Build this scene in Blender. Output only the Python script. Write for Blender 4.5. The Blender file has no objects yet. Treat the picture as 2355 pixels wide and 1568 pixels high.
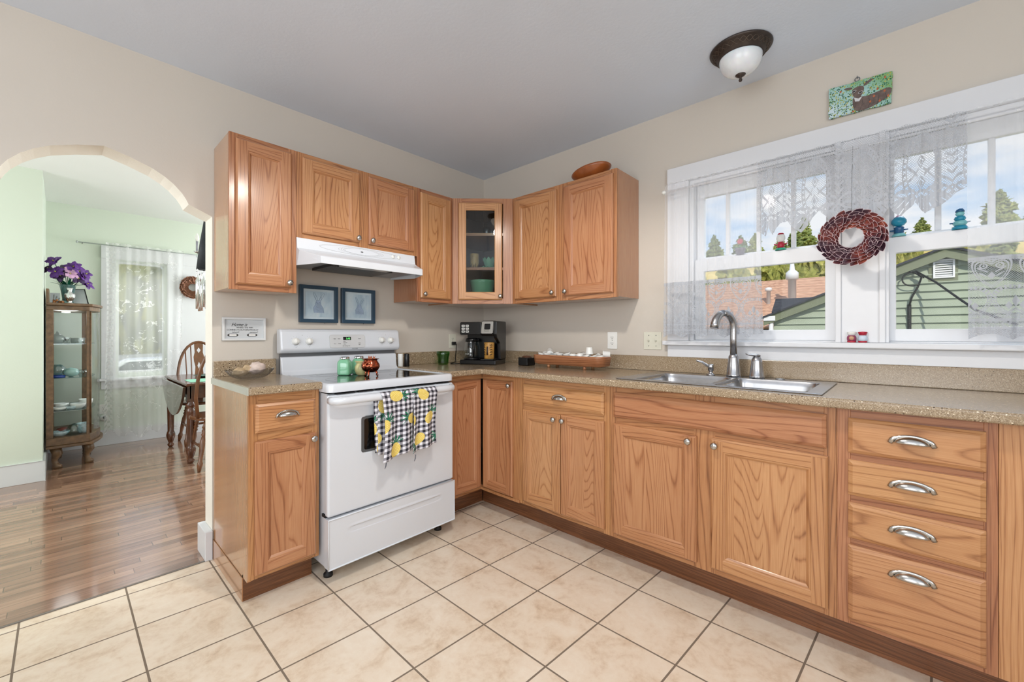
import bpy, bmesh, math, random
from mathutils import Vector, Matrix
PI = math.pi
S = bpy.context.scene
C = S.collection

# ------------------------------------------------------------------ camera
cd = bpy.data.cameras.new('camera'); cam = bpy.data.objects.new('camera', cd); C.objects.link(cam)
cam.location = (-2.57, -2.642, 1.1932)
cam.rotation_euler = (PI/2, 0, math.radians(43.719-90))
cd.sensor_width = 36; cd.lens = 14.760; cd.shift_x = 0.01272; cd.shift_y = -0.00693
cd.clip_start = 0.02; cd.clip_end = 600
S.camera = cam
S.view_settings.view_transform = 'Standard'; S.view_settings.look = 'None'
S.view_settings.exposure = 0.22; S.view_settings.gamma = 1.0; S.view_settings.use_curve_mapping = False

def lin(v):
    v /= 255.0
    return v/12.92 if v <= 0.04045 else ((v+0.055)/1.055)**2.4
def col(r, g, b): return (lin(r), lin(g), lin(b), 1)

# ------------------------------------------------------------------ sky
W = bpy.data.worlds.new('sky'); S.world = W; W.use_nodes = True
nt = W.node_tree; nt.nodes.clear()
def nd(nt, typ, **kw):
    n = nt.nodes.new(typ)
    for k, v in kw.items():
        if k in n.inputs.keys(): n.inputs[k].default_value = v
        else: setattr(n, k, v)
    return n
def ramp(nt, fac, stops, interp='LINEAR'):
    r = nt.nodes.new('ShaderNodeValToRGB'); cr = r.color_ramp; cr.interpolation = interp
    while len(cr.elements) > 1: cr.elements.remove(cr.elements[-1])
    cr.elements[0].position = stops[0][0]; cr.elements[0].color = stops[0][1]
    for p, c in stops[1:]:
        e = cr.elements.new(p); e.color = c
    if fac is not None: nt.links.new(fac, r.inputs[0])
    return r.outputs[0]
tc = nd(nt, 'ShaderNodeTexCoord'); sx = nd(nt, 'ShaderNodeSeparateXYZ'); nt.links.new(tc.outputs['Generated'], sx.inputs[0])
skyc = ramp(nt, sx.outputs[2], [(0.0, col(214, 230, 245)), (0.12, col(190, 218, 246)), (0.35, col(150, 195, 243)), (1.0, col(95, 150, 225))])
mp = nd(nt, 'ShaderNodeMapping'); mp.inputs['Scale'].default_value = (1.6, 1.6, 5.0); nt.links.new(tc.outputs['Generated'], mp.inputs[0])
nz = nd(nt, 'ShaderNodeTexNoise', Scale=2.6, Detail=7.0, Roughness=0.55); nt.links.new(mp.outputs[0], nz.inputs['Vector'])
cl = ramp(nt, nz.outputs[0], [(0.40, (0, 0, 0, 1)), (0.60, (1, 1, 1, 1))])
mx = nd(nt, 'ShaderNodeMix', data_type='RGBA'); nt.links.new(cl, mx.inputs[0]); nt.links.new(skyc, mx.inputs[6]); mx.inputs[7].default_value = col(250, 251, 255)
bg = nd(nt, 'ShaderNodeBackground', Strength=0.82); nt.links.new(mx.outputs[2], bg.inputs[0])
wo = nd(nt, 'ShaderNodeOutputWorld'); nt.links.new(bg.outputs[0], wo.inputs[0])

# ------------------------------------------------------------------ lights
def light(name, typ, loc, direction, energy, color=(1, 1, 1), size=None, size_y=None, radius=None):
    l = bpy.data.lights.new(name, typ); o = bpy.data.objects.new(name, l); C.objects.link(o)
    o.location = loc; l.energy = energy; l.color = color
    if direction is not None: o.rotation_euler = Vector(direction).to_track_quat('-Z', 'Y').to_euler()
    if typ == 'AREA':
        l.shape = 'RECTANGLE'; l.size = size; l.size_y = size_y
    if radius is not None: l.shadow_soft_size = radius
    return o
sun = light('sun', 'SUN', (-20, -10, 30), (0.80, 0.42, -0.60), 2.9, (1.0, 0.93, 0.80)); sun.data.angle = math.radians(0.6)
# south and west: added fill lamps inside solid walls, standing in for daylight
light('fill_south', 'AREA', (-3.3, -4.55, 1.55), (0, 1, 0.26), 40, (0.90, 0.95, 1.0), 2.2, 1.3)
light('fill_west', 'AREA', (-4.55, -2.4, 1.55), (1, 0, 0.26), 44, (0.90, 0.95, 1.0), 2.0, 1.3)
light('daylight_dining_west', 'AREA', (-4.40, 1.2, 1.55), (1, 0, -0.1), 34, (0.95, 0.98, 1.0), 1.8, 1.4)
light('fill_dining_east', 'AREA', (0.9, 1.9, 1.55), (-1, 0, 0.05), 85, (0.95, 0.98, 1.0), 1.8, 1.4)  # added fill lamp by the solid east wall, brightening the far dining wall
light('dining_window_boost', 'AREA', (-1.95, 4.7, 2.9), (0, -0.8, -0.6), 90, (1.0, 1.0, 0.95), 1.6, 1.0)  # added area lamp outside, lighting the dining curtain from behind
light('window_boost', 'AREA', (0.8, -2.5, 3.05), (-0.62, 0, -0.78), 45, (0.80, 0.90, 1.0), 1.8, 1.0)  # added area lamp high outside, boosting sky light on the counter

# ------------------------------------------------------------------ helpers
def tag(o, label=None, cat=None, group=None, kind=None):
    if label: o['label'] = label
    if cat: o['category'] = cat
    if group: o['group'] = group
    if kind: o['kind'] = kind
    return o
def thing(name, label, cat, loc=(0, 0, 0), group=None, kind=None):
    o = bpy.data.objects.new(name, None); C.objects.link(o); o.location = loc
    o.empty_display_size = 0.05
    return tag(o, label, cat, group, kind)
def put(o, loc, rz=0, rx=0, ry=0, s=1):
    o.location = loc; o.rotation_euler = (rx, ry, rz); o.scale = (s, s, s); return o
def dup(o, loc=None, rz=None, label=None, s=None, parent=None):
    c = o.copy(); C.objects.link(c)
    for ch in list(o.children):
        k = ch.copy(); C.objects.link(k); k.parent = c
        for g in list(ch.children):
            q = g.copy(); C.objects.link(q); q.parent = k
    if loc is not None: c.location = loc
    if rz is not None: c.rotation_euler = (c.rotation_euler[0], c.rotation_euler[1], rz)
    if s is not None: c.scale = s if hasattr(s, '__len__') else (s, s, s)
    if label: c['label'] = label
    return c

class Frame:
    """a along, d out of the wall, z up"""
    def __init__(s, o, u, n): s.o = Vector(o); s.u = Vector(u).normalized(); s.n = Vector(n).normalized()
    def p(s, a, d, z): return s.o + s.u*a + s.n*d + Vector((0, 0, z))
FN = Frame((0, 0, 0), (1, 0, 0), (0, -1, 0))        # north wall: a = x
FE = Frame((0, 0, 0), (0, -1, 0), (-1, 0, 0))       # east wall: a = -y
FD = Frame((-0.600, -0.290, 0), (1, -1, 0), (-1, -1, 0))  # diagonal corner face
FW = Frame((0, 0, 0), (1, 0, 0), (0, 1, 0))         # plain world axes (a=x, d=y)

class MB:
    def __init__(s): s.v = []; s.f = []; s.m = []; s.sm = []; s.uv = {}
    def face(s, pts, m=0, smooth=False):
        i = len(s.v); s.v += [Vector(p) for p in pts]; s.f.append(list(range(i, i+len(pts)))); s.m.append(m); s.sm.append(smooth); return s
    def mesh(s, vs, fs, m=0, smooth=False):
        i = len(s.v); s.v += [Vector(p) for p in vs]
        for f in fs: s.f.append([i+k for k in f]); s.m.append(m); s.sm.append(smooth)
        return s
    def box(s, x0, x1, y0, y1, z0, z1, m=0, fr=None):
        fr = fr or FW
        c = [fr.p(a, d, z) for z in (z0, z1) for d in (y0, y1) for a in (x0, x1)]
        return s.mesh(c, [(0, 2, 3, 1), (4, 5, 7, 6), (0, 1, 5, 4), (2, 6, 7, 3), (0, 4, 6, 2), (1, 3, 7, 5)], m)
    def prism(s, poly, fr, d0, d1, m=0, mside=None, smooth=False):
        """poly: (a,z) outline, extruded along d"""
        n = len(poly)
        vs = [fr.p(a, d0, z) for a, z in poly] + [fr.p(a, d1, z) for a, z in poly]
        i = len(s.v); s.v += vs
        s.f.append([i+k for k in range(n)]); s.m.append(m); s.sm.append(False)
        s.f.append([i+n+k for k in reversed(range(n))]); s.m.append(m); s.sm.append(False)
        for k in range(n):
            l = (k+1) % n
            s.f.append([i+k, i+n+k, i+n+l, i+l]); s.m.append(m if mside is None else (mside[k] if isinstance(mside, list) else mside)); s.sm.append(smooth)
        return s
    def slab(s, poly, z0, z1, m=0, smooth=False):
        """poly: (x,y) outline extruded in z"""
        n = len(poly); i = len(s.v)
        s.v += [Vector((x, y, z0)) for x, y in poly] + [Vector((x, y, z1)) for x, y in poly]
        s.f.append([i+k for k in reversed(range(n))]); s.m.append(m); s.sm.append(False)
        s.f.append([i+n+k for k in range(n)]); s.m.append(m); s.sm.append(False)
        for k in range(n):
            l = (k+1) % n; s.f.append([i+k, i+l, i+n+l, i+n+k]); s.m.append(m); s.sm.append(smooth)
        return s
    def lathe(s, prof, o=(0, 0, 0), seg=28, m=0, axis=(0, 0, 1), smooth=True, sq=0, a0=0.0):
        """prof: (r,h) along axis. sq>0 makes a rounded square section"""
        o = Vector(o); q = Vector((0, 0, 1)).rotation_difference(Vector(axis).normalized())
        vs = []; fs = []
        for r, h in prof:
            for k in range(seg):
                a = 2*PI*k/seg + a0; rr = r
                if sq: rr = r/((abs(math.cos(a))**sq+abs(math.sin(a))**sq)**(1/sq))
                vs.append(o + q @ Vector((rr*math.cos(a), rr*math.sin(a), h)))
        for j in range(len(prof)-1):
            for k in range(seg):
                l = (k+1) % seg; fs.append((j*seg+k, j*seg+l, (j+1)*seg+l, (j+1)*seg+k))
        s.mesh(vs, fs, m, smooth)
        i = len(s.v)-len(vs)
        if prof[0][0] > 1e-5: s.f.append([i+k for k in reversed(range(seg))]); s.m.append(m); s.sm.append(False)
        if prof[-1][0] > 1e-5: s.f.append([i+(len(prof)-1)*seg+k for k in range(seg)]); s.m.append(m); s.sm.append(False)
        return s
    def tube(s, pts, r, seg=10, m=0, flat=1.0, cap=True, up=None):
        pts = [Vector(p) for p in pts]; n = len(pts)
        rs = r if hasattr(r, '__len__') else [r]*n
        vs = []; prev = None
        for i, p in enumerate(pts):
            t = (pts[min(i+1, n-1)]-pts[max(i-1, 0)]).normalized()
            if prev is None:
                ref = Vector(up) if up else (Vector((0, 0, 1)) if abs(t.z) < 0.9 else Vector((1, 0, 0)))
                b = t.cross(ref).normalized()
            else:
                b = (prev - t*prev.dot(t)).normalized()
            prev = b; c = b.cross(t)
            for k in range(seg):
                a = 2*PI*k/seg; vs.append(p + (b*math.cos(a) + c*math.sin(a)*flat)*rs[i])
        fs = [(j*seg+k, j*seg+(k+1) % seg, (j+1)*seg+(k+1) % seg, (j+1)*seg+k) for j in range(n-1) for k in range(seg)]
        s.mesh(vs, fs, m, True)
        if cap:
            i = len(s.v)-len(vs)
            s.f.append([i+k for k in reversed(range(seg))]); s.m.append(m); s.sm.append(False)
            s.f.append([i+(n-1)*seg+k for k in range(seg)]); s.m.append(m); s.sm.append(False)
        return s
    def grid(s, fn, nu, nv, m=0, smooth=True, uvf=None, flip=False):
        i = len(s.v)
        for j in range(nv+1):
            for k in range(nu+1):
                s.v.append(Vector(fn(k/nu, j/nv)))
                if uvf: s.uv[len(s.v)-1] = uvf(k/nu, j/nv)
        for j in range(nv):
            for k in range(nu):
                q = [i+j*(nu+1)+k, i+j*(nu+1)+k+1, i+(j+1)*(nu+1)+k+1, i+(j+1)*(nu+1)+k]
                if flip: q.reverse()
                s.f.append(q); s.m.append(m); s.sm.append(smooth)
        return s
    def cells(s, xs, ys, keep, z0, z1, m=0, fr=None):
        """plate made of grid cells with holes: xs,ys breaks; keep(i,j)"""
        P = (lambda x, y, z: Vector((x, y, z))) if fr is None else (lambda x, y, z: fr.p(x, z, y))
        nx, ny = len(xs), len(ys); base = len(s.v)
        for z in (z0, z1):
            for y in ys:
                for x in xs: s.v.append(P(x, y, z))
        I = lambda i, j, t: base + t*nx*ny + j*nx + i
        K = lambda i, j: 0 <= i < nx-1 and 0 <= j < ny-1 and keep(i, j)
        def add(q): s.f.append(q); s.m.append(m); s.sm.append(False)
        for i in range(nx-1):
            for j in range(ny-1):
                if not K(i, j): continue
                add([I(i, j, 0), I(i, j+1, 0), I(i+1, j+1, 0), I(i+1, j, 0)])
                add([I(i, j, 1), I(i+1, j, 1), I(i+1, j+1, 1), I(i, j+1, 1)])
                if not K(i-1, j): add([I(i, j, 0), I(i, j, 1), I(i, j+1, 1), I(i, j+1, 0)])
                if not K(i+1, j): add([I(i+1, j, 0), I(i+1, j+1, 0), I(i+1, j+1, 1), I(i+1, j, 1)])
                if not K(i, j-1): add([I(i, j, 0), I(i+1, j, 0), I(i+1, j, 1), I(i, j, 1)])
                if not K(i, j+1): add([I(i, j+1, 0), I(i, j+1, 1), I(i+1, j+1, 1), I(i+1, j+1, 0)])
        return s
    def xf(s, M, start=0):
        for i in range(start, len(s.v)): s.v[i] = M @ s.v[i]
        return s
    def build(s, name, mats, parent=None, bevel=0, seg=2, weld=False, base=True, solid=0, flat_z=False):
        me = bpy.data.meshes.new(name)
        org = Vector((0, 0, 0))
        if parent is None and base and s.v:
            xs = [v.x for v in s.v]; ys = [v.y for v in s.v]; zs = [v.z for v in s.v]
            org = Vector(((min(xs)+max(xs))/2, (min(ys)+max(ys))/2, min(zs)))
        me.from_pydata([tuple(v-org) for v in s.v], [], s.f)
        if not isinstance(mats, (list, tuple)): mats = [mats]
        for mt in mats: me.materials.append(mt)
        me.polygons.foreach_set('material_index', s.m); me.polygons.foreach_set('use_smooth', s.sm)
        if s.uv:
            uvl = me.uv_layers.new(name='UVMap')
            for lp in me.loops: uvl.data[lp.index].uv = s.uv.get(lp.vertex_index, (0, 0))
        bm = bmesh.new(); bm.from_mesh(me)
        if weld or bevel: bmesh.ops.remove_doubles(bm, verts=bm.verts, dist=1e-5)
        bmesh.ops.recalc_face_normals(bm, faces=bm.faces)
        bm.to_mesh(me); bm.free(); me.update()
        o = bpy.data.objects.new(name, me); C.objects.link(o)
        o.location = org
        if parent is not None:
            o.parent = parent
            if parent.type == 'EMPTY' and not parent.get('_local'): o.matrix_parent_inverse = Matrix.Translation(-parent.location)
            elif parent.type == 'MESH' and parent.parent is None: o.matrix_parent_inverse = Matrix.Translation(-parent.location)
        if solid:
            md = o.modifiers.new('solid', 'SOLIDIFY'); md.thickness = solid; md.offset = 0
        if bevel:
            md = o.modifiers.new('bevel', 'BEVEL'); md.width = bevel; md.segments = seg; md.limit_method = 'ANGLE'; md.angle_limit = math.radians(35)
        return o
def struct(name, mb, mats, parent=None, **kw):
    o = mb.build(name, mats, parent, **kw)
    if parent is None: o['kind'] = 'structure'
    return o
def arc(cx, cy, r, a0, a1, n, ry=None):
    ry = r if ry is None else ry
    return [(cx+r*math.cos(math.radians(a0+(a1-a0)*k/n)), cy+ry*math.sin(math.radians(a0+(a1-a0)*k/n))) for k in range(n+1)]
def rrect(x0, x1, y0, y1, r, n=5):
    return (arc(x1-r, y1-r, r, 0, 90, n)+arc(x0+r, y1-r, r, 90, 180, n)+arc(x0+r, y0+r, r, 180, 270, n)+arc(x1-r, y0+r, r, 270, 360, n))
def blob(seed, r, amp=0.25, sub=3, freq=2.0, sq=(1, 1, 1)):
    from mathutils import noise
    bm = bmesh.new(); bmesh.ops.create_icosphere(bm, subdivisions=sub, radius=1)
    off = Vector((seed*3.7, seed*1.3, seed*2.1)); vs = []; 
    for v in bm.verts:
        n = noise.fractal(v.co*freq+off, 1.0, 2.0, 4)
        p = v.co*(r*(1+amp*n)); vs.append(Vector((p.x*sq[0], p.y*sq[1], p.z*sq[2])))
    fs = [[v.index for v in f.verts] for f in bm.faces]; bm.free()
    return vs, fs
def text(body, size, origin, u, v, mat, name, parent, align='LEFT', depth=0.0004, shear=0.0, sx=1.0):
    cu = bpy.data.curves.new(name, 'FONT'); cu.body = body; cu.size = size; cu.align_x = align; cu.extrude = depth; cu.shear = shear
    o = bpy.data.objects.new('tmp', cu); C.objects.link(o)
    bpy.context.view_layer.update()
    me = bpy.data.meshes.new_from_object(o.evaluated_get(bpy.context.evaluated_depsgraph_get()))
    u = Vector(u).normalized(); v = Vector(v).normalized(); n = u.cross(v)
    M = Matrix(((u.x*sx, v.x, n.x, origin[0]), (u.y*sx, v.y, n.y, origin[1]), (u.z*sx, v.z, n.z, origin[2]), (0, 0, 0, 1)))
    me.transform(M); me.materials.clear(); me.materials.append(mat); me.name = name
    bpy.data.objects.remove(o); bpy.data.curves.remove(cu)
    t = bpy.data.objects.new(name, me); C.objects.link(t); t.parent = parent
    if parent is not None and (parent.type == 'EMPTY' or parent.parent is None): t.matrix_parent_inverse = Matrix.Translation(-parent.location)
    return t

# ------------------------------------------------------------------ materials
class X:
    """tiny arithmetic wrapper round shader math nodes"""
    def __init__(s, nt, k): s.nt = nt; s.k = k
    def _m(s, op, *o):
        n = s.nt.nodes.new('ShaderNodeMath'); n.operation = op
        for i, q in enumerate((s,)+o):
            if isinstance(q, X): s.nt.links.new(q.k, n.inputs[i])
            else: n.inputs[i].default_value = q
        return X(s.nt, n.outputs[0])
    def __add__(s, o): return s._m('ADD', o)
    def __sub__(s, o): return s._m('SUBTRACT', o)
    def __mul__(s, o): return s._m('MULTIPLY', o)
    def __truediv__(s, o): return s._m('DIVIDE', o)
    def __radd__(s, o): return s._m('ADD', o)
    def __rmul__(s, o): return s._m('MULTIPLY', o)
    def __rsub__(s, o): return (s*-1.0)+o
    def __lt__(s, o): return s._m('LESS_THAN', o)
    def __gt__(s, o): return s._m('GREATER_THAN', o)
    def abs(s): return s._m('ABSOLUTE')
    def fr(s): return s._m('FRACT')
    def fl(s): return s._m('FLOOR')
    def sin(s): return s._m('SINE')
    def cos(s): return s._m('COSINE')
    def sqrt(s): return s._m('SQRT')
    def pw(s, o): return s._m('POWER', o)
    def mn(s, o): return s._m('MINIMUM', o)
    def mxx(s, o): return s._m('MAXIMUM', o)
    def cl(s):
        r = s._m('ADD', 0.0); r.k.node.use_clamp = True; return r
    def atan2(s, o): return s._m('ARCTAN2', o)
def new(name):
    m = bpy.data.materials.new(name); m.use_nodes = True; nt = m.node_tree
    return m, nt, nt.nodes['Principled BSDF']
def coords(nt, which='Object'):
    t = nt.nodes.new('ShaderNodeTexCoord'); s = nt.nodes.new('ShaderNodeSeparateXYZ'); nt.links.new(t.outputs[which], s.inputs[0])
    return [X(nt, s.outputs[i]) for i in range(3)]
def vec(nt, x, y, z):
    c = nt.nodes.new('ShaderNodeCombineXYZ')
    for i, q in enumerate((x, y, z)):
        if isinstance(q, X): nt.links.new(q.k, c.inputs[i])
        else: c.inputs[i].default_value = q
    return c.outputs[0]
def noise(nt, v, scale=1.0, detail=3.0, rough=0.5, dist=0.0):
    n = nd(nt, 'ShaderNodeTexNoise', Scale=scale, Detail=detail, Roughness=rough, Distortion=dist)
    if v is not None: nt.links.new(v, n.inputs['Vector'])
    return X(nt, n.outputs[0])
def rnd(nt):
    n = nt.nodes.new('ShaderNodeObjectInfo'); return X(nt, n.outputs['Random'])
def mixc(nt, f, a, b, mode='MIX'):
    n = nt.nodes.new('ShaderNodeMix'); n.data_type = 'RGBA'; n.blend_type = mode
    for i, q in ((0, f), (6, a), (7, b)):
        if isinstance(q, X): nt.links.new(q.k, n.inputs[i])
        elif isinstance(q, bpy.types.NodeSocket): nt.links.new(q, n.inputs[i])
        else: n.inputs[i].default_value = q
    return n.outputs[2]
def bump(nt, b, h, strength=0.2, dist=0.002):
    n = nd(nt, 'ShaderNodeBump', Strength=strength, Distance=dist); nt.links.new(h.k if isinstance(h, X) else h, n.inputs['Height']); nt.links.new(n.outputs[0], b.inputs['Normal'])
def pr(name, c, rough=0.5, metal=0.0, var=0.06, scale=6.0, bmp=0, bscale=200, **kw):
    m, nt, b = new(name)
    t = nt.nodes.new('ShaderNodeTexCoord')
    n = noise(nt, t.outputs['Object'], scale, 4.0)
    c = col(*c)
    lo = tuple(max(0, q*(1-var)) for q in c[:3])+(1,); hi = tuple(min(1, q*(1+var)) for q in c[:3])+(1,)
    nt.links.new(ramp(nt, n.k, [(0.3, lo), (0.7, hi)]), b.inputs['Base Color'])
    b.inputs['Roughness'].default_value = rough; b.inputs['Metallic'].default_value = metal
    for k, v in kw.items(): b.inputs[k.replace('_', ' ')].default_value = v
    if bmp:
        bump(nt, b, noise(nt, t.outputs['Object'], bscale, 3.0), bmp, 0.001)
    return m

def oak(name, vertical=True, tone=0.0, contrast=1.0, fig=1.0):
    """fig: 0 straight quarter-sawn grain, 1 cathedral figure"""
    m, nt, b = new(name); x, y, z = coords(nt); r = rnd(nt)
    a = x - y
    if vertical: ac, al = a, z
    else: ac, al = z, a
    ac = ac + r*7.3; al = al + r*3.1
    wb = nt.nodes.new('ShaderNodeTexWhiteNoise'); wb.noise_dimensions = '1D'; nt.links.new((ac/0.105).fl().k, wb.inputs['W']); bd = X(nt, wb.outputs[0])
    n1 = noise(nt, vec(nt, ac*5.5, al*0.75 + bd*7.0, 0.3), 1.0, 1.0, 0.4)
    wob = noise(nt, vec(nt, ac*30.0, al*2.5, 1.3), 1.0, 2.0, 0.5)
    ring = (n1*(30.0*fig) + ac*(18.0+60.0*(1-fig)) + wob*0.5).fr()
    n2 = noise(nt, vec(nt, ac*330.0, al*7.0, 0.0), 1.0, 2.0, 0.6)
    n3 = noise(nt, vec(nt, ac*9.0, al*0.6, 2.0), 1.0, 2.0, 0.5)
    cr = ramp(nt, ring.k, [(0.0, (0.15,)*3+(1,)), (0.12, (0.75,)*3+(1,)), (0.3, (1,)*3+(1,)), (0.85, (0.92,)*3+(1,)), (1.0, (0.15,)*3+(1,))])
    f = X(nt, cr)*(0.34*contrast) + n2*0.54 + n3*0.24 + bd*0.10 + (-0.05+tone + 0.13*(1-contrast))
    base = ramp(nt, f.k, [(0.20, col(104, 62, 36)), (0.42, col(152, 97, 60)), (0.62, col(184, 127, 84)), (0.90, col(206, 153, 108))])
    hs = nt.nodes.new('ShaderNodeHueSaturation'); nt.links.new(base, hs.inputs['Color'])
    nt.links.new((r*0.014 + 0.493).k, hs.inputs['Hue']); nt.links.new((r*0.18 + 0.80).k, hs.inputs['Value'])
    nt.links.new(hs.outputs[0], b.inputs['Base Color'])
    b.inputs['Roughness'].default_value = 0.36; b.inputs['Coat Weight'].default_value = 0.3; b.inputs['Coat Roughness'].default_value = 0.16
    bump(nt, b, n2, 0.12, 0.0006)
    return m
OAKFV = oak('oak_frame_shade_upright', True, -0.07, 1.0, 0.3); OAKFH = oak('oak_frame_shade_level', False, -0.09, 1.0, 0.4)  # frame oak toned down to paint in the shadow round the doors
OAKV = oak('oak_upright', True, fig=0.35); OAKH = oak('oak_level', False, fig=0.5)
OAKP = oak('oak_panel', True, 0.03, 1.15); OAKSHADE = oak('oak_toe_shade', False, -0.34, 0.6, 0.3)  # the level one is darkened to paint in the toe recess shade
LAMV = oak('oak_laminate', True, 0.08, 0.3, 0.0)
for k_, v_ in (('Roughness', 0.24), ('Coat Weight', 0.9), ('Coat Roughness', 0.12)): LAMV.node_tree.nodes['Principled BSDF'].inputs[k_].default_value = v_

def m_counter():
    m, nt, b = new('speckled_counter'); t = nt.nodes.new('ShaderNodeTexCoord')
    v = nd(nt, 'ShaderNodeTexVoronoi', Scale=420.0); nt.links.new(t.outputs['Object'], v.inputs['Vector'])
    v2 = nd(nt, 'ShaderNodeTexVoronoi', Scale=140.0); nt.links.new(t.outputs['Object'], v2.inputs['Vector'])
    s1 = nt.nodes.new('ShaderNodeSeparateColor'); nt.links.new(v.outputs['Color'], s1.inputs[0])
    s2 = nt.nodes.new('ShaderNodeSeparateColor'); nt.links.new(v2.outputs['Color'], s2.inputs[0])
    base = ramp(nt, s1.outputs[0], [(0.0, col(124, 105, 82)), (0.2, col(142, 122, 96)), (0.6, col(156, 136, 110)), (0.85, col(168, 150, 124)), (1.0, col(190, 174, 150))])
    dot = (X(nt, v2.outputs['Distance']) < 0.34).k
    dk = X(nt, dot) * (X(nt, s2.outputs[0]) < 0.16)
    lt = X(nt, dot) * (X(nt, s2.outputs[0]) > 0.90)
    c1 = mixc(nt, dk, base, col(70, 55, 42)); c2 = mixc(nt, lt, c1, col(228, 214, 190))
    nt.links.new(c2, b.inputs['Base Color']); b.inputs['Roughness'].default_value = 0.24; b.inputs['Coat Weight'].default_value = 0.5; b.inputs['Coat Roughness'].default_value = 0.22
    return m
COUNTER = m_counter()

def m_tile():
    m, nt, b = new('ceramic_floor_tile'); x, y, z = coords(nt)
    u = (x + 0.7165)/0.330; v = (y + 0.836 - (x + 0.7165)*(-0.055))/0.3165
    fu = (u.fr() - 0.5).abs(); fv = (v.fr() - 0.5).abs()
    g = ((fu > 0.4895).mxx(fv > 0.489))
    ed = (fu.mxx(fv) - 0.475)*20.0
    cell = nt.nodes.new('ShaderNodeTexWhiteNoise'); cell.noise_dimensions = '2D'; nt.links.new(vec(nt, u.fl(), v.fl(), 0.0), cell.inputs['Vector'])
    cv = X(nt, cell.outputs[0])
    p = vec(nt, x + cv*5.0, y + cv*9.0, 0.0)
    n1 = noise(nt, p, 7.0, 6.0, 0.62, 0.6); n2 = noise(nt, p, 34.0, 5.0, 0.7, 0.3)
    f = n1*0.75 + n2*0.35 + cv*0.05 - 0.06
    c = ramp(nt, f.k, [(0.26, col(190, 162, 134)), (0.40, col(219, 197, 171)), (0.52, col(233, 216, 194)), (0.7, col(240, 227, 208))])
    c = mixc(nt, g, c, col(128, 113, 97))
    nt.links.new(c, b.inputs['Base Color'])
    rg = n1*0.15 + 0.24 + g*0.5
    nt.links.new(rg.k, b.inputs['Roughness'])
    bump(nt, b, n2*0.15 - g*1.0 - ed.cl()*0.3, 0.5, 0.0025)
    return m
TILE = m_tile()
def m_wood_floor():
    m, nt, b = new('oak_strip_floor'); x, y, z = coords(nt)
    row = (y/0.057).fl(); wn = nt.nodes.new('ShaderNodeTexWhiteNoise'); wn.noise_dimensions = '1D'; nt.links.new(row.k, wn.inputs['W']); rv = X(nt, wn.outputs[0])
    L = (x + rv*3.0)/0.75; pl = L.fl()
    w2 = nt.nodes.new('ShaderNodeTexWhiteNoise'); w2.noise_dimensions = '2D'; nt.links.new(vec(nt, row, pl, 0.0), w2.inputs['Vector']); pv = X(nt, w2.outputs[0])
    g = (((y/0.057).fr() - 0.5).abs() > 0.475).mxx((L.fr() - 0.5).abs() > 0.4975)
    n1 = noise(nt, vec(nt, x*2.2, y*26.0 + pv*20.0, pv*9.0), 1.0, 3.0, 0.5, 0.4)
    n2 = noise(nt, vec(nt, x*9.0, y*260.0, 0.0), 1.0, 2.0)
    f = n1*0.6 + n2*0.25 + pv*0.30 - 0.10
    c = ramp(nt, f.k, [(0.2, col(104, 76, 60)), (0.45, col(144, 110, 90)), (0.7, col(172, 136, 112)), (0.9, col(194, 161, 137))])
    c = mixc(nt, g*0.6, c, col(60, 38, 26))
    nt.links.new(c, b.inputs['Base Color']); b.inputs['Roughness'].default_value = 0.16
    b.inputs['Coat Weight'].default_value = 0.6; b.inputs['Coat Roughness'].default_value = 0.09
    bump(nt, b, n1*0.25 - g, 0.15, 0.0015)
    return m
WOODFLOOR = m_wood_floor()
def m_paint(name, c, tex=0.25, scale=90, rough=0.55):
    m, nt, b = new(name); t = nt.nodes.new('ShaderNodeTexCoord')
    n = noise(nt, t.outputs['Object'], scale, 4.0, 0.6); n2 = noise(nt, t.outputs['Object'], 1.3, 2.0)
    c = col(*c); nt.links.new(ramp(nt, n2.k, [(0.3, tuple(q*0.97 for q in c[:3])+(1,)), (0.7, c)]), b.inputs['Base Color'])
    b.inputs['Roughness'].default_value = rough; bump(nt, b, n, tex, 0.0015); return m
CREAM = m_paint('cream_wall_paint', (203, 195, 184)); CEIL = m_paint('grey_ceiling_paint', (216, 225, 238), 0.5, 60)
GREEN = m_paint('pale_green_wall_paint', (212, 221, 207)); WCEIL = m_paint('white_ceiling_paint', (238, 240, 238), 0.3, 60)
ARCHP = m_paint('textured_arch_plaster', (236, 231, 220), 0.9, 110)
WHITE = m_paint('white_trim_paint', (220, 221, 224), 0.08, 30, 0.32)
STEEL = pr('brushed_steel', (176, 176, 178), 0.26, 1.0, 0.05, 60, Anisotropic=0.4)
NICKEL = pr('satin_nickel', (190, 188, 184), 0.22, 1.0, 0.04)
CHROME = pr('chrome', (220, 220, 222), 0.08, 1.0, 0.02)
ENAMEL = pr('white_enamel', (214, 218, 224), 0.22, 0, 0.015, 3, Coat_Weight=0.4, Coat_Roughness=0.06)
ENAMEL2 = pr('white_hood_enamel', (218, 222, 228), 0.3, 0, 0.015)
PLASTW = pr('white_plastic', (232, 232, 228), 0.35, 0, 0.02)
PLASTI = pr('ivory_plastic', (214, 212, 196), 0.38, 0, 0.02)
BLACK = pr('black_plastic', (14, 14, 16), 0.28, 0, 0.1)
BLACKM = pr('matt_black', (18, 18, 19), 0.6, 0, 0.1)
GLASSTOP = pr('black_ceramic_glass', (16, 16, 18), 0.06, 0, 0.1, Coat_Weight=0.5)
SLOT = pr('dark_slot', (20, 20, 22), 0.7)
GREYM = pr('grey_metal', (120, 122, 126), 0.45, 0.6)
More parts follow.
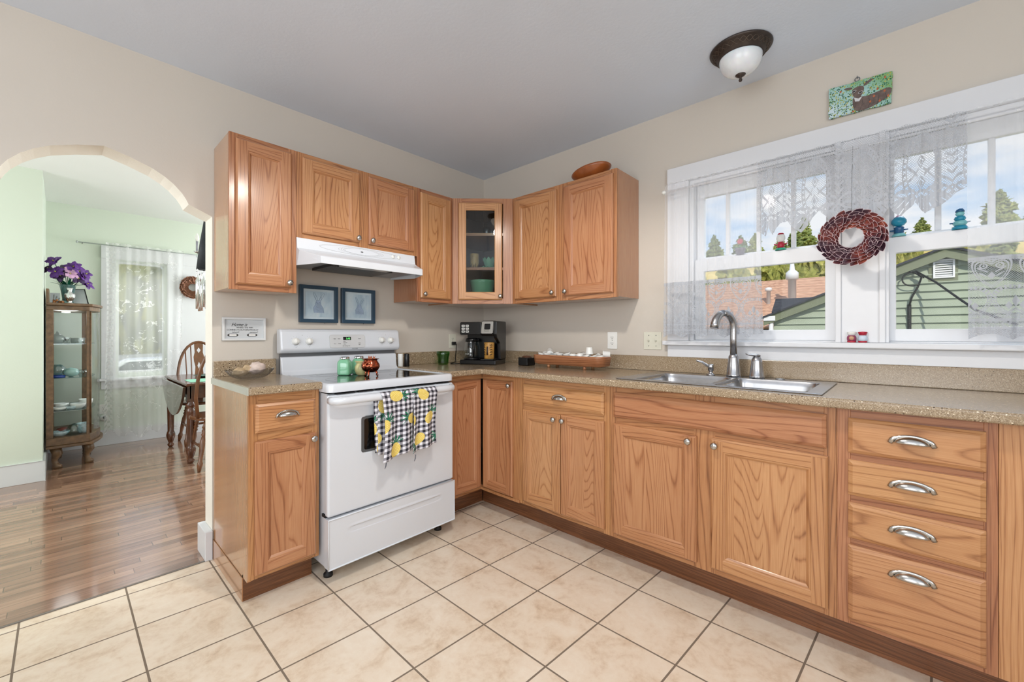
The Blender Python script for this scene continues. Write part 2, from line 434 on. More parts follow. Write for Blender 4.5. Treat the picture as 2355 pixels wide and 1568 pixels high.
def m_glass(name, tint=(1, 1, 1), rough=0.0, mixf=0.12, ior=1.45):
    m, nt, b = new(name); nt.nodes.remove(b)
    t = nd(nt, 'ShaderNodeBsdfTransparent', Color=tint+(1,)); g = nd(nt, 'ShaderNodeBsdfGlossy', Roughness=rough); 
    fz = nd(nt, 'ShaderNodeFresnel', IOR=ior); ms = nt.nodes.new('ShaderNodeMixShader')
    gm = nt.nodes.new('ShaderNodeNewGeometry'); f = ((X(nt, fz.outputs[0]) + mixf)*(1.0 - X(nt, gm.outputs['Backfacing']))).cl()
    nt.links.new(f.k, ms.inputs[0]); nt.links.new(t.outputs[0], ms.inputs[1]); nt.links.new(g.outputs[0], ms.inputs[2])
    nt.links.new(ms.outputs[0], nt.nodes['Material Output'].inputs[0]); return m
PANE = m_glass('window_glass', (0.98, 0.99, 0.99), 0.0, 0.0, 1.18)
CABGLASS = m_glass('cabinet_glass', (0.75, 0.78, 0.78), 0.01, 0.02)
CLEAR = m_glass('clear_glass', (0.86, 0.90, 0.90), 0.03, 0.10)
CLEARBLUE = m_glass('blue_tinted_glass', (0.72, 0.88, 0.90), 0.03, 0.12)
GREENGL = m_glass('green_tumbler_glass', (0.42, 0.72, 0.34), 0.04, 0.06)
JADE = pr('jadeite_glass', (124, 186, 148), 0.14, 0, 0.04, Coat_Weight=0.5, Transmission_Weight=0.0, Subsurface_Weight=0.0)
COPPER = pr('hammered_copper', (172, 92, 66), 0.16, 1.0, 0.15, 40, bmp=0.5, bscale=90)
BRONZE = pr('dark_bronze', (74, 66, 62), 0.42, 0.7, 0.2, 30)
NAVY = pr('navy_frame_paint', (34, 62, 82), 0.35)
def m_emit_bowl():
    m, nt, b = new('lit_alabaster_glass'); b.inputs['Base Color'].default_value = col(240, 236, 226)
    b.inputs['Emission Color'].default_value = (1.0, 0.90, 0.76, 1); b.inputs['Emission Strength'].default_value = 1.3; b.inputs['Roughness'].default_value = 0.3; return m
ALABLIT = m_emit_bowl()
def m_alab():
    m, nt, b = new('alabaster_glass'); t = nt.nodes.new('ShaderNodeTexCoord'); n = noise(nt, t.outputs['Object'], 9.0, 3.0, 0.5, 1.5)
    nt.links.new(ramp(nt, n.k, [(0.3, col(214, 220, 226)), (0.6, col(232, 236, 240)), (0.75, col(246, 248, 250))]), b.inputs['Base Color']); b.inputs['Roughness'].default_value = 0.22
    b.inputs['Subsurface Weight'].default_value = 0.2; return m
ALAB = m_alab()
# ================================================================== room shell
H = 2.541
XW, YS = -4.75, -4.75          # far sides of the kitchen, behind the camera
m = MB(); m.box(XW, 0.15, YS, -0.005, -0.12, 0); struct('floor', m, TILE)
m = MB(); m.box(XW, 1.15, -0.005, 3.67, -0.12, 0); struct('floor_dining', m, WOODFLOOR)
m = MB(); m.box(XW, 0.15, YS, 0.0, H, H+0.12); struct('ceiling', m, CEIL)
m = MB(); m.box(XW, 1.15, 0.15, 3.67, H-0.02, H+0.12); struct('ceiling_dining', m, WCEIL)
# stove wall with the arch
right_arc = [(-2.011, 1.815), (-2.113, 1.858), (-2.124, 1.882), (-2.140, 1.908), (-2.174, 1.946), (-2.210, 1.975), (-2.258, 2.003), (-2.34, 2.033), (-2.429, 2.057)]
left_arc = [(-4.858-a, z) for a, z in reversed(right_arc[:-1])]
poly = [(XW, 0.0), (-2.847, 0.0)] + list(reversed(left_arc))[:0] + [(-2.847, 1.815)] + [(a, z) for a, z in left_arc[::-1]][1:] 
poly = [(XW, 0.0), (-2.847, 0.0), (-2.847, 1.815)]
for a, z in right_arc[1:-1]: poly.append((-4.858-a, z))
poly.append((-2.429, 2.057))
for a, z in reversed(right_arc[1:-1]): poly.append((a, z))
poly += [(-2.011, 1.815), (-2.011, 0.0), (0.15, 0.0), (0.15, H), (XW, H)]
n_in = 2 + (len(right_arc)-1)*2 + 1
side = [1 if 1 <= k < n_in else 0 for k in range(len(poly))]
m = MB(); m.prism(poly, FN, 0.0, -0.15, 0, side)
# the dining side of the same wall is green
for k in range(len(m.f)):
    pass
m.m[1] = 2
struct('wall_north', m, [CREAM, ARCHP, GREEN], base=False)
# window wall
yb = [-4.75, -3.36, -2.60, -2.43, -1.70, 0.15]; zb = [0, 1.153, 2.096, H]
m = MB(); m.cells([4.75, 3.36, 1.70, 0.0][::-1], zb, lambda i, j: not (i == 1 and j == 1), -0.0, -0.15, 0, FE)
struct('wall_east', m, CREAM, base=False)
m = MB(); m.box(XW, 0.15, YS-0.15, YS, 0, H); struct('wall_south', m, CREAM)
m = MB(); m.box(XW-0.15, XW, YS-0.15, 3.67, 0, H); struct('wall_west', m, CREAM)
# dining room shell
m = MB(); m.cells([XW, -2.135, -1.735, -1.15, 1.15], [0, 0.765, 1.985, H], lambda i, j: not (i == 1 and j == 1), 0, -0.15, 0, Frame((0, 3.52, 0), (1, 0, 0), (0, -1, 0)))
struct('wall_dining_north', m, GREEN, base=False)
m = MB(); m.box(XW, -2.667, 2.40, 3.52, 0, H-0.02); struct('wall_dining_corner', m, GREEN)
m = MB(); m.box(1.0, 1.15, 0.15, 3.52, 0, H); struct('wall_dining_east', m, GREEN)
BB = [(0, 0), (0, 0.165), (-0.004, 0.17)]
m = MB(); m.box(XW, -2.652, 2.385, 2.40, 0, 0.165); m.box(-2.667, -2.652, 2.385, 3.52, 0, 0.165); struct('baseboard_dining_corner', m, WHITE, bevel=0.003)
m = MB(); m.box(-2.652, 1.0, 3.505, 3.52, 0, 0.165); struct('baseboard_dining_north', m, WHITE, bevel=0.003)
m = MB(); m.box(-2.045, -2.011, -0.014, 0.164, 0.0, 0.152); struct('baseboard_arch', m, WHITE, bevel=0.003)
m = MB(); m.box(-2.011, 1.0, 0.15, 0.164, 0.0, 0.152); struct('baseboard_dining_south', m, WHITE, bevel=0.003)
m = MB(); m.box(-2.847, -2.011, -0.010, 0.0, -0.002, 0.0035); struct('trim_threshold', m, pr('grey_threshold', (120, 112, 104), 0.5))

# ------------------------------------------------------------------ kitchen windows
def sash(name, parent, y0, y1, z0, z1, x0, x1, gy0, gy1, gz0, gz1, muntins=()):
    m = MB(); m.cells([-y0, -gy0, -gy1, -y1], [z0, gz0, gz1, z1], lambda i, j: not (i == 1 and j == 1), -x0, -x1, 0, FE)
    o = m.build(name, WHITE, parent, bevel=0.003)
    if muntins:
        m = MB()
        for a in muntins: m.box(-a-0.010, -a+0.010, -x1+0.002, -x0-0.004, gz0, gz1, 0, FE)
        m.build('muntins', WHITE, o, bevel=0.002)
    m = MB(); m.box((x0+x1)/2-0.0015, (x0+x1)/2+0.0015, gy1-0.004, gy0+0.004, gz0-0.004, gz1+0.004); m.build('glass_pane', PANE, o)
    return o
def jamb(parent, y0, y1, z0, z1):
    m = MB(); m.cells([-y0, -y0+0.022, -y1-0.022, -y1], [z0, z0+0.006, z1-0.022, z1], lambda i, j: not (i == 1 and j == 1), 0.0, -0.148, 0, FE)
    m.build('window_frame', WHITE, parent, bevel=0.002)
w1 = thing('window_1', None, None, (0.05, -2.09, 1.153), kind='structure')
jamb(w1, -1.742, -2.450, 1.153, 2.096)
sash('lower_sash', w1, -1.765, -2.427, 1.160, 1.628, 0.020, 0.052, -1.815, -2.375, 1.214, 1.556)
sash('upper_sash', w1, -1.765, -2.427, 1.590, 2.073, 0.056, 0.088, -1.806, -2.375, 1.642, 1.996, (-1.930, -2.083, -2.240))
w2 = thing('window_2', None, None, (0.05, -2.94, 1.153), kind='structure')
jamb(w2, -2.578, -3.290, 1.153, 2.096)
sash('lower_sash', w2, -2.600, -3.268, 1.160, 1.628, 0.020, 0.052, -2.628, -3.215, 1.214, 1.556)
sash('upper_sash', w2, -2.600, -3.268, 1.590, 2.073, 0.056, 0.088, -2.622, -3.215, 1.642, 1.994, (-2.760, -2.912, -3.064))
m = MB(); m.box(2.424, 2.606, 0.0, 0.020, 1.153, 2.096, 0, FE); m.box(2.424, 2.606, -0.148, 0.0, 1.153, 2.096, 0, FE)
m.box(2.418, 2.440, 0.018, 0.030, 1.153, 2.096, 0, FE); m.box(2.572, 2.594, 0.018, 0.030, 1.153, 2.096, 0, FE)
struct('trim_mullion', m, WHITE, bevel=0.003)
m = MB(); m.box(1.619, 1.742, 0, 0.022, 1.153, 2.096, 0, FE); m.box(3.29, 3.41, 0, 0.022, 1.153, 2.096, 0, FE)
m.box(1.619, 3.41, 0, 0.026, 2.096, 2.188, 0, FE); struct('trim_window_casing', m, WHITE, bevel=0.003)
m = MB(); m.box(1.600, 3.43, -0.02, 0.055, 1.126, 1.153, 0, FE); struct('trim_window_stool', m, WHITE, bevel=0.006, seg=3)
m = MB(); m.box(1.619, 3.41, 0, 0.018, 1.056, 1.126, 0, FE); struct('trim_window_apron', m, WHITE, bevel=0.002)

# ------------------------------------------------------------------ dining window
w3 = thing('window_3', None, None, (-1.935, 3.55, 0.72), kind='structure')
FDN = Frame((0, 3.52, 0), (1, 0, 0), (0, -1, 0))
m = MB(); m.cells([-2.160, -2.125, -1.745, -1.70], [0.74, 0.785, 1.965, 2.01], lambda i, j: not (i == 1 and j == 1), -0.02, -0.06, 0, FDN); m.build('sash_frame', WHITE, w3, bevel=0.003)
m = MB(); m.box(-2.14, -1.73, -0.042, -0.038, 0.77, 1.98, 0, FDN); m.build('glass_pane', PANE, w3)
m = MB(); m.box(-2.269, -2.15, 0, 0.022, 0.715, 2.13, 0, FDN); m.box(-1.71, -1.28, 0, 0.022, 0.715, 2.13, 0, FDN); m.box(-2.269, -1.28, 0, 0.026, 2.0, 2.14, 0, FDN)
m.box(-1.30, -0.6, 0, 0.02, 0.715, 2.13, 0, FDN)
struct('trim_dining_casing', m, WHITE, bevel=0.003)
m = MB(); m.box(-2.30, -0.6, 0, 0.06, 0.690, 0.716, 0, FDN); m.box(-2.269, -0.6, 0, 0.018, 0.60, 0.690, 0, FDN); struct('trim_dining_sill', m, WHITE, bevel=0.004)

# ================================================================== outdoors
GRASS = pr('dry_grass', (206, 184, 112), 0.95, 0, 0.25, 0.25)
LAWN = pr('green_grass', (96, 116, 58), 0.95, 0, 0.3, 1.0)
def hill_z(x, y):
    t = (x-18)/44.0
    return -2.6 + 0*y if t < 0 else (-2.6 + 14.6*min(1, t)**1.15 + (0.35*math.sin(y*0.16)+0.25*math.sin(y*0.41+1)) * min(1, t) - max(0, t-1)*8.0)
m = MB(); m.grid(lambda u, v: (2.5+u*95, -60+v*150, hill_z(2.5+u*95, -60+v*150)), 60, 70)
struct('ground_hillside', m, GRASS, base=False)
m = MB(); m.grid(lambda u, v: (-30+u*60, 3.67+0.15+v*60, -0.6), 4, 4); struct('ground_garden', m, LAWN, base=False)

def m_siding(name, c):
    m_, nt, b = new(name); x, y, z = coords(nt)
    n = noise(nt, vec(nt, y*3.0, z*3.0, x), 1.0, 4.0); cc = col(*c)
    nt.links.new(ramp(nt, n.k, [(0.3, tuple(q*0.86 for q in cc[:3])+(1,)), (0.7, cc)]), b.inputs['Base Color']); b.inputs['Roughness'].default_value = 0.8
    return m_
SIDING = m_siding('sage_lap_siding', (156, 166, 148)); DKTRIM = pr('grey_green_trim', (112, 118, 96), 0.7)
def m_shingle(name, a, b_, sc=1.0):
    m_, nt, b = new(name); x, y, z = coords(nt)
    n = noise(nt, vec(nt, y*9.0*sc, x*14.0*sc, z*14.0*sc), 1.0, 3.0); n2 = ((x*sc/0.18).fr() > 0.9)
    nt.links.new(mixc(nt, n2*0.5, ramp(nt, n.k, [(0.3, col(*a)), (0.7, col(*b_))]), col(60, 46, 40)), b.inputs['Base Color']); b.inputs['Roughness'].default_value = 0.9
    return m_
BRSH = m_shingle('brown_shingles', (172, 128, 104), (214, 172, 144)); DKSH = m_shingle('dark_shingles', (38, 40, 46), (66, 68, 74))
# neighbour's gabled house, front at x=6
D = 6.0
nh = thing('neighbor_house', 'sage green gabled house with lap siding outside the right-hand window', 'house', (D+3, -3.1, -2.6))
m = MB()
FH = Frame((D, 0, 0), (0, -1, 0), (-1, 0, 0))
ridge, zr, zl, yl = 3.10, 2.36, 1.50, 1.055
yr = 2*ridge-yl
m.prism([(yl, -2.6), (yr, -2.6), (yr, zl), (ridge, zr-0.02), (yl, zl)], FH, 0.0, -3.4)
body = m.build('wall', SIDING, nh)
m = MB()     # the laps: wedge boards lying over the wall
k = 0
z = -0.55
while z < zr-0.06:
    zt = min(z+0.112, zr-0.05)
    def half(zz): return ridge-yl if zz < zl else (zr-0.02-zz)/((zr-0.02-zl))*(ridge-yl)
    h0, h1 = half(z), half(zt)
    vs = [FH.p(ridge-h0, 0.040, z), FH.p(ridge+h0, 0.040, z), FH.p(ridge+h1, 0.004, zt), FH.p(ridge-h1, 0.004, zt), FH.p(ridge-h0, 0.0, z), FH.p(ridge+h0, 0.0, z)]
    m.mesh(vs, [(0, 1, 2, 3), (4, 5, 1, 0)]); z += 0.112
m.build('lap_boards', SIDING, nh)
m = MB()
for sgn in (1, -1):
    a0 = ridge; a1 = ridge - sgn*(ridge-yl+0.13); s_ = (zr-zl)/(ridge-yl)
    z1 = zr+0.02 - s_*(ridge-yl+0.13)
    m.prism([(a0, zr+0.02), (a1, z1), (a1, z1-0.13), (a0, zr-0.11)], FH, 0.14, 0.10)
m.build('fascia', DKTRIM, nh)
m = MB()
for sgn in (1, -1):
    a1 = ridge - sgn*(ridge-yl+0.16); z1 = zr+0.05 - s_*(ridge-yl+0.16)
    m.prism([(ridge, zr+0.05), (a1, z1), (a1, z1-0.03), (ridge, zr+0.02)], FH, 0.18, -3.5)
m.build('roof', DKSH, nh)
m = MB(); m.box(2.93, 3.215, 0.02, 0.035, 1.93, 2.26, 0, FH); m.build('vent_surround', DKTRIM, nh)
m = MB(); m.cells([2.975, 2.995, 3.165, 3.185], [1.975, 1.995, 2.215, 2.235], lambda i, j: not (i == 1 and j == 1), 0.03, 0.06, 0, FH)
for q in range(7): m.mesh([FH.p(2.995, 0.055, 2.0+q*0.031), FH.p(3.165, 0.055, 2.0+q*0.031), FH.p(3.165, 0.035, 2.024+q*0.031), FH.p(2.995, 0.035, 2.024+q*0.031)], [(0, 1, 2, 3)])
m.build('attic_vent', WHITE, nh)
m = MB(); m.tube([FH.p(1.03, 0.09, 1.44), FH.p(1.03, 0.09, -2.5)], 0.035, 8); m.box(0.93, 1.10, 0.03, 0.16, 1.42, 1.50, 0, FH); m.build('downspout', WHITE, nh)
m = MB(); m.cells([3.35, 3.41, 3.75, 3.80], [0.4, 0.46, 1.20, 1.29], lambda i, j: not (i == 1 and j == 1), 0.02, 0.05, 0, FH); wf = m.build('window', WHITE, nh); m = MB(); m.box(3.40, 3.76, 0.022, 0.028, 0.45, 1.21, 0, FH); m.build('pane', pr('dark_window_pane', (70, 78, 80), 0.1), wf)
# service cable and conduit on the gable
m = MB(); P = lambda a, d, z: FH.p(a, d, z)
m.tube([P(2.735, 0.05, z) for z in (-0.5, 0.6, 1.5, 1.62)], 0.022, 8); m.build('conduit', BLACKM, nh)
m = MB(); m.tube([P(2.735, 0.07, 1.60), P(2.76, 0.08, 1.72), P(2.82, 0.1, 1.86), P(2.86, 0.12, 2.0), P(2.80, .12, 2.06)], 0.012, 6)
ring = [P(2.77+0.11*math.cos(t/16*2*PI), 0.12, 1.98+0.10*math.sin(t/16*2*PI)) for t in range(15)]
m.tube(ring, 0.009, 6); m.tube([P(2.80, 0.1, 2.09), P(2.99, 0.3, 1.90), P(3.19, 0.6, 1.64), P(3.25, 1.5, 1.46), P(3.4, 2.6, 1.28)], 0.013, 6)
m.tube([P(2.60, 0.06, 2.07), P(2.72, 0.06, 2.10), P(2.80, 0.06, 2.06)], 0.008, 6)
m.build('service_cable', BLACKM, nh)
# brown roofed house behind it
bh = thing('brown_roof_house', 'house with a sunlit reddish brown shingle roof beyond the green gable', 'house', (12.5, 0, -2.6))
m = MB(); m.mesh([(12.5, -7, 2.80), (12.5, 9, 2.80), (9.6, 9, 1.35), (9.6, -7, 1.35), (15.5, -7, 1.35), (15.5, 9, 1.35)], [(0, 1, 2, 3), (1, 0, 4, 5)]); m.build('roof', BRSH, bh, solid=0.06)
m = MB(); m.box(9.95, 15.1, -6.6, 8.6, -2.6, 1.42); m.build('wall', m_siding('grey_brown_siding', (120, 112, 104)), bh)
m = MB(); m.lathe([(0.05, 0), (0.05, 0.42), (0.08, 0.42), (0.08, 0.5), (0.03, 0.52)], (10.9, -0.02, 1.95), 10); m.build('vent_pipe', WHITE, bh)
m = MB(); m.lathe([(0.09, 0), (0.09, 0.85), (0.14, 0.85), (0.14, 1.02), (0.06, 1.1), (0.04, 1.3)], (10.5, -0.62, 1.75), 10); m.build('flue_pipe', WHITE, bh)
m = MB(); m.mesh([(8.6, -2.0, 1.96), (8.6, -0.62, 1.96), (7.6, -0.72, 1.62), (7.6, -2.0, 1.62), (9.2, -2.0, 1.74), (9.2, -0.5, 1.74)], [(0, 1, 2, 3), (1, 0, 4, 5), (1, 5, 2)]); m.build('shed_roof', DKSH, nh, solid=0.05)  # roof of a separate outbuilding behind, only parented to the neighbour's house
m = MB(); m.box(7.7, 9.2, -1.05, -0.75, -2.6, 1.62); m.build('shed_wall', DKTRIM, nh)

# trees
def m_leaf(name, a, b_, c_):
    m_, nt, b = new(name); t = nt.nodes.new('ShaderNodeTexCoord'); n = noise(nt, t.outputs['Object'], 2.2, 8.0, 0.75); r = rnd(nt)
    nt.links.new(ramp(nt, (n*0.9 + r*0.14 - 0.02).k, [(0.33, col(*a)), (0.5, col(*b_)), (0.66, col(*c_))]), b.inputs['Base Color']); b.inputs['Roughness'].default_value = 0.9
    bump(nt, b, n, 1.0, 0.3); return m_
PINE = m_leaf('pine_foliage', (88, 110, 58), (146, 162, 92), (204, 206, 132)); BUSH = m_leaf('bush_foliage', (112, 126, 56), (172, 174, 88), (220, 210, 126))
BARK = pr('bark', (96, 78, 62), 0.9, 0, 0.3, 8)
def make_tree(kind, seed, mat, name, label):
    t = thing(name, label, 'tree', (0, 0, 0), 'trees and bushes on the hillside')
    rd = random.Random(seed); m = MB()
    if kind == 'pine':
        for k in range(26):
            h = 0.9 + 4.1*k/25; rr = (1.30*(1-(k/25)**1.3)+0.22)
            a = rd.uniform(0, 2*PI); q = rd.uniform(0.1, 0.65)*rr
            vs, fs = blob(seed*31+k, rr*rd.uniform(0.45, 0.68), 1.1, 3, 3.6, (1, 1, 0.8)); m.mesh([v+Vector((q*math.cos(a), q*math.sin(a), h)) for v in vs], fs, 0, False)
    else:
        for k in range(12):
            a = rd.uniform(0, 2*PI); q = rd.uniform(0, 1.1); vs, fs = blob(seed*37+k, rd.uniform(0.6, 1.0), 1.0, 3, 3.4); m.mesh([v+Vector((q*math.cos(a), q*math.sin(a), 1.0+rd.uniform(0, 1.0)*(1.3-q))) for v in vs], fs, 0, False)
    m.build('foliage', mat, t)
    m = MB(); m.tube([(0, 0, -1.0), (0.05, 0, 1.5), (0, 0, 3.0 if kind == 'pine' else 1.4)], [0.16, 0.12, 0.05], 8); m.build('trunk', BARK, t)
    return t
protos = [make_tree('pine', 1, PINE, 'pine_tree', 'tall green pine on the crest of the dry hill'), make_tree('pine', 2, PINE, 'pine_tree', 'tall green pine on the crest of the dry hill'), make_tree('bush', 3, BUSH, 'leafy_bush', 'yellow green bush on the slope above the brown roof')]
def pxdir(u, v): # only for choosing spots along lines of sight
    yaw = math.radians(43.719); F = Vector((math.cos(yaw), math.sin(yaw), 0)); R = Vector((math.sin(yaw), -math.cos(yaw), 0))
    return F + R*((u-1147.54)/965.57) + Vector((0, 0, (767.68-v)/965.57))
rd = random.Random(5)
used = [False]*3
spots = []
for k in range(22):
    y = -26 + k*2.7 + rd.uniform(-.3, .3); x = 63 + (3.2 if k % 2 else 0)
    spots.append((0 if rd.random() < .5 else 1, x, y, rd.uniform(0.55, 1.0)))
spots += [(2, x_, y_, s_) for x_, y_, s_ in ((30, 1.6, .8), (31, 4.6, .95), (36, 2.6, 1.0), (35, 6.0, .9), (40.5, 4.4, 1.05), (41, 8.0, 1.0), (42, 1.0, 1.0), (46, 3.0, 1.1), (46, 6.6, 1.1), (47, 10.4, 1.0), (33, -2.0, .9), (38, -1.4, 1.0))]
while len(spots) < 54:
    q = (2 if len(spots) % 3 else 0, rd.uniform(27, 52), rd.uniform(-8, 22), rd.uniform(0.6, 1.05))
    if all((q[1]-s_[1])**2+(q[2]-s_[2])**2 > 3.7**2 for s_ in spots): spots.append(q)
for i, x, y, s_ in spots:
    t = protos[i]
    lab = ['broad green pine on the crest of the dry hill', 'narrow green pine on the crest of the dry hill', 'yellow green bush on the slope above the brown roof'][i]
    if x < 55 and i == 0: lab = 'green pine among the bushes on the lower slope'
    if used[i]: t = dup(t, label=lab)
    used[i] = True; t['label'] = lab
    t.location = (x, y, hill_z(x, y)-0.2); t.scale = (s_, s_, s_); t.rotation_euler = (0, 0, rd.uniform(0, 6))
# garden beyond the dining window
gb = []
for k, (x, y, s_) in enumerate([(-1.5, 10.2, 0.95), (0.6, 13.0, 1.3), (-4.6, 12.0, 1.2), (-2.2, 18.5, 1.5)]):
    t = dup(protos[2], label='sunlit yellow green garden shrub seen through the dining room curtain'); t.name = 'garden_shrub'; t['group'] = 'shrubs outside the dining window'
    t.location = (x, y, -0.9); t.scale = (s_, s_, s_*1.3)
car = thing('parked_car', 'pale car parked outside, its roof seen through the dining room curtain', 'car', (-1.2, 7.2, -0.6))
m = MB(); prof = [(-2.2, 0.25), (-2.2, 0.75), (-1.9, 0.88), (-1.2, 0.95), (-0.65, 1.40), (0.75, 1.42), (1.35, 0.98), (2.0, 0.88), (2.2, 0.7), (2.2, 0.25)]
FC = Frame((-1.2, 7.2, -0.6), (1, 0, 0), (0, -1, 0)); m.prism(prof, FC, -0.8, 0.8); m.build('body', pr('silver_car_paint', (205, 208, 212), 0.25, 0.3), car, bevel=0.06, seg=3)
m = MB(); m.prism([(-1.1, 0.97), (-0.6, 1.34), (0.7, 1.36), (1.2, 0.99)], FC, -0.81, 0.81); m.build('side_windows', pr('car_window_glass', (60, 70, 74), 0.1), car)
for sx in (-1.4, 1.4):
    for sy in (-0.72, 0.72):
        m = MB(); m.lathe([(0.2, -0.1), (0.33, -0.1), (0.33, 0.1), (0.2, 0.1)], FC.p(sx, sy, 0.33), 20, 0, (0, 1, 0)); m.build('wheel', BLACKM, car)
# ================================================================== cabinets
def ring_faces(m, fr, a0, a1, z0, z1, prof, mv, mh):
    """mitred profile rings; prof = [(inset, depth)]"""
    for (i0, d0), (i1, d1) in zip(prof[:-1], prof[1:]):
        o = [(a0+i0, z0+i0), (a1-i0, z0+i0), (a1-i0, z1-i0), (a0+i0, z1-i0)]; n = [(a0+i1, z0+i1), (a1-i1, z0+i1), (a1-i1, z1-i1), (a0+i1, z1-i1)]
        for k, mt in ((0, mh), (1, mv), (2, mh), (3, mv)):
            l = (k+1) % 4
            m.face([fr.p(o[k][0], d0, o[k][1]), fr.p(o[l][0], d0, o[l][1]), fr.p(n[l][0], d1, n[l][1]), fr.p(n[k][0], d1, n[k][1])], mt)
def door(fr, a0, a1, z0, z1, d, parent, knob=None, glass=False, name='door', stile=0.052):
    """d = plane of the face frame; door is 20 mm thick"""
    m = MB(); f = d+0.020
    ring_faces(m, fr, a0, a1, z0, z1, [(0, d+0.001), (0, f-0.007), (0.006, f-0.001), (0.007, f)], 0, 1)
    i0, i1 = 0.007, stile
    def q(A0, A1, Z0, Z1, mt): m.face([fr.p(A0, f, Z0), fr.p(A1, f, Z0), fr.p(A1, f, Z1), fr.p(A0, f, Z1)], mt)
    q(a0+i0, a0+i1, z0+i0, z1-i0, 0); q(a1-i1, a1-i0, z0+i0, z1-i0, 0)
    q(a0+i1, a1-i1, z0+i0, z0+i1, 1); q(a0+i1, a1-i1, z1-i1, z1-i0, 1)
    if glass: pf = [(i1, f), (i1+0.004, f-0.003), (i1+0.004, d+0.002)]
    else: pf = [(i1, f), (i1+0.002, f-0.0025), (i1+0.008, f-0.0035), (i1+0.014, f-0.009), (i1+0.016, f-0.011)]
    ring_faces(m, fr, a0, a1, z0, z1, pf, 0, 1)
    if not glass:
        e = i1+0.016; m.face([fr.p(a0+e, f-0.011, z0+e), fr.p(a1-e, f-0.011, z0+e), fr.p(a1-e, f-0.011, z1-e), fr.p(a0+e, f-0.011, z1-e)], 2)
        m.face([fr.p(a0, d+0.001, z0), fr.p(a1, d+0.001, z0), fr.p(a1, d+0.001, z1), fr.p(a0, d+0.001, z1)], 0)
    else:
        for A0, A1, Z0, Z1 in ((a0, a0+i1, z0, z1), (a1-i1, a1, z0, z1), (a0+i1, a1-i1, z0, z0+i1), (a0+i1, a1-i1, z1-i1, z1)):
            m.face([fr.p(A0, d+0.001, Z0), fr.p(A1, d+0.001, Z0), fr.p(A1, d+0.001, Z1), fr.p(A0, d+0.001, Z1)], 0)
    o = m.build(name, [OAKV, OAKH, OAKP], parent)
    if glass:
        g = MB(); g.box(a0+i1-0.002, a1-i1+0.002, d+0.006, d+0.009, z0+i1-0.002, z1-i1+0.002, 0, fr); g.build('glass_pane', CABGLASS, o)
    if knob:
        k = MB(); k.lathe([(0.0065, 0), (0.006, 0.008), (0.008, 0.012), (0.0145, 0.016), (0.0155, 0.021), (0.0125, 0.026), (0.006, 0.0285), (0.0, 0.029)], fr.p(knob[0], f, knob[1]), 20, 0, fr.n)
        k.build('knob', NICKEL, o)
    return o
def drawer(fr, a0, a1, z0, z1, d, parent, pull=True, name='drawer_front', wide=0.095):
    m = MB(); f = d+0.020
    ring_faces(m, fr, a0, a1, z0, z1, [(0, d+0.001), (0, f-0.009), (0.002, f-0.007), (0.013, f)], 1, 1)
    m.face([fr.p(a0+.013, f, z0+.013), fr.p(a1-.013, f, z0+.013), fr.p(a1-.013, f, z1-.013), fr.p(a0+.013, f, z1-.013)], 1)
    m.face([fr.p(a0, d+0.001, z0), fr.p(a1, d+0.001, z0), fr.p(a1, d+0.001, z1), fr.p(a0, d+0.001, z1)], 1)
    o = m.build(name, [OAKV, OAKH], parent)
    if pull: cup_pull(fr, (a0+a1)/2, (z0+z1)/2 if pull is True else pull, f, o, wide)
    return o
def cup_pull(fr, a, z, f, parent, wide=0.095):
    m = MB(); A, B, Dp = wide*0.40, 0.024, 0.024
    def fn(u, v):
        t = PI*u; w = (PI/2)*v
        return fr.p(a - A*math.cos(t), f + 0.002 + Dp*(math.sin(t)**0.7)*math.cos(w), z - 0.008 + B*math.sin(t)*math.sin(w) + 0.002*math.cos(w))
    m.grid(fn, 20, 8)
    pts = [fr.p(a + (wide/2)*t, f+0.003, z - 0.010 + (B+0.004)*math.sqrt(max(0, 1-(abs(t)*1.0)**2))*0.98) for t in [-1+2*k/20 for k in range(21)]]
    m.tube(pts, [0.0045 if 2 < k < 18 else 0.0065 for k in range(21)], 8, 0, 0.6)
    m.build('cup_pull', NICKEL, parent, solid=0.0016)
def carcass(m, fr, a0, a1, d0, d1, z0, z1, holes=(), lam=True, rail=0.038, mids=()):
    """box body, then face frame boards in front at d1..d1+0.019 handled by caller"""
    m.box(a0, a1, d0, d1, z0, z1, 2, fr)
def face_frame(m, fr, a0, a1, z0, z1, d, stiles, rails):
    """stiles=[(a,a)], rails=[(a0,a1,z0,z1)] boards 19mm thick ending at d"""
    for s0, s1 in stiles: m.box(s0, s1, d-0.019, d, z0, z1, 0, fr)
    for r0, r1, q0, q1 in rails: m.box(r0, r1, d-0.019, d-0.0003, q0, q1, 1, fr)
ZU, ZT, DU = 1.412, 2.178, 0.290
OM = [OAKFV, OAKFH, LAMV]
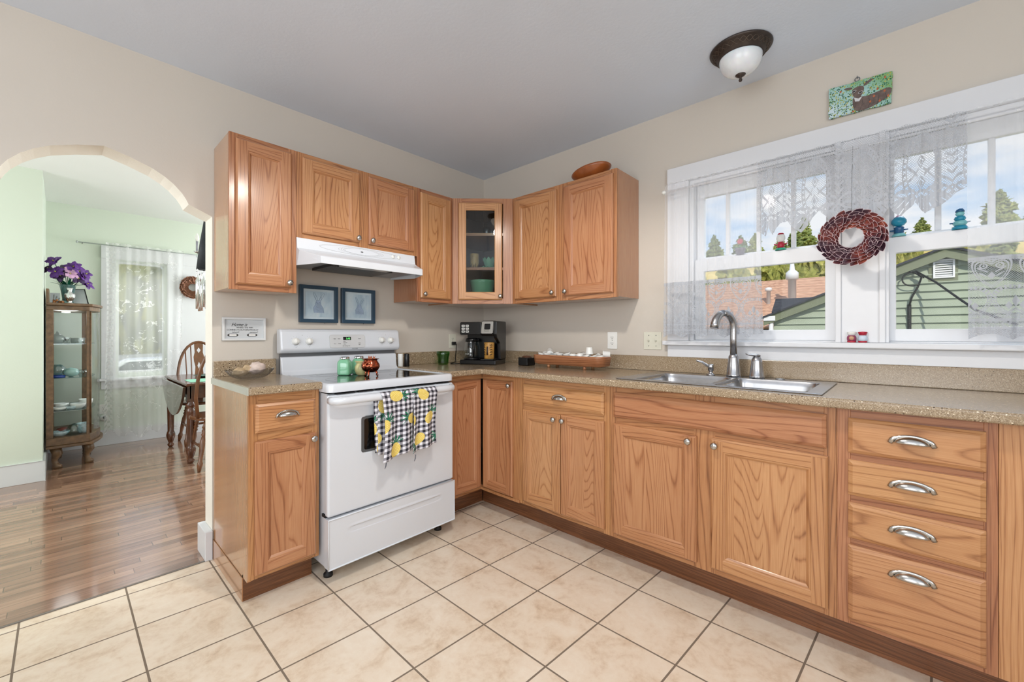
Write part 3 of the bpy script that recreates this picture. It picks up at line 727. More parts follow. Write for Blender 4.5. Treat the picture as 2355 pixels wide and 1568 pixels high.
# -- wall cabinets, stove wall
def wall_cab(name, label, fr, a0, a1, z0, z1, doors, loc, stiles, group='oak wall cabinets'):
    t = thing(name, label, 'cabinet', loc)
    m = MB(); m.box(a0+0.001, a1-0.001, 0.002, DU-0.019, z0+0.006, z1, 2, fr)
    m.build('cabinet_body', OM, t, bevel=0.0008, seg=1)
    m = MB(); face_frame(m, fr, a0, a1, z0, z1, DU, stiles, [(stiles[k][1], stiles[k+1][0], z0, z0+0.04) for k in range(len(stiles)-1)] + [(stiles[k][1], stiles[k+1][0], z1-0.04, z1) for k in range(len(stiles)-1)])
    m.build('face_frame', OM, t, bevel=0.0008, seg=1)
    for d in doors: door(fr, *d[:4], DU, t, d[4])
    return t
wall_cab('wall_cabinet', 'tall narrow oak wall cabinet left of the range hood, one door', FN, -2.004, -1.689, ZU, ZT, [(-1.978, -1.718, 1.438, 2.152, (-1.735, 1.462))], (-1.85, 0, ZU), [(-2.004, -1.965), (-1.73, -1.689)])
wall_cab('wall_cabinet', 'short two-door oak wall cabinet right above the range hood', FN, -1.688, -0.909, 1.714, ZT, [(-1.662, -1.330, 1.740, 2.152, (-1.346, 1.762)), (-1.270, -0.940, 1.740, 2.152, (-1.254, 1.762))], (-1.30, 0, 1.714), [(-1.688, -1.65), (-1.34, -1.26), (-0.95, -0.909)])
wall_cab('wall_cabinet', 'narrow one-door oak wall cabinet between range hood and glass corner door', FN, -0.908, -0.601, ZU, ZT, [(-0.886, -0.626, 1.438, 2.152, (-0.865, 1.464))], (-0.75, 0, ZU), [(-0.908, -0.87), (-0.64, -0.601)])
wall_cab('wall_cabinet', 'two-door oak wall cabinet with a wooden bowl on top, nearest the window', FE, 0.601, 1.428, ZU, ZT, [(0.631, 0.997, 1.440, 2.150, (0.975, 1.468)), (1.057, 1.408, 1.440, 2.150, (1.078, 1.468))], (0, -1.0, ZU), [(0.601, 0.64), (0.975, 1.08), (1.39, 1.428)])
# -- diagonal corner cabinet with glass door: hollow
DK = pr('dark_cabinet_inside', (120, 92, 66), 0.6)
cc = thing('corner_cabinet', 'diagonal oak corner wall cabinet with glass door showing green dishes', 'cabinet', (-0.3, -0.3, ZU))
pent = [(-0.600, -0.001), (-0.001, -0.001), (-0.001, -0.600), (-0.275, -0.600), (-0.600, -0.275)]
inner = [(-0.585, -0.012), (-0.012, -0.012), (-0.012, -0.585), (-0.275, -0.585), (-0.585, -0.275)]
m = MB(); m.slab(pent, ZU, ZU+0.018, 1); m.slab(pent, ZT-0.018, ZT, 1)
for (p, q, ip, iq) in ((0, 1, 0, 1), (1, 2, 1, 2), (2, 3, 2, 3), (4, 0, 4, 0)):
    m.slab([pent[p], pent[q], inner[iq], inner[ip]], ZU+0.018, ZT-0.018, 0)
m.build('cabinet_body', [DK, LAMV], cc)
m = MB(); Wd = 0.310*math.sqrt(2)
face_frame(m, FD, 0, Wd, ZU, ZT, 0.0, [(0, 0.07), (Wd-0.07, Wd)], [(0.07, Wd-0.07, ZU, ZU+0.04), (0.07, Wd-0.07, ZT-0.04, ZT)]); m.build('face_frame', OM, cc, bevel=0.0008, seg=1)
door(FD, 0.044, 0.362, 1.440, 2.143, 0.0, cc, (0.347, 1.466), True)
for z in (1.660, 1.910):
    m = MB(); m.slab([(-0.585, -0.013), (-0.013, -0.013), (-0.013, -0.585), (-0.29, -0.585), (-0.585, -0.29)], z, z+0.019, 0); m.build('shelf', [OAKH], cc)
def lobj(name, label, cat, prof, loc, mat, seg=28, group=None, sq=0, **kw):
    m = MB(); m.lathe(prof, loc, seg, 0, sq=sq); o = m.build(name, mat, **kw); return tag(o, label, cat, group)
DIAGN = Vector((-1, -1, 0)).normalized()
def cpos(s, back): # along diagonal front, back into the cabinet
    p = FD.p(s, -back, 0); return p.x, p.y
x, y = cpos(0.215, 0.16)
lobj('mixing_bowl', 'large green glass bowl on the bottom shelf behind the glass door', 'bowl', [(0.045, 0), (0.05, 0.004), (0.070, 0.04), (0.086, 0.10), (0.094, 0.150), (0.099, 0.168), (0.096, 0.170), (0.090, 0.15), (0.07, 0.05), (0.0, 0.01)], (x, y, ZU+0.018), JADE)
x, y = cpos(0.155, 0.13)
TIKI = pr('tan_ceramic', (196, 164, 104), 0.35, 0, 0.2, 30)
cup = thing('ceramic_tumbler', 'tan carved ceramic tumbler on the middle shelf behind the glass door', 'tumbler', (x, y, 1.679))
m = MB(); m.lathe([(0.030, 0), (0.033, 0.004), (0.035, 0.06), (0.035, 0.115), (0.033, 0.120), (0.031, 0.118), (0.031, 0.02), (0, 0.01)], (x, y, 1.679)); m.build('cup_body', TIKI, cup)
m = MB()
for k in range(9):
    a = math.radians(150+k*17); m.tube([(x+0.0355*math.cos(a), y+0.0355*math.sin(a), 1.684), (x+0.036*math.cos(a+0.1), y+0.036*math.sin(a+0.1), 1.70+0.012*(k % 3))], [0.004, 0.001], 6)
m.build('leaf_relief', pr('dark_brown_glaze', (70, 48, 32), 0.4), cup)
x, y = cpos(0.270, 0.16)
tl = thing('tulip_dish', 'scalloped green glass dish on a petal saucer, middle shelf of glass cabinet', 'dish', (x, y, 1.679))
m = MB()
def tulip(r0, r1, z0, z1, n, lip):
    def fn(u, v):
        a = 2*PI*u; w = abs(math.cos(a*n/2)); r = r0+(r1-r0)*v**0.6; z = z0+(z1-z0)*v + lip*(w-0.6)*v**3
        return (x+r*math.cos(a), y+r*math.sin(a), z)
    return fn
m.grid(tulip(0.025, 0.052, 1.700, 1.766, 10, 0.022), 80, 10); m.build('dish_bowl', JADE, tl, solid=0.004, weld=True)
m = MB(); m.grid(tulip(0.02, 0.068, 1.684, 1.700, 12, 0.016), 96, 6); m.build('saucer', JADE, tl, solid=0.004)
for k, (s, b, r, h) in enumerate(((0.13, 0.12, 0.018, 0.04), (0.20, 0.17, 0.035, 0.03), (0.25, 0.13, 0.030, 0.07), (0.29, 0.12, 0.026, 0.05))):
    x, y = cpos(s, b)
    lobj('small_glass', ['tiny clear glass at the left of the top shelf of the glass cabinet', 'low clear glass dish mid top shelf of the glass cabinet', 'round clear glass jug on the top shelf, right of centre', 'clear glass cup at the right end of the top shelf'][k], 'glass', [(r*0.6, 0), (r*0.9, h*0.2), (r, h*0.6), (r*0.95, h), (r*0.9, h), (r*0.9, h*0.3), (0, 0.004)], (x, y, 1.929), CLEAR, 20, 'clear glasses in the corner cabinet')

# -- base cabinets on the window wall
DB = 0.600; ZB0, ZB1 = 0.148, 0.927
def base_cab(name, label, fr, a0, a1, loc, stiles, rails, d0=0.0):
    t = thing(name, label, 'cabinet', loc)
    m = MB(); 
    # hollow carcass: sides, floor, back
    m.box(a0+0.001, a0+0.017, d0+0.02, DB-0.019, ZB0, ZB1, 0, fr); m.box(a1-0.017, a1-0.001, d0+0.02, DB-0.019, ZB0, ZB1, 0, fr)
    m.box(a0+0.017, a1-0.017, d0+0.02, DB-0.019, ZB0, ZB0+0.016, 0, fr); m.box(a0+0.017, a1-0.017, d0+0.02, d0+0.03, ZB0+0.016, ZB1, 0, fr)
    m.build('cabinet_body', [LAMV], t)
    m = MB(); face_frame(m, fr, a0, a1, ZB0, ZB1, DB, stiles, rails); m.build('face_frame', OM, t, bevel=0.0008, seg=1)
    return t
# corner (lazy susan style)
tcn = thing('corner_base_cabinet', 'oak corner base cabinet whose two narrow doors meet in the inside corner', 'cabinet', (-0.45, -0.45, 0))
m = MB(); m.box(-0.925, -0.61, -0.581, -0.02, ZB0, ZB0+0.016); m.box(-0.61, -0.02, -0.939, -0.02, ZB0, ZB0+0.016); m.box(-0.925, -0.909, -0.581, -0.02, ZB0+0.016, ZB1); m.box(-0.581, -0.02, -0.939, -0.923, ZB0+0.016, ZB1); m.build('cabinet_body', [LAMV], tcn)
m = MB(); face_frame(m, FN, -0.926, -0.600, ZB0, ZB1, DB, [(-0.926, -0.885)], [(-0.885, -0.600, ZB0, ZB0+0.03), (-0.885, -0.6, ZB1-0.035, ZB1)])
face_frame(m, FE, 0.600, 0.939, ZB0, ZB1, DB, [(0.884, 0.939)], [(0.600, 0.884, ZB0, ZB0+0.03), (0.6, 0.884, ZB1-0.035, ZB1)]); m.build('face_frame', OM, tcn, bevel=0.0008, seg=1)
door(FN, -0.882, -0.624, 0.172, 0.893, DB, tcn, stile=0.045)
door(FE, 0.622, 0.886, 0.172, 0.893, DB, tcn, (0.868, 0.868), stile=0.045)
t = base_cab('base_cabinet', 'oak base cabinet with one drawer over two narrow doors, left of the sink', FE, 0.940, 1.556, (-0.3, -1.25, 0), [(0.940, 0.978), (1.518, 1.556)], [(0.978, 1.518, 0.148, 0.185), (0.978, 1.518, 0.725, 0.78), (0.978, 1.518, 0.885, 0.927)])
drawer(FE, 0.972, 1.525, 0.770, 0.888, DB, t); door(FE, 0.972, 1.250, 0.174, 0.734, DB, t, (1.215, 0.706), stile=0.048); door(FE, 1.254, 1.527, 0.174, 0.736, DB, t, (1.276, 0.706), stile=0.048)
t = base_cab('sink_base_cabinet', 'wide oak sink base cabinet with a false drawer panel and two doors', FE, 1.557, 2.473, (-0.3, -2.0, 0), [(1.557, 1.592), (1.97, 2.06), (2.436, 2.473)], [(1.592, 1.97, 0.148, 0.19), (2.06, 2.436, 0.148, 0.19), (1.592, 2.436, 0.725, 0.78), (1.592, 2.436, 0.885, 0.927)])
drawer(FE, 1.580, 2.444, 0.770, 0.896, DB, t, False, 'false_front'); door(FE, 1.580, 1.986, 0.174, 0.737, DB, t, (1.955, 0.713), stile=0.05); door(FE, 2.045, 2.449, 0.176, 0.740, DB, t, (2.065, 0.713), stile=0.05)
t = base_cab('drawer_cabinet', 'oak base cabinet with a stack of four drawers, right of the sink', FE, 2.474, 2.857, (-0.3, -2.67, 0), [(2.474, 2.512), (2.828, 2.857)], [(2.512, 2.828, 0.148, 0.18), (2.512, 2.828, 0.435, 0.47), (2.512, 2.828, 0.585, 0.625), (2.512, 2.828, 0.735, 0.775), (2.512, 2.828, 0.888, 0.927)])
for z0, z1, pz in ((0.768, 0.893, 0.835), (0.617, 0.743, 0.685), (0.463, 0.590, 0.533), (0.167, 0.438, 0.383)): drawer(FE, 2.506, 2.832, z0, z1, DB, t, pz, wide=0.106)
t = thing('end_panel', 'plain oak end panel at the right edge, past the drawers', 'panel', (-0.3, -2.98, 0))
m = MB(); m.box(2.858, 3.35, 0.02, DB, ZB0, ZB1, 0, FE); m.build('panel_board', OAKV, t, bevel=0.001, seg=1)
# toe kicks
m = MB(); m.box(0.478, 3.35, 0.462, 0.476, 0, 0.147, 0, FE); o = m.build('toe_kick_board', OAKSHADE, bevel=0.001, seg=1); tag(o, 'long oak toe kick board toned for shade, under the window-side cabinets', 'toe kick')
m = MB(); m.box(-0.926, -0.478, 0.462, 0.476, 0, 0.147, 0, FN); o = m.build('toe_kick_board', OAKSHADE, bevel=0.001, seg=1); tag(o, 'short oak toe kick board toned for shade, right of the stove', 'toe kick')
# left base cabinet
t = thing('base_cabinet', 'narrow oak base cabinet with drawer and door at the left of the stove', 'cabinet', (-1.85, -0.3, 0))
m = MB(); m.box(-2.006, -1.990, 0.004, DB-0.019, 0.105, ZB1, 0, FN); m.box(-1.712, -1.700, 0.004, DB-0.019, 0.148, ZB1, 0, FN); m.box(-1.99, -1.712, 0.004, DB-0.019, 0.138, 0.152, 0, FN); m.box(-1.99, -1.712, 0.004, 0.012, 0.152, ZB1, 0, FN); m.build('cabinet_body', [LAMV], t, bevel=0.001, seg=1)
m = MB(); face_frame(m, FN, -2.006, -1.700, 0.118, ZB1, DB, [(-2.006, -1.968), (-1.732, -1.700)], [(-1.968, -1.732, 0.118, 0.155), (-1.968, -1.732, 0.72, 0.77), (-1.968, -1.732, 0.885, 0.927)]); m.build('face_frame', OM, t, bevel=0.0008, seg=1)
drawer(FN, -1.982, -1.722, 0.758, 0.886, DB, t, 0.828, wide=0.098); door(FN, -1.984, -1.719, 0.138, 0.721, DB, t, (-1.738, 0.697), stile=0.05)
m = MB(); m.box(-2.010, -2.0065, 0.004, 0.523, 0, 0.104, 1, FN); m.box(-2.006, -1.705, 0.510, 0.524, 0, 0.117, 0, FN); m.build('toe_kick', [OAKSHADE, LAMV], t)

# ------------------------------------------------------------------ worktops
ZC = 0.964
m = MB(); m.cells([-0.935, -0.665, -0.570, -0.185, -0.019], [-3.40, -2.375, -2.048, -2.012, -1.680, -0.665, -0.001],
  lambda i, j: (j == 5 or i >= 1) and not (i == 2 and j in (1, 3)), ZC-0.036, ZC)
o = m.build('worktop', COUNTER, bevel=0.009, seg=3); tag(o, 'long L-shaped speckled brown worktop carrying the sink, under the window', 'worktop')
m = MB(); m.box(-0.935, -0.019, -0.019, -0.001, ZC, 1.056); m.box(-0.019, -0.001, -3.40, -0.001, ZC, 1.056); m.build('backsplash', COUNTER, o, bevel=0.004, seg=2)
m = MB(); m.cells([-2.016, -1.698], [-0.640, -0.001], lambda i, j: True, ZC-0.036, ZC); o = m.build('worktop', COUNTER, bevel=0.009, seg=3); tag(o, 'short speckled brown worktop left of the stove holding the glass dish', 'worktop')
m = MB(); m.box(-2.008, -1.700, -0.019, -0.001, ZC, 1.050); m.build('backsplash', COUNTER, o, bevel=0.003)
m = MB(); m.box(-2.0175, -2.0155, -0.638, -0.004, ZC-0.035, ZC-0.003); m.build('end_cap', pr('pale_laminate_edge', (186, 186, 176), 0.3), o)

# ------------------------------------------------------------------ stove
st = thing('electric_range', 'white freestanding electric range with black glass top and plaid towel', 'stove', (-1.31, -0.35, 0))
m = MB(); m.box(-1.688, -0.932, 0.03, 0.655, 0.065, 0.915, 0, FN); m.build('range_body', ENAMEL, st, bevel=0.006)
m = MB()
# cooktop with rounded rim
rim = rrect(-1.699, -0.930, -0.700, -0.060, 0.03); inn = rrect(-1.665, -0.962, -0.655, -0.115, 0.02)
n = len(rim)
vs = [(x, y, 0.914) for x, y in rim] + [(x, y, 0.944) for x, y in rim] + [(x*1.0+(-1.3145-x)*0.012, y+(-0.38-y)*0.012, 0.954) for x, y in rim] + [(x, y, 0.956) for x, y in inn] + [(x, y, 0.951) for x, y in inn]
fs = [(j*n+k, j*n+(k+1) % n, (j+1)*n+(k+1) % n, (j+1)*n+k) for j in range(4) for k in range(n)]
m.mesh(vs, fs, 0, True); m.mesh([(x, y, 0.914) for x, y in rim], [list(range(n))], 0)
m.build('cooktop_rim', ENAMEL, st)
GREYP = pr('grey_print', (44, 44, 47), 0.3)
m = MB(); m.slab(inn, 0.945, 0.952); ct = m.build('glass_cooktop', GLASSTOP, st)
for cx, cy, r in ((-1.50, -0.50, 0.115), (-1.13, -0.50, 0.10), (-1.50, -0.22, 0.085), (-1.13, -0.22, 0.09)):
    for rr in (r, r*0.6):
        pts = [(cx+rr*math.cos(a/40*2*PI), cy+rr*math.sin(a/40*2*PI), 0.9521) for a in range(41)]; m = MB(); m.tube(pts, 0.0007, 4, 0, 0.3); m.build('burner_ring', GREYP, ct)
# backguard
m = MB()
prof = [(-0.055, 0.950), (-0.110, 0.950), (-0.085, 0.975), (-0.075, 1.055), (-0.055, 1.062)]
FY = Frame((0, 0, 0), (0, 1, 0), (1, 0, 0))
m.prism(prof, FY, -1.694, -0.934, 0, smooth=False); m.build('backguard_riser', ENAMEL, st, bevel=0.006, seg=3)
m = MB(); prof = [(-0.035, 1.075)] + [(-0.095, 1.082), (-0.112, 1.098), (-0.112, 1.110), (-0.098, 1.205), (-0.088, 1.217), (-0.072, 1.222), (-0.035, 1.222)]
m.prism(prof, FY, -1.706, -0.924, 0); bgd = m.build('control_panel', ENAMEL, st, bevel=0.014, seg=4)
m = MB(); m.box(-1.69, -0.94, 0.03, 0.065, 0.95, 1.08, 0, FN); m.build('backguard_core', GREYM, st)
import types
pn = Vector((0, -0.095, -0.014)).normalized()
nrm = Vector((0, -0.9893, 0.1458)); upv = Vector((0, 0.1458, 0.9893))
def pan(a, z, off=0.0):
    t = (z-1.110)/0.095
    return Vector((a, -0.112+0.014*t, z)) + nrm*off
for k, (a, z) in enumerate(((-1.625, 1.149), (-1.548, 1.149), (-1.068, 1.151), (-1.001, 1.149))):
    m = MB(); m.lathe([(0.021, 0), (0.021, 0.004), (0.018, 0.006), (0.0165, 0.018), (0.014, 0.021), (0, 0.0215)], pan(a, z), 24, 0, nrm)
    p = pan(a, z, 0.02); m.tube([p-upv*0.014, p+upv*0.014], 0.0045, 8); m.build('burner_knob', PLASTW, bgd)
m = MB()
pl = rrect(-1.425, -1.190, 1.107, 1.187, 0.014)
vs = [pan(a, z, 0.0025) for a, z in pl]; m.mesh(vs, [list(range(len(vs)))])
m.tube([pan(a, z, 0.002) for a, z in pl+[pl[0]]], 0.0012, 6); m.build('touch_panel', pr('pale_grey_panel', (206, 207, 208), 0.3), bgd)
m = MB(); m.mesh([pan(-1.338, 1.154, .003), pan(-1.286, 1.154, .003), pan(-1.286, 1.174, .003), pan(-1.338, 1.174, .003)], [(0, 1, 2, 3)]); m.build('clock_display', BLACK, bgd)
def m_emit(name, c, s):
    mm, nt, b = new(name); b.inputs['Base Color'].default_value = c; b.inputs['Emission Color'].default_value = c; b.inputs['Emission Strength'].default_value = s; return mm
LCD = m_emit('green_digits', (0.15, 0.9, 0.2, 1), 1.2); INK = pr('grey_print_ink', (70, 70, 74), 0.6); INKB = pr('black_print_ink', (30, 30, 34), 0.6)
text('1:41', 0.017, pan(-1.290, 1.158, .0034), (1, 0, 0), upv, LCD, 'clock_digits', bgd, 'RIGHT')
for a, z, s_, b_ in ((-1.400, 1.160, 0.0075, 'Bake'), (-1.372, 1.160, 0.0075, 'Broil'), (-1.400, 1.130, 0.006, 'Timer'), (-1.372, 1.130, 0.0075, 'Clean'), (-1.338, 1.145, 0.005, 'preheat'), (-1.338, 1.136, 0.005, 'door locked'), (-1.338, 1.127, 0.005, 'oven on'), (-1.345, 1.115, 0.007, 'self-cleaning oven'), (-1.237, 1.160, 0.0075, 'Clock'), (-1.237, 1.132, 0.0065, 'Oven'), (-1.237, 1.122, 0.0065, 'Light')):
    text(b_, s_, pan(a, z, .0032), (1, 0, 0), upv, INK, 'panel_print', bgd)
m = MB()
for a in (-1.39, -1.365, -1.262, -1.23, -1.39, -1.365, -1.262):
    pass
for a, z in ((-1.396, 1.171), (-1.368, 1.171), (-1.396, 1.142), (-1.368, 1.142), (-1.262, 1.162), (-1.262, 1.135), (-1.234, 1.172), (-1.586, 1.185), (-1.035, 1.186), (-1.625, 1.116), (-1.548, 1.116), (-1.068, 1.119), (-1.001, 1.117)):
    p = pan(a, z, 0.0022); m.mesh([p+Vector((-.0018, 0, 0)), p-upv*.0018, p+Vector((.0018, 0, 0)), p+upv*.0018], [(0, 1, 2, 3)])
for a, z in ((-1.625, 1.149), (-1.548, 1.149), (-1.068, 1.151), (-1.001, 1.149)):
    for k in range(10):
        t = math.radians(-50+k*31); p = pan(a+0.028*math.sin(t), z+0.028*math.cos(t), 0.0012); q = upv*0.0011; m.mesh([p+Vector((-.0011, 0, 0)), p-q, p+Vector((.0011, 0, 0)), p+q], [(0, 1, 2, 3)])
m.build('indicator_marks', INKB, bgd)
text('FRIGIDAIRE', 0.008, pan(-1.262, 1.096, .0012), (1, 0, 0), upv, pr('silver_print', (150, 152, 156), 0.35, 0.3), 'maker_badge', bgd, 'CENTER')
# door
m = MB()
dz0, dz1 = 0.322, 0.902
m.cells([-1.698, -1.500, -1.120, -0.930], [dz0, 0.600, 0.775, dz1], lambda i, j: not (i == 1 and j == 1), 0.656, 0.692, 0, FN); od = m.build('oven_door', ENAMEL, st, bevel=0.010, seg=3)
m = MB(); m.prism(rrect(-1.528, -1.092, 0.598, 0.777, 0.012), FN, 0.690, 0.6925); m.build('window_border', pr('dotted_grey_border', (84, 86, 88), 0.15), od)
m = MB(); m.prism(rrect(-1.512, -1.108, 0.610, 0.766, 0.010), FN, 0.692, 0.6935); m.build('oven_window', pr('smoked_oven_glass', (12, 12, 12), 0.06), od)
m = MB()
hp = [(-1.688, 0.69), (-1.684, 0.715), (-1.670, 0.735), (-1.63, 0.742), (-1.31, 0.746), (-1.02, 0.742), (-0.975, 0.735), (-0.958, 0.715), (-0.954, 0.69)]
m.tube([FN.p(a, d, 0.877) for a, d in hp], [0.016, 0.016, 0.0165, 0.0165, 0.0165, 0.0165, 0.0165, 0.016, 0.016], 14, 0, 1.15); m.build('oven_door_handle', ENAMEL, od)
m = MB()
for a0, a1 in ((-1.655, -1.56), (-1.54, -1.46), (-1.44, -1.33), (-1.31, -1.20), (-1.18, -1.07), (-1.05, -0.965)):
    m.box(a0, a1, 0.640, 0.6935, 0.9035, 0.9075, 0, FN)
m.build('vent_slots', SLOT, od)
m = MB(); m.box(-1.69, -0.93, 0.60, 0.672, 0.906, 0.916, 0, FN); m.build('top_gap', SLOT, st)
m = MB(); m.box(-1.695, -0.932, 0.62, 0.66, 0.312, 0.326, 0, FN); m.build('drawer_gap', SLOT, st)
# storage drawer with recessed scoop
m = MB()
def sc(u, v):
    a = -1.699+u*(0.769); z = 0.080+v*0.234
    t = (z-0.252)/0.026; q = (a+1.315)/0.285
    dd = 0
    if abs(q) < 1:
        w = (1-abs(q)**6)
        if -1 < t < 0: dd = -0.014*math.sin(PI*(-t))*w
        if 0 <= t < 0.5: dd = 0.006*math.sin(PI*t*2)*w
    return FN.p(a, 0.702+dd, z)
m.grid(sc, 60, 60)
m.box(-1.699, -0.930, 0.657, 0.700, 0.080, 0.314, 0, FN); m.build('storage_drawer', ENAMEL, st, weld=False)
m = MB(); m.tube([sc(0, 0), sc(1, 0), sc(1, 1), sc(0, 1), sc(0, 0)], 0.004, 8); m.build('drawer_edge', ENAMEL, st)
for a in (-1.655, -0.975):
    m = MB(); m.lathe([(0.012, 0.065), (0.012, 0.02), (0.022, 0.014), (0.022, 0.0), (0.0, 0.0)][::-1], FN.p(a, 0.60, 0), 16); m.build('levelling_foot', BLACKM, st)

# ------------------------------------------------------------------ range hood
hd = thing('range_hood', 'white under-cabinet range hood above the stove', 'range hood', (-1.31, -0.25, 1.56))
ctr = -1.312
def sec(s_):  # profile (d,z,halfwidth)
    return None
prof = [(0.295, 1.713, 0.378), (0.305, 1.655, 0.378), (0.330, 1.640, 0.376), (0.440, 1.607, 0.332), (0.462, 1.600, 0.322), (0.466, 1.594, 0.320), (0.466, 1.562, 0.320)]
m = MB(); vs = []
for d, z, w in prof:
    for k in range(13): vs.append(FN.p(ctr-w+2*w*k/12, d, z))
m.mesh(vs, [(j*13+k, j*13+k+1, (j+1)*13+k+1, (j+1)*13+k) for j in range(len(prof)-1) for k in range(12)], 0, False)
# sides and top
for sg in (-1, 1):
    pts = [FN.p(ctr+sg*0.378, 0.004, 1.713)] + [FN.p(ctr+sg*w, d, z) for d, z, w in prof] + [FN.p(ctr+sg*0.378, 0.30, 1.562) , FN.p(ctr+sg*0.378, 0.004, 1.580)]
    m.mesh([pts[0], pts[1], pts[2], pts[8], pts[9]], [(0, 1, 2, 3, 4)])
    m.mesh(pts[2:9], [(0, 1, 6), (1, 2, 3, 4, 5, 6)] if False else [(0, 1, 2, 3, 4, 5, 6)])
m.mesh([FN.p(ctr-0.378, 0.004, 1.713), FN.p(ctr+0.378, 0.004, 1.713), FN.p(ctr+0.378, 0.295, 1.713), FN.p(ctr-0.378, 0.295, 1.713)], [(0, 1, 2, 3)])
m.build('hood_shell', ENAMEL2, hd, weld=True, bevel=0.004, solid=0.002)
m = MB(); u0, u1 = -0.374, 0.374
m.mesh([FN.p(ctr-.374, .006, 1.590), FN.p(ctr+.374, .006, 1.590), FN.p(ctr+.374, .30, 1.590), FN.p(ctr+.318, .462, 1.590), FN.p(ctr-.318, .462, 1.590), FN.p(ctr-.374, .30, 1.590)], [(0, 1, 2, 3, 4, 5)]); m.build('hood_underside', pr('grey_hood_underside', (150, 154, 160), 0.4), hd)
m = MB(); m.box(-1.52, -1.13, 0.08, 0.34, 1.574, 1.589, 0, FN); m.build('grease_filter', pr('aluminium_mesh_filter', (90, 90, 92), 0.4, 0.8, 0.6, 260), hd)
m = MB(); m.box(-1.48, -1.18, 0.35, 0.44, 1.572, 1.589, 0, FN); m.build('lamp_lens', pr('frosted_lamp_lens', (200, 202, 204), 0.3), hd)
hn = Vector((0, -0.985, 0.17)).normalized(); hu = Vector((0, 0.17, 0.985)).normalized()
def hp_(a, z, off=0.0): 
    t = (z-1.655)/0.058; return Vector((a, -0.305+0.010*t, z)) + hn*off
m = MB(); el = [hp_(-1.31+0.26*math.cos(t/48*2*PI), 1.684+0.0225*math.sin(t/48*2*PI), 0.0010) for t in range(49)]
m.tube(el, 0.0012, 5); m.build('oval_rim', pr('soft_grey_line', (186, 188, 190), 0.4), hd)
m = MB(); NS = 90
for k in range(NS):
    t = 2*PI*k/NS; a1 = 0.108; a2 = 0.148; c_, s_ = math.cos(t), math.sin(t)
    for q in range(3):
        f = (q+0.5)/3; rx = 0.110+(0.142-0.110)*f*abs(c_)**0.7+0.004*q; rz = 0.0175+0.0016*q
        p = hp_(-1.315+rx*c_, 1.684+rz*s_, 0.0014); m.mesh([p+Vector((-.0011, 0, 0)), p-hu*.0007, p+Vector((.0011, 0, 0)), p+hu*.0007], [(0, 1, 2, 3)])
m.build('vent_perforations', SLOT, hd)
m = MB(); el2 = [hp_(-1.315+0.108*math.cos(t/40*2*PI), 1.684+0.0165*math.sin(t/40*2*PI), 0.0022) for t in range(40)]; m.mesh(el2, [list(range(40))]); m.tube(el2+[el2[0]], 0.0014, 5); m.build('vent_cover', ENAMEL2, hd)
m = MB(); p = hp_(-1.315, 1.684, 0.003); m.mesh([p+Vector((0.009*math.cos(t/12*2*PI), 0, 0))+hu*0.004*math.sin(t/12*2*PI) for t in range(12)], [list(range(12))]); m.build('badge', pr('grey_badge', (128, 130, 134), 0.3, 0.5), hd)
for a in (-1.102, -1.060):
    m = MB(); m.lathe([(0.0125, 0), (0.012, 0.006), (0.010, 0.009), (0, 0.009)], hp_(a, 1.684), 18, 0, hn); p = hp_(a, 1.684, 0.01); m.tube([p-hu*0.008, p+hu*0.008], 0.0025, 6); m.build('rotary_knob', PLASTW, hd)

# ------------------------------------------------------------------ sink and taps
sk = thing('kitchen_sink', 'double-bowl stainless steel drop-in sink under the window', 'sink', (-0.35, -2.01, ZC))
m = MB(); m.cells([-0.612, -0.573, -0.182, -0.092], [-2.432, -2.380, -2.044, -2.016, -1.676, -1.592], lambda i, j: not (i == 1 and j in (1, 3)), ZC+0.0005, ZC+0.006); m.build('sink_rim', STEEL, sk, bevel=0.004, seg=3)
for (y0, y1) in ((-2.016, -1.676), (-2.380, -2.044)):
    m = MB(); cx, cy = -0.3775, (y0+y1)/2; hx, hy = 0.1955, (y1-y0)/2
    def fn(u, v):
        loops = [(1.0, 0.004, 0.02), (0.985, -0.004, 0.04), (0.965, -0.02, 0.06), (0.93, -0.14, 0.06), (0.90, -0.165, 0.06), (0.80, -0.178, 0.05), (0.12, -0.182, 0.02)]
        s_, dz, r = loops[min(6, int(round(v*6)))]
        a = 2*PI*u; e = 0.22 if v < 0.95 else 1
        ca, sa = math.cos(a), math.sin(a); 
        X_ = hx*s_*(abs(ca)**e)*(1 if ca >= 0 else -1); Y_ = hy*s_*(abs(sa)**e)*(1 if sa >= 0 else -1)
        return (cx+X_, cy+Y_, ZC+dz)
    m.grid(fn, 64, 6)
    bs = m.build('basin', STEEL, sk, weld=True)
    m = MB(); m.lathe([(0.045, 0.0), (0.045, 0.003), (0.038, 0.003), (0.034, -0.006), (0, -0.006)], (cx, cy, ZC-0.181), 20); m.build('drain', CHROME, bs)
m = MB(); m.lathe([(0.021, 0), (0.020, 0.004), (0.0, 0.005)], (-0.125, -2.215, ZC+0.006), 20); m.build('hole_cover', STEEL, sk)
fc = thing('faucet', 'tall brushed steel gooseneck faucet behind the sink', 'faucet', (-0.147, -2.014, ZC+0.006))
fx, fy, fz = -0.147, -2.014, ZC+0.006
m = MB(); m.lathe([(0.034, 0), (0.035, 0.008), (0.034, 0.014), (0.033, 0.016), (0.029, 0.06), (0.025, 0.09), (0.0245, 0.094), (0.024, 0.104), (0.0195, 0.112), (0.018, 0.115)], (fx, fy, fz), 28); m.build('faucet_base', STEEL, fc)
sp = Vector((-0.92, 0.40, 0)).normalized()
pts = [(fx, fy, fz+0.11), (fx, fy, fz+0.20), (fx, fy, fz+0.245)]
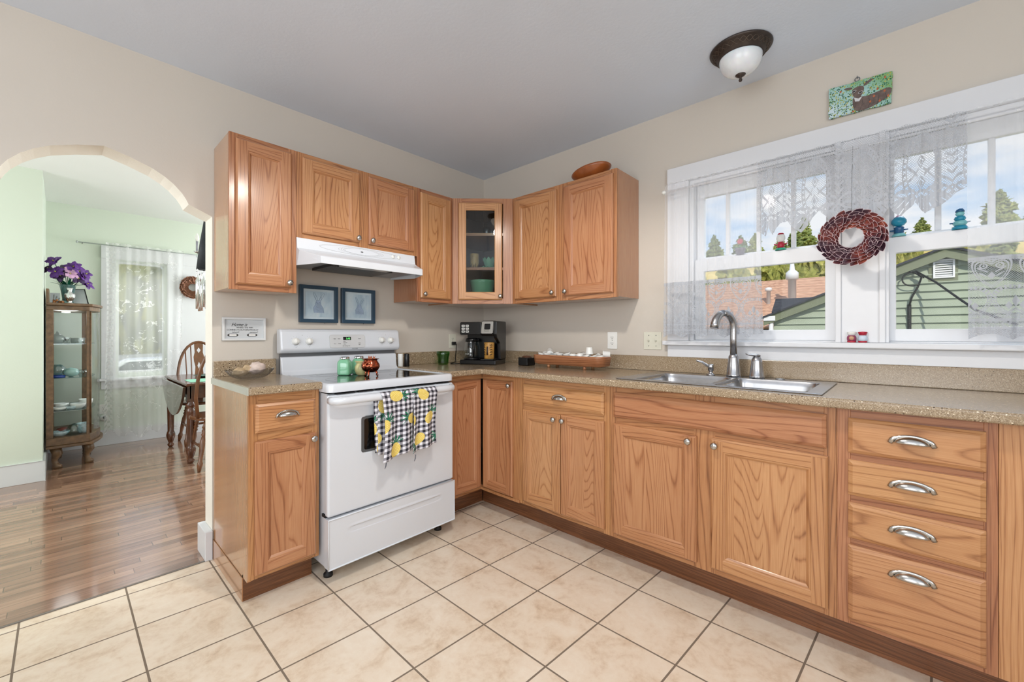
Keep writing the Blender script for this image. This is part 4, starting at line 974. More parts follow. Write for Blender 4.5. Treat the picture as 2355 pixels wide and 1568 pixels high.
for k in range(1, 11):
    a = PI*k/10*0.93; pts.append(tuple(Vector((fx, fy, fz+0.255)) + sp*(0.068*(1-math.cos(a))) + Vector((0, 0, 0.075*math.sin(a)))))
m = MB(); m.tube(pts[:9], 0.0165, 16); m.build('spout_neck', STEEL, fc)
e = Vector(pts[-1])
m = MB(); m.tube(pts[8:]+[tuple(e+sp*0.006+Vector((0, 0, -0.02)))], [0.0168, 0.0175, 0.0185, 0.0195, 0.0205, 0.0205][:len(pts[8:])+1], 16); m.build('spray_head', STEEL, fc)
m = MB(); m.lathe([(0.021, 0), (0.0215, 0.006), (0.0215, 0.010), (0.018, 0.012)], (fx, fy, fz-0.0), 8); 
hl = thing('lever_mixer', 'squat single lever mixer standing right of the gooseneck faucet', 'tap lever', (-0.150, -2.120, fz))
hx_, hy_ = -0.150, -2.120
m = MB(); m.lathe([(0.034, 0), (0.035, 0.010), (0.033, 0.014), (0.028, 0.05), (0.0245, 0.080), (0.0245, 0.084), (0.023, 0.094), (0.016, 0.108), (0.006, 0.115), (0, 0.116)], (hx_, hy_, fz), 28); m.build('handle_body', STEEL, hl)
lv = Vector((-0.55, 0.83, 0)).normalized(); b0 = Vector((hx_, hy_, fz+0.112))
m = MB(); m.tube([b0-lv*0.012, b0+lv*0.010+Vector((0, 0, .005)), b0+lv*0.035+Vector((0, 0, .006)), b0+lv*0.050+Vector((0, 0, .011))], [0.014, 0.015, 0.010, 0.006], 12, 0, 0.5, up=(0, 0, 1)); m.build('lever', STEEL, hl)
sd = thing('soap_dispenser', 'small brushed steel soap pump left of the faucet', 'soap pump', (-0.135, -1.900, fz))
m = MB(); sx_, sy_ = -0.135, -1.900; m.lathe([(0.022, 0), (0.022, 0.004), (0.013, 0.010), (0.010, 0.014), (0.010, 0.022), (0.0145, 0.026), (0.0145, 0.056), (0.0125, 0.060), (0, 0.060)], (sx_, sy_, fz), 24); m.build('pump_body', STEEL, sd)
b0 = Vector((sx_, sy_, fz+0.048)); dv = Vector((-0.62, 0.78, 0)).normalized()
m = MB(); m.tube([b0, b0+dv*0.018+Vector((0, 0, .004)), b0+dv*0.045+Vector((0, 0, .022)), b0+dv*0.075+Vector((0, 0, .032))], [0.008, 0.0075, 0.006, 0.0055], 10); m.build('pump_spout', STEEL, sd)
# ================================================================== towel on the oven door
def m_towel():
    m, nt, b = new('gingham_pineapple_cloth'); t = nt.nodes.new('ShaderNodeUVMap'); sp = nt.nodes.new('ShaderNodeSeparateXYZ'); nt.links.new(t.outputs[0], sp.inputs[0])
    u, v = X(nt, sp.outputs[0]), X(nt, sp.outputs[1])
    p = 0.029
    a = (u/p).fr() > 0.5; c = (v/p).fr() > 0.5
    s_ = a + c
    base = ramp(nt, (s_*0.5).k, [(0.0, col(226, 226, 234)), (0.25, col(140, 138, 146)), (0.75, col(32, 32, 42))], 'CONSTANT')
    # pineapples on a brick lattice, each with its leaves
    cw, ch = 0.160, 0.140
    row = (v/ch).fl(); uu = u/cw + row*0.42
    ci = uu.fl()
    wn = nt.nodes.new('ShaderNodeTexWhiteNoise'); wn.noise_dimensions = '2D'; nt.links.new(vec(nt, ci, row, 0.0), wn.inputs['Vector']); r = X(nt, wn.outputs[0])
    x = (uu.fr()-0.5)*cw; y = ((v/ch).fr()-0.5)*ch
    ang = r*5.0-1.2; ca, sa = ang.cos(), ang.sin()
    X_ = x*ca + y*sa; Y_ = y*ca - x*sa
    fruit = (((X_+0.014)/0.034).pw(2.0) + (Y_/0.027).pw(2.0)) < 1.0
    fx = (X_+0.018)/0.038; fruit = ((fx*fx) + (Y_/0.031)*(Y_/0.031)) < 1.0
    lx = X_-0.014; th = Y_.atan2(lx); rr = (lx*lx+Y_*Y_).sqrt()
    leaf = (rr < (0.030 + (th*11.0).cos()*0.018 + (th*23.0).sin()*0.006)) * (th.abs() < 1.15) * (rr > 0.001)
    dots = (((X_/0.0085).fr()-0.5)*((X_/0.0085).fr()-0.5) + ((Y_/0.0085 + (X_/0.0085).fl()*0.5).fr()-0.5)*((Y_/0.0085+(X_/0.0085).fl()*0.5).fr()-0.5)) < 0.045
    lc = ramp(nt, ((th*17.0).sin()*0.5+0.5).k, [(0.3, col(12, 84, 62)), (0.7, col(36, 128, 92))])
    c1 = mixc(nt, leaf, base, lc)
    yl = mixc(nt, dots, col(224, 196, 96), col(244, 232, 170))
    c2 = mixc(nt, fruit, c1, yl)
    nt.links.new(c2, b.inputs['Base Color']); b.inputs['Roughness'].default_value = 0.85
    return m
TOWEL = m_towel()
tw = thing('dish_towel', 'black and white gingham dish towel printed with pineapples, draped over the oven handle', 'towel', (-1.29, -0.75, 0.55))
def towel_half(a0, a1, zb0, zb1, ph, uo, back=0.30, name='towel_panel'):
    R = 0.0215; zc = 0.877; dc = 0.744
    Lf = 0.36
    def pt(u, v):
        # v 0..1 over the cloth: back part, over the bar, front part
        zb = zb0+(zb1-zb0)*u
        top = 0.10
        if v < 0.3:
            t = v/0.3; z = zc-back*(1-t); d = dc-R*0.8+0.0; th = None
        elif v < 0.42:
            t = (v-0.3)/0.12; th = PI*t; z = zc+R*math.sin(th); d = dc-R*math.cos(th)
        else:
            t = (v-0.42)/0.58; z = zc-(zc-zb)*t; d = dc+R
            d += 0.010*t + 0.011*math.sin(u*PI*3.2+ph)*min(1, t*1.6)
        a = a0+(a1-a0)*u
        if v > 0.42:
            t = (v-0.42)/0.58; a += 0.006*math.sin(t*3+ph)+ (0.5-u)*0.014*math.sin(t*PI)
        return a, d, z
    def fn(u, v):
        a, d, z = pt(u, v); return FN.p(a, d, z)
    def uvf(u, v):
        L = 0.30+0.067+0.34
        s = (0.30*(v/0.3)) if v < 0.3 else (0.30+0.067*(v-0.3)/0.12 if v < 0.42 else 0.367+(0.34)*(v-0.42)/0.58)
        return (uo+(a1-a0)*u*1.02, 1.0-s)
    m = MB(); m.grid(fn, 40, 70, uvf=uvf); return m.build(name, TOWEL, tw, solid=0.0018)
towel_half(-1.455, -1.270, 0.548, 0.585, 0.4, 0.03)
towel_half(-1.277, -1.112, 0.560, 0.588, 2.0, 0.235)
m = MB()
def flap(u, v): 
    return FN.p(-1.478+0.045*u+0.01*v, 0.722+0.004*math.sin(u*5), 0.86-0.27*v)
m.grid(flap, 6, 20, uvf=lambda u, v: (0.4+0.05*u, 0.9-0.27*v)); m.build('back_flap', TOWEL, tw, solid=0.0015)
m = MB()
for a, z in ((-1.432, 0.548), (-1.255, 0.548)):
    m.tube([FN.p(a, 0.768, z), FN.p(a-0.004, 0.770, z-0.02), FN.p(a-0.010, 0.770, z-0.034)], [0.004, 0.005, 0.002], 6, 0, 0.4)
m.build('hanging_loop', pr('grey_tape', (96, 96, 104), 0.7), tw)

# ================================================================== things on the stove
ZS = 0.953
def shaker(x, y, label):
    t = thing('square_shaker', label, 'shaker', (x, y, ZS), 'green square shakers on the stove')
    m = MB(); m.lathe([(0.031, 0), (0.035, 0.004), (0.036, 0.010), (0.036, 0.066), (0.034, 0.078), (0.026, 0.088), (0.024, 0.092)], (x, y, ZS), 40, 0, sq=5, a0=PI/40)
    m.xf(Matrix.Translation((x, y, 0)) @ Matrix.Rotation(math.radians(44), 4, 'Z') @ Matrix.Translation((-x, -y, 0))); m.build('jar', JADE, t)
    m = MB(); m.lathe([(0.0265, 0.090), (0.0275, 0.092), (0.0275, 0.102), (0.024, 0.106), (0.0, 0.108)], (x, y, ZS), 28); m.build('metal_lid', CHROME, t); return t
shaker(-1.415, -0.285, 'square green glass shaker with metal lid, the nearer one left on the stove')
shaker(-1.318, -0.270, 'square green glass shaker with metal lid, half hidden behind the cream pot')
cr = lobj('cream_pot', 'mottled cream clay pot between the green shakers and the copper kettle', 'pot', [(0.024, 0), (0.034, 0.008), (0.043, 0.030), (0.042, 0.050), (0.034, 0.066), (0.033, 0.072), (0.040, 0.078), (0.041, 0.081), (0.037, 0.081), (0.030, 0.072), (0.03, 0.02), (0, 0.01)], (-1.352, -0.375, ZS), pr('mottled_cream_glaze', (190, 184, 132), 0.3, 0, 0.25, 24))
kt = thing('copper_cauldron', 'small hammered copper cauldron on three legs on the stove top', 'cauldron', (-1.345, -0.470, ZS))
kx, ky = -1.352, -0.470
m = MB(); m.lathe([(0.0, 0.020), (0.020, 0.022), (0.036, 0.032), (0.044, 0.048), (0.043, 0.062), (0.034, 0.078), (0.031, 0.083), (0.036, 0.088), (0.041, 0.089), (0.041, 0.091), (0.034, 0.091), (0.029, 0.083), (0.036, 0.06), (0.03, 0.035), (0, 0.03)], (kx, ky, ZS), 36); m.build('bowl', COPPER, kt)
for k in range(3):
    a = math.radians(225+k*120); dx, dy = math.cos(a), math.sin(a)
    m = MB(); m.tube([(kx+0.026*dx, ky+0.026*dy, ZS+0.028), (kx+0.032*dx, ky+0.032*dy, ZS+0.015), (kx+0.030*dx, ky+0.030*dy, ZS+0.006), (kx+0.037*dx, ky+0.037*dy, ZS+0.003)], [0.006, 0.0045, 0.004, 0.005], 8); m.build('leg', COPPER, kt)
m = MB(); cdir = Vector((-0.72, -0.69, 0)).normalized(); c0 = Vector((kx, ky, ZS+0.062))+cdir*0.044; tv = Vector((-cdir.y, cdir.x, 0))
m.tube([c0+tv*0.010*math.cos(t/16*2*PI)+Vector((0, 0, 0.010*math.sin(t/16*2*PI))) for t in range(17)], 0.0028, 6); m.lathe([(0, 0), (0.004, 0.002), (0, 0.004)], c0, 8, 0, cdir); m.build('ring_ornament', COPPER, kt)
m = MB(); rd = random.Random(3)
for k in range(26):
    a = rd.uniform(0, 2*PI); r = rd.uniform(0, 0.024); x, y = kx+r*math.cos(a), ky+r*math.sin(a)
    m.tube([(x, y, ZS+0.06), (x+rd.uniform(-.008, .008), y+rd.uniform(-.008, .008), ZS+rd.uniform(0.095, 0.106))], 0.0012, 5)
m.build('dried_stems', pr('dried_stems', (176, 98, 62), 0.7), kt)
tag(kt.children[-1], kind='stuff')
kt.scale = (1.16, 1.16, 1.10)
lobj('white_canister', 'slim white cylinder canister just right of the stove backguard', 'canister', [(0.0165, 0), (0.018, 0.002), (0.018, 0.086), (0.016, 0.089), (0, 0.089)], (-0.905, -0.085, ZC), PLASTW)
lobj('black_canister', 'slim black cylinder canister beside the white one, right of the stove', 'canister', [(0.0165, 0), (0.018, 0.002), (0.018, 0.086), (0.016, 0.089), (0, 0.089)], (-0.866, -0.105, ZC), BLACK)
# green tumbler
lobj('green_glass_tumbler', 'translucent green pressed glass tumbler on the worktop left of the coffee maker', 'tumbler', [(0.034, 0), (0.038, 0.004), (0.040, 0.02), (0.042, 0.055), (0.048, 0.075), (0.050, 0.098), (0.048, 0.098), (0.045, 0.076), (0.038, 0.05), (0.035, 0.010), (0, 0.008)], (-0.585, -0.165, ZC), GREENGL, sq=0)

# ------------------------------------------------------------------ coffee maker
ck = bpy.data.objects.new('coffee_maker', None); C.objects.link(ck); ck['_local'] = 1
tag(ck, 'black twin coffee maker with glass carafe and single-serve side in the corner', 'coffee maker')
FL = Frame((0, 0, 0), (1, 0, 0), (0, -1, 0))     # a across, d towards viewer
def lb(name, mat, boxes, par, bev=0.004):
    m = MB()
    for b_ in boxes: m.box(*b_, 0, FL)
    return m.build(name, mat, par, bevel=bev, seg=3)
lb('base', BLACK, [(-0.145, 0.145, -0.11, 0.12, 0, 0.035)], ck, 0.008)
lb('back_tower', BLACK, [(-0.145, 0.145, -0.11, -0.02, 0.035, 0.24)], ck, 0.01)
m = MB(); m.prism(rrect(-0.15, 0.02, 0.222, 0.318, 0.012), FL, -0.11, 0.105); hdl = m.build('brew_head', BLACK, ck, bevel=0.004)
m = MB(); FS = Frame((0, 0, 0), (0, -1, 0), (1, 0, 0))
m.prism([(-0.11, 0.035), (0.02, 0.035), (0.035, 0.16), (0.10, 0.20), (0.112, 0.23), (0.105, 0.325), (-0.105, 0.325), (-0.11, 0.31)], FS, 0.122, 0.148); m.build('side_panel', BLACK, ck, bevel=0.006)
m = MB(); m.prism([(-0.11, 0.22), (0.10, 0.215), (0.112, 0.235), (0.092, 0.322), (0.07, 0.328), (-0.105, 0.325)], FS, 0.022, 0.122); sh = m.build('single_serve_head', BLACK, ck, bevel=0.005)
m = MB(); sl = Vector((0, 0.0, 0)); 
def sp_(a, z, off): 
    t = (z-0.235)/0.087; return FL.p(a, 0.112-0.020*t+off, z)
o_ = rrect(0.028, 0.118, 0.232, 0.322, 0.008); i_ = rrect(0.050, 0.098, 0.262, 0.305, 0.006)
n = len(o_); vs = [sp_(a, z, 0.0005) for a, z in o_]+[sp_(a, z, 0.006) for a, z in o_]+[sp_(a, z, 0.006) for a, z in i_]+[sp_(a, z, 0.002) for a, z in i_]
m.mesh(vs, [(j*n+k, j*n+(k+1) % n, (j+1)*n+(k+1) % n, (j+1)*n+k) for j in range(3) for k in range(n)]); m.build('silver_bezel', pr('satin_silver_plastic', (176, 174, 168), 0.35, 0.5), sh)
m = MB(); m.mesh([sp_(a, z, 0.0035) for a, z in i_], [list(range(n))]); m.build('lid_window', BLACK, sh)
m = MB(); m.box(0.052, 0.096, 0.104, 0.118, 0.249, 0.262, 0, FL); m.build('release_latch', pr('satin_silver_plastic_2', (160, 158, 152), 0.35, 0.5), sh, bevel=0.003)
for r_ in range(3):
    for c_ in range(2):
        a, z = -0.121+c_*0.033, 0.290-r_*0.0215
        m = MB(); m.prism(rrect(a-0.0125, a+0.0125, z-0.0075, z+0.0075, 0.003), FL, 0.1055, 0.108); bt = m.build('button', PLASTW, hdl)
m = MB()
for r_ in range(3):
    for c_ in range(2):
        a, z = -0.121+c_*0.033, 0.290-r_*0.0215; m.box(a-0.008, a+0.008, 0.108, 0.1083, z-0.002, z+0.002, 0, FL)
m.build('button_symbols', INKB, hdl)
# carafe
cf = MB(); cf.lathe([(0.045, 0), (0.058, 0.006), (0.062, 0.03), (0.062, 0.075), (0.054, 0.115), (0.047, 0.135), (0.049, 0.14)], FL.p(-0.075, 0.045, 0.038), 32); cfo = cf.build('carafe', CLEAR, ck)
m = MB(); m.lathe([(0.050, 0.132), (0.051, 0.150), (0.040, 0.160), (0, 0.160)], FL.p(-0.075, 0.045, 0.038), 28); m.lathe([(0.060, -0.004), (0.063, 0.004), (0.060, 0.010)], FL.p(-0.075, 0.045, 0.038), 28); m.build('carafe_collar', BLACK, cfo)
m = MB(); m.tube([FL.p(-0.045, 0.095, 0.175), FL.p(-0.035, 0.118, 0.165), FL.p(-0.032, 0.120, 0.10), FL.p(-0.04, 0.10, 0.06)], [0.008, 0.009, 0.009, 0.007], 10, 0, 1.6); m.build('carafe_handle', BLACK, cfo)
text('12 CUP', 0.010, FL.p(-0.105, 0.1075, 0.075), (1, 0, 0), (0, 0, 1), PLASTW, 'carafe_print', cfo)
m = MB(); m.box(0.025, 0.12, -0.02, 0.118, 0.035, 0.043, 0, FL); m.build('drip_tray', BLACKM, ck, bevel=0.002)
ck.location = (-0.318, -0.322, ZC); ck.rotation_euler = (0, 0, math.atan2(-0.41, -0.91)+PI/2)
def ckw(a, d, z): return Matrix.Translation(ck.location) @ Matrix.Rotation(ck.rotation_euler[2], 4, 'Z') @ FL.p(a, d, z)
mugp = ckw(0.072, 0.062, 0.043)
mg = thing('tiki_mug', 'tan and brown carved face mug standing in the single-serve side of the coffee maker', 'mug', mugp)
m = MB(); m.lathe([(0.036, 0), (0.038, 0.004), (0.038, 0.05), (0.040, 0.118), (0.040, 0.122), (0.037, 0.122), (0.035, 0.02), (0, 0.01)], mugp, 32); m.build('mug_body', pr('ochre_glaze', (176, 130, 62), 0.3, 0, 0.3, 40), mg)
mf = Vector((-0.91, -0.41, 0)).normalized()
m = MB()
def onmug(t, z, off=0.0395):
    c_, s_ = math.cos(t), math.sin(t); v = Vector((mf.x*c_-mf.y*s_, mf.x*s_+mf.y*c_, 0)); return mugp+v*off+Vector((0, 0, z))
m.tube([onmug(0, 0.03), onmug(0, 0.06), onmug(0, 0.092)], [0.007, 0.006, 0.005], 8)
for sg in (1, -1):
    for z in (0.030, 0.048, 0.066, 0.084, 0.100): m.tube([onmug(sg*0.45, z), onmug(sg*0.75, z+0.006), onmug(sg*1.0, z+0.001)], [0.0015, 0.0035, 0.0012], 6)
m.build('carved_face', pr('dark_brown_mug_glaze', (58, 36, 22), 0.4), mg)
# outlet behind with plug and cord
def plate(name, label, fr, a0, a1, z0, z1, mat, kind, cat='outlet'):
    t = thing(name, label, cat, fr.p((a0+a1)/2, 0, z0))
    m = MB(); m.prism(rrect(a0, a1, z0, z1, 0.004, 3), fr, 0.0005, 0.006); m.build('cover_plate', mat, t, bevel=0.002)
    ac, zc_ = (a0+a1)/2, (z0+z1)/2
    if kind == 'outlet':
        for dz in (-0.0195, 0.0195):
            m = MB(); pts = [(ac+0.0165*math.cos(q), zc_+dz+max(-0.0135, min(0.0135, 0.0165*math.sin(q)))) for q in [2*PI*k/28 for k in range(28)]]; m.prism(pts, fr, 0.006, 0.0078); so = m.build('socket', mat, t)
            m = MB(); m.box(ac-0.0075, ac-0.0055, 0.0075, 0.0081, zc_+dz-0.004, zc_+dz+0.006, 0, fr); m.box(ac+0.0055, ac+0.0075, 0.0075, 0.0081, zc_+dz-0.004, zc_+dz+0.006, 0, fr)
            m.prism(arc(ac, zc_+dz-0.0085, 0.0025, 0, 330, 10), fr, 0.0075, 0.0081); m.build('slots', SLOT, so)
        m = MB(); m.lathe([(0.003, 0), (0, 0.001)], fr.p(ac, 0.006, zc_), 8, 0, fr.n); m.build('screw', GREYM, t)
    if kind == 'switch':
        for da in (-0.023, 0.023):
            m = MB(); m.box(ac+da-0.005, ac+da+0.005, 0.006, 0.0075, zc_-0.012, zc_+0.012, 0, fr)
            m.prism([(zc_*0+0, 0)], fr, 0, 0) if False else None
            p0 = fr.p(ac+da, 0.006, zc_); m.tube([p0+Vector((0, 0, -0.004)), p0+fr.n*0.010+Vector((0, 0, 0.006))], [0.0058, 0.0050], 8); m.build('toggle', mat, t, bevel=0.001)
            for dz in (-0.033, 0.033):
                m = MB(); m.lathe([(0.003, 0), (0, 0.001)], fr.p(ac+da, 0.006, zc_+dz), 8, 0, fr.n); m.build('screw', GREYM, t)
    return t
plate('wall_outlet', 'white duplex outlet on the wall between the oak cabinets and the switch plate', FE, 1.207, 1.278, 1.093, 1.207, PLASTW, 'outlet')
plate('light_switch', 'double ivory toggle switch plate just left of the window sill', FE, 1.462, 1.576, 1.095, 1.206, PLASTI, 'switch', 'switch')
ow = plate('wall_outlet', 'ivory outlet beside the coffee maker with a black plug in it', FN, -0.394, -0.324, 1.079, 1.192, PLASTI, 'outlet')
cdp = thing('power_cord', 'black coffee maker cord hanging from the outlet to the worktop', 'cord', (-0.36, -0.05, ZC))
m = MB(); m.box(-0.375, -0.343, 0.008, 0.035, 1.104, 1.130, 0, FN); m.build('plug', BLACK, cdp, bevel=0.005)
m = MB(); m.tube([FN.p(-0.359, 0.032, 1.118), FN.p(-0.362, 0.055, 1.112), FN.p(-0.385, 0.08, 1.06), FN.p(-0.41, 0.10, 1.0), FN.p(-0.43, 0.13, 0.974), FN.p(-0.50, 0.15, 0.969), FN.p(-0.53, 0.19, 0.969), FN.p(-0.49, 0.225, 0.969), FN.p(-0.42, 0.215, 0.97)], 0.0035, 8); m.build('cable', BLACK, cdp)

# ------------------------------------------------------------------ wooden tray with coffee pods
ty = thing('wooden_tray', 'long footed acacia wood dough tray full of white coffee pods on the worktop', 'tray', (-0.20, -1.03, ZC))
WOODT = oak('acacia_wood', False, -0.10, 1.0, 0.6)
x0, x1, y0, y1 = -0.285, -0.125, -1.325, -0.760
def loop(sx_, sy_, z, r, N=12):
    cx, cy = (x0+x1)/2, (y0+y1)/2; hx, hy = (x1-x0)/2*sx_, (y1-y0)/2*sy_
    return [(x, y, z) for x, y in rrect(cx-hx, cx+hx, cy-hy, cy+hy, min(r, hx*0.95), N)]
m = MB(); L = [loop(0.72, 0.90, 0.984, 0.04), loop(0.90, 0.97, 0.992, 0.05), loop(1, 1, 1.040, 0.06), loop(1, 1, 1.050, 0.06), loop(0.84, 0.95, 1.050, 0.05), loop(0.80, 0.93, 1.010, 0.045), loop(0.6, 0.85, 0.998, 0.03)]
n = len(L[0]); m.mesh([p for l in L for p in l], [(j*n+k, j*n+(k+1) % n, (j+1)*n+(k+1) % n, (j+1)*n+k) for j in range(6) for k in range(n)], 0, True)
m.face(L[0][::-1]); m.face(L[6]); m.build('tray_body', WOODT, ty)
for a, b_ in ((-0.255, -0.90), (-0.255, -1.185), (-0.155, -0.90), (-0.155, -1.185)):
    m = MB(); m.lathe([(0.010, 0), (0.011, 0.022)], (a, b_, ZC), 12); m.build('foot', WOODT, ty)
pod = MB(); pod.lathe([(0.0, 0.045), (0.018, 0.045), (0.0195, 0.043), (0.0235, 0.006), (0.0255, 0.003), (0.0255, 0.0), (0.0, 0.0005)], (0, 0, 0), 22)
pd = pod.build('coffee_pod', PLASTW, None, base=False); rd = random.Random(11)
tag(pd, 'white coffee pod lying loose in the wooden tray', 'coffee pod', 'coffee pods in the wooden tray')
pods = [((-0.20, -1.185, 1.062), 0, 0, 'white coffee pod standing upside down on top of the heap'), ((-0.19, -1.278, 1.062), PI/2, 0.5, 'white coffee pod lying on its side at the window end of the tray'), ((-0.205, -0.872, 1.053), 0.95, 2.2, 'tilted white coffee pod sticking up near the corner end of the tray')]
for k in range(20):
    pods.append(((-0.205+(-0.032 if k % 2 else 0.030)+rd.uniform(-.006, .006), -0.800-k*0.0255, 1.054+rd.uniform(-0.003, 0.010)), PI+rd.uniform(-0.5, 0.5), rd.uniform(0, 6), 'white coffee pod packed lid-up in the heap in the wooden tray'))
for k, (p, rx, rz, lab) in enumerate(pods):
    o = pd if k == 0 else dup(pd)
    o['label'] = lab; o.location = p; o.rotation_euler = (rx, 0, rz)
ph = thing('pod_box', 'small black box with a brown lid at the left end of the wooden tray', 'box', (-0.21, -0.665, ZC))
m = MB(); m.box(-0.262, -0.172, -0.715, -0.628, ZC+0.001, ZC+0.058); m.build('box_body', BLACK, ph, bevel=0.004)
m = MB(); m.lathe([(0.036, 0), (0.034, 0.008), (0.02, 0.013), (0, 0.014)], (-0.215, -0.672, ZC+0.058), 24); m.build('lid', pr('brown_lid', (92, 58, 40), 0.35), ph)

# ------------------------------------------------------------------ glass dish with stones
gd = thing('cut_glass_dish', 'oval cut glass dish on the short worktop left of the stove', 'dish', (-1.895, -0.20, ZC))
gx, gy = -1.897, -0.235
m = MB()
def dish(u, v):
    a = 2*PI*u; r = 0.050+0.060*v**0.8; z = 0.004+0.042*v**1.6+0.005*abs(math.cos(a*8))*v*v; w = 1+0.035*math.cos(a*24+v*9)
    return (gx+r*w*math.cos(a), gy+r*w*0.78*math.sin(a), ZC+z)
m.grid(dish, 96, 10); m.grid(lambda u, v: (gx+0.050*v*math.cos(2*PI*u), gy+0.039*v*math.sin(2*PI*u), ZC+0.004), 32, 3)
m.build('dish_bowl', m_glass('smoky_cut_glass', (0.66, 0.68, 0.71), 0.10, 0.20), gd, weld=True)
STN = pr('pale_pink_coral_stone', (206, 188, 178), 0.9, 0, 0.15, 40, bmp=0.8, bscale=160); STN2 = pr('tan_coral_stone', (186, 162, 128), 0.9, 0, 0.2, 40, bmp=0.8, bscale=160)
for k, (dx, dy, dz, r, sq_, mt, lab) in enumerate(((0.030, 0.0, 0.052, 0.036, (1.15, .9, .85), STN, 'big pinkish rough stone at the right in the glass dish'), (-0.045, 0.0, 0.036, 0.026, (1.35, 1, .75), STN2, 'flat tan rough stone at the left in the glass dish'), (-0.008, 0.012, 0.048, 0.024, (1.1, 1, .9), STN2, 'tan rough stone wedged in the middle of the glass dish'), (-0.040, 0.035, 0.045, 0.018, (1.2, 1, .7), STN2, 'small tan stone at the back of the glass dish'))):
    vs, fs = blob(k+3, r, 0.28, 3, 2.0, sq_); m = MB(); m.mesh([v+Vector((gx+dx, gy+dy, ZC+dz)) for v in vs], fs, 0, True); tag(m.build('rough_stone', mt), lab, 'stone', 'stones in the glass dish')

# ------------------------------------------------------------------ signs and pictures on the stove wall
sg_ = thing('wall_sign', 'small white framed sign reading Home is where the wifi connects automatically', 'sign', (-1.86, -0.01, 1.155))
m = MB(); m.cells([-1.968, -1.957, -1.766, -1.755], [1.157, 1.168, 1.272, 1.283], lambda i, j: not (i == 1 and j == 1), 0.001, 0.016, 0, FN); m.build('frame', pr('white_sign_frame', (214, 216, 216), 0.5), sg_, bevel=0.0015)
m = MB(); m.box(-1.958, -1.765, 0.001, 0.005, 1.167, 1.273, 0, FN); bd = m.build('board', pr('grey_sign_board', (196, 200, 202), 0.6), sg_)
UP = (0, 0, 1)
text('Home is', 0.026, FN.p(-1.925, 0.0056, 1.236), (1, 0, 0), UP, INKB, 'lettering', bd, shear=0.5, sx=0.86)
text('WHERE THE WIFI', 0.0105, FN.p(-1.900, 0.0056, 1.2245), (1, 0, 0), UP, INKB, 'lettering', bd, sx=1.0)
text('CONNECTS AUTOMATICALLY', 0.0105, FN.p(-1.945, 0.0056, 1.212), (1, 0, 0), UP, INKB, 'lettering', bd, sx=1.07)
text('network', 0.010, FN.p(-1.922, 0.0056, 1.2005), (1, 0, 0), UP, INKB, 'lettering', bd, shear=0.5)
text('password', 0.010, FN.p(-1.835, 0.0056, 1.2005), (1, 0, 0), UP, INKB, 'lettering', bd, shear=0.5)
for a in (-1.917, -1.823):
    m = MB(); o_ = [(a-0.027, 1.187), (a-0.020, 1.194), (a+0.020, 1.194), (a+0.027, 1.187), (a+0.020, 1.180), (a-0.020, 1.180)]
    m.prism(o_, FN, 0.005, 0.0085); m.build('label_holder', pr('dark_metal_holder', (92, 90, 90), 0.35, 0.8), bd, bevel=0.0008)
    m = MB(); m.box(a-0.017, a+0.017, 0.0085, 0.0089, 1.183, 1.1915, 0, FN); m.build('paper_label', PLASTW, bd)
def m_art():
    mm, nt, b = new('pale_blue_wash'); x, y, z = coords(nt); n = noise(nt, vec(nt, x*14.0, y, z*5.0), 1.0, 5.0, 0.6, 0.5)
    nt.links.new(ramp(nt, n.k, [(0.3, col(160, 184, 202)), (0.5, col(198, 214, 224)), (0.7, col(220, 228, 232))]), b.inputs['Base Color']); b.inputs['Roughness'].default_value = 0.5; return mm
ART = m_art(); ARTL = pr('blue_grey_brush_line', (104, 124, 154), 0.6, 0, 0.15); ARTF = pr('pale_lilac_wash', (164, 180, 202), 0.6, 0, 0.12, 40)
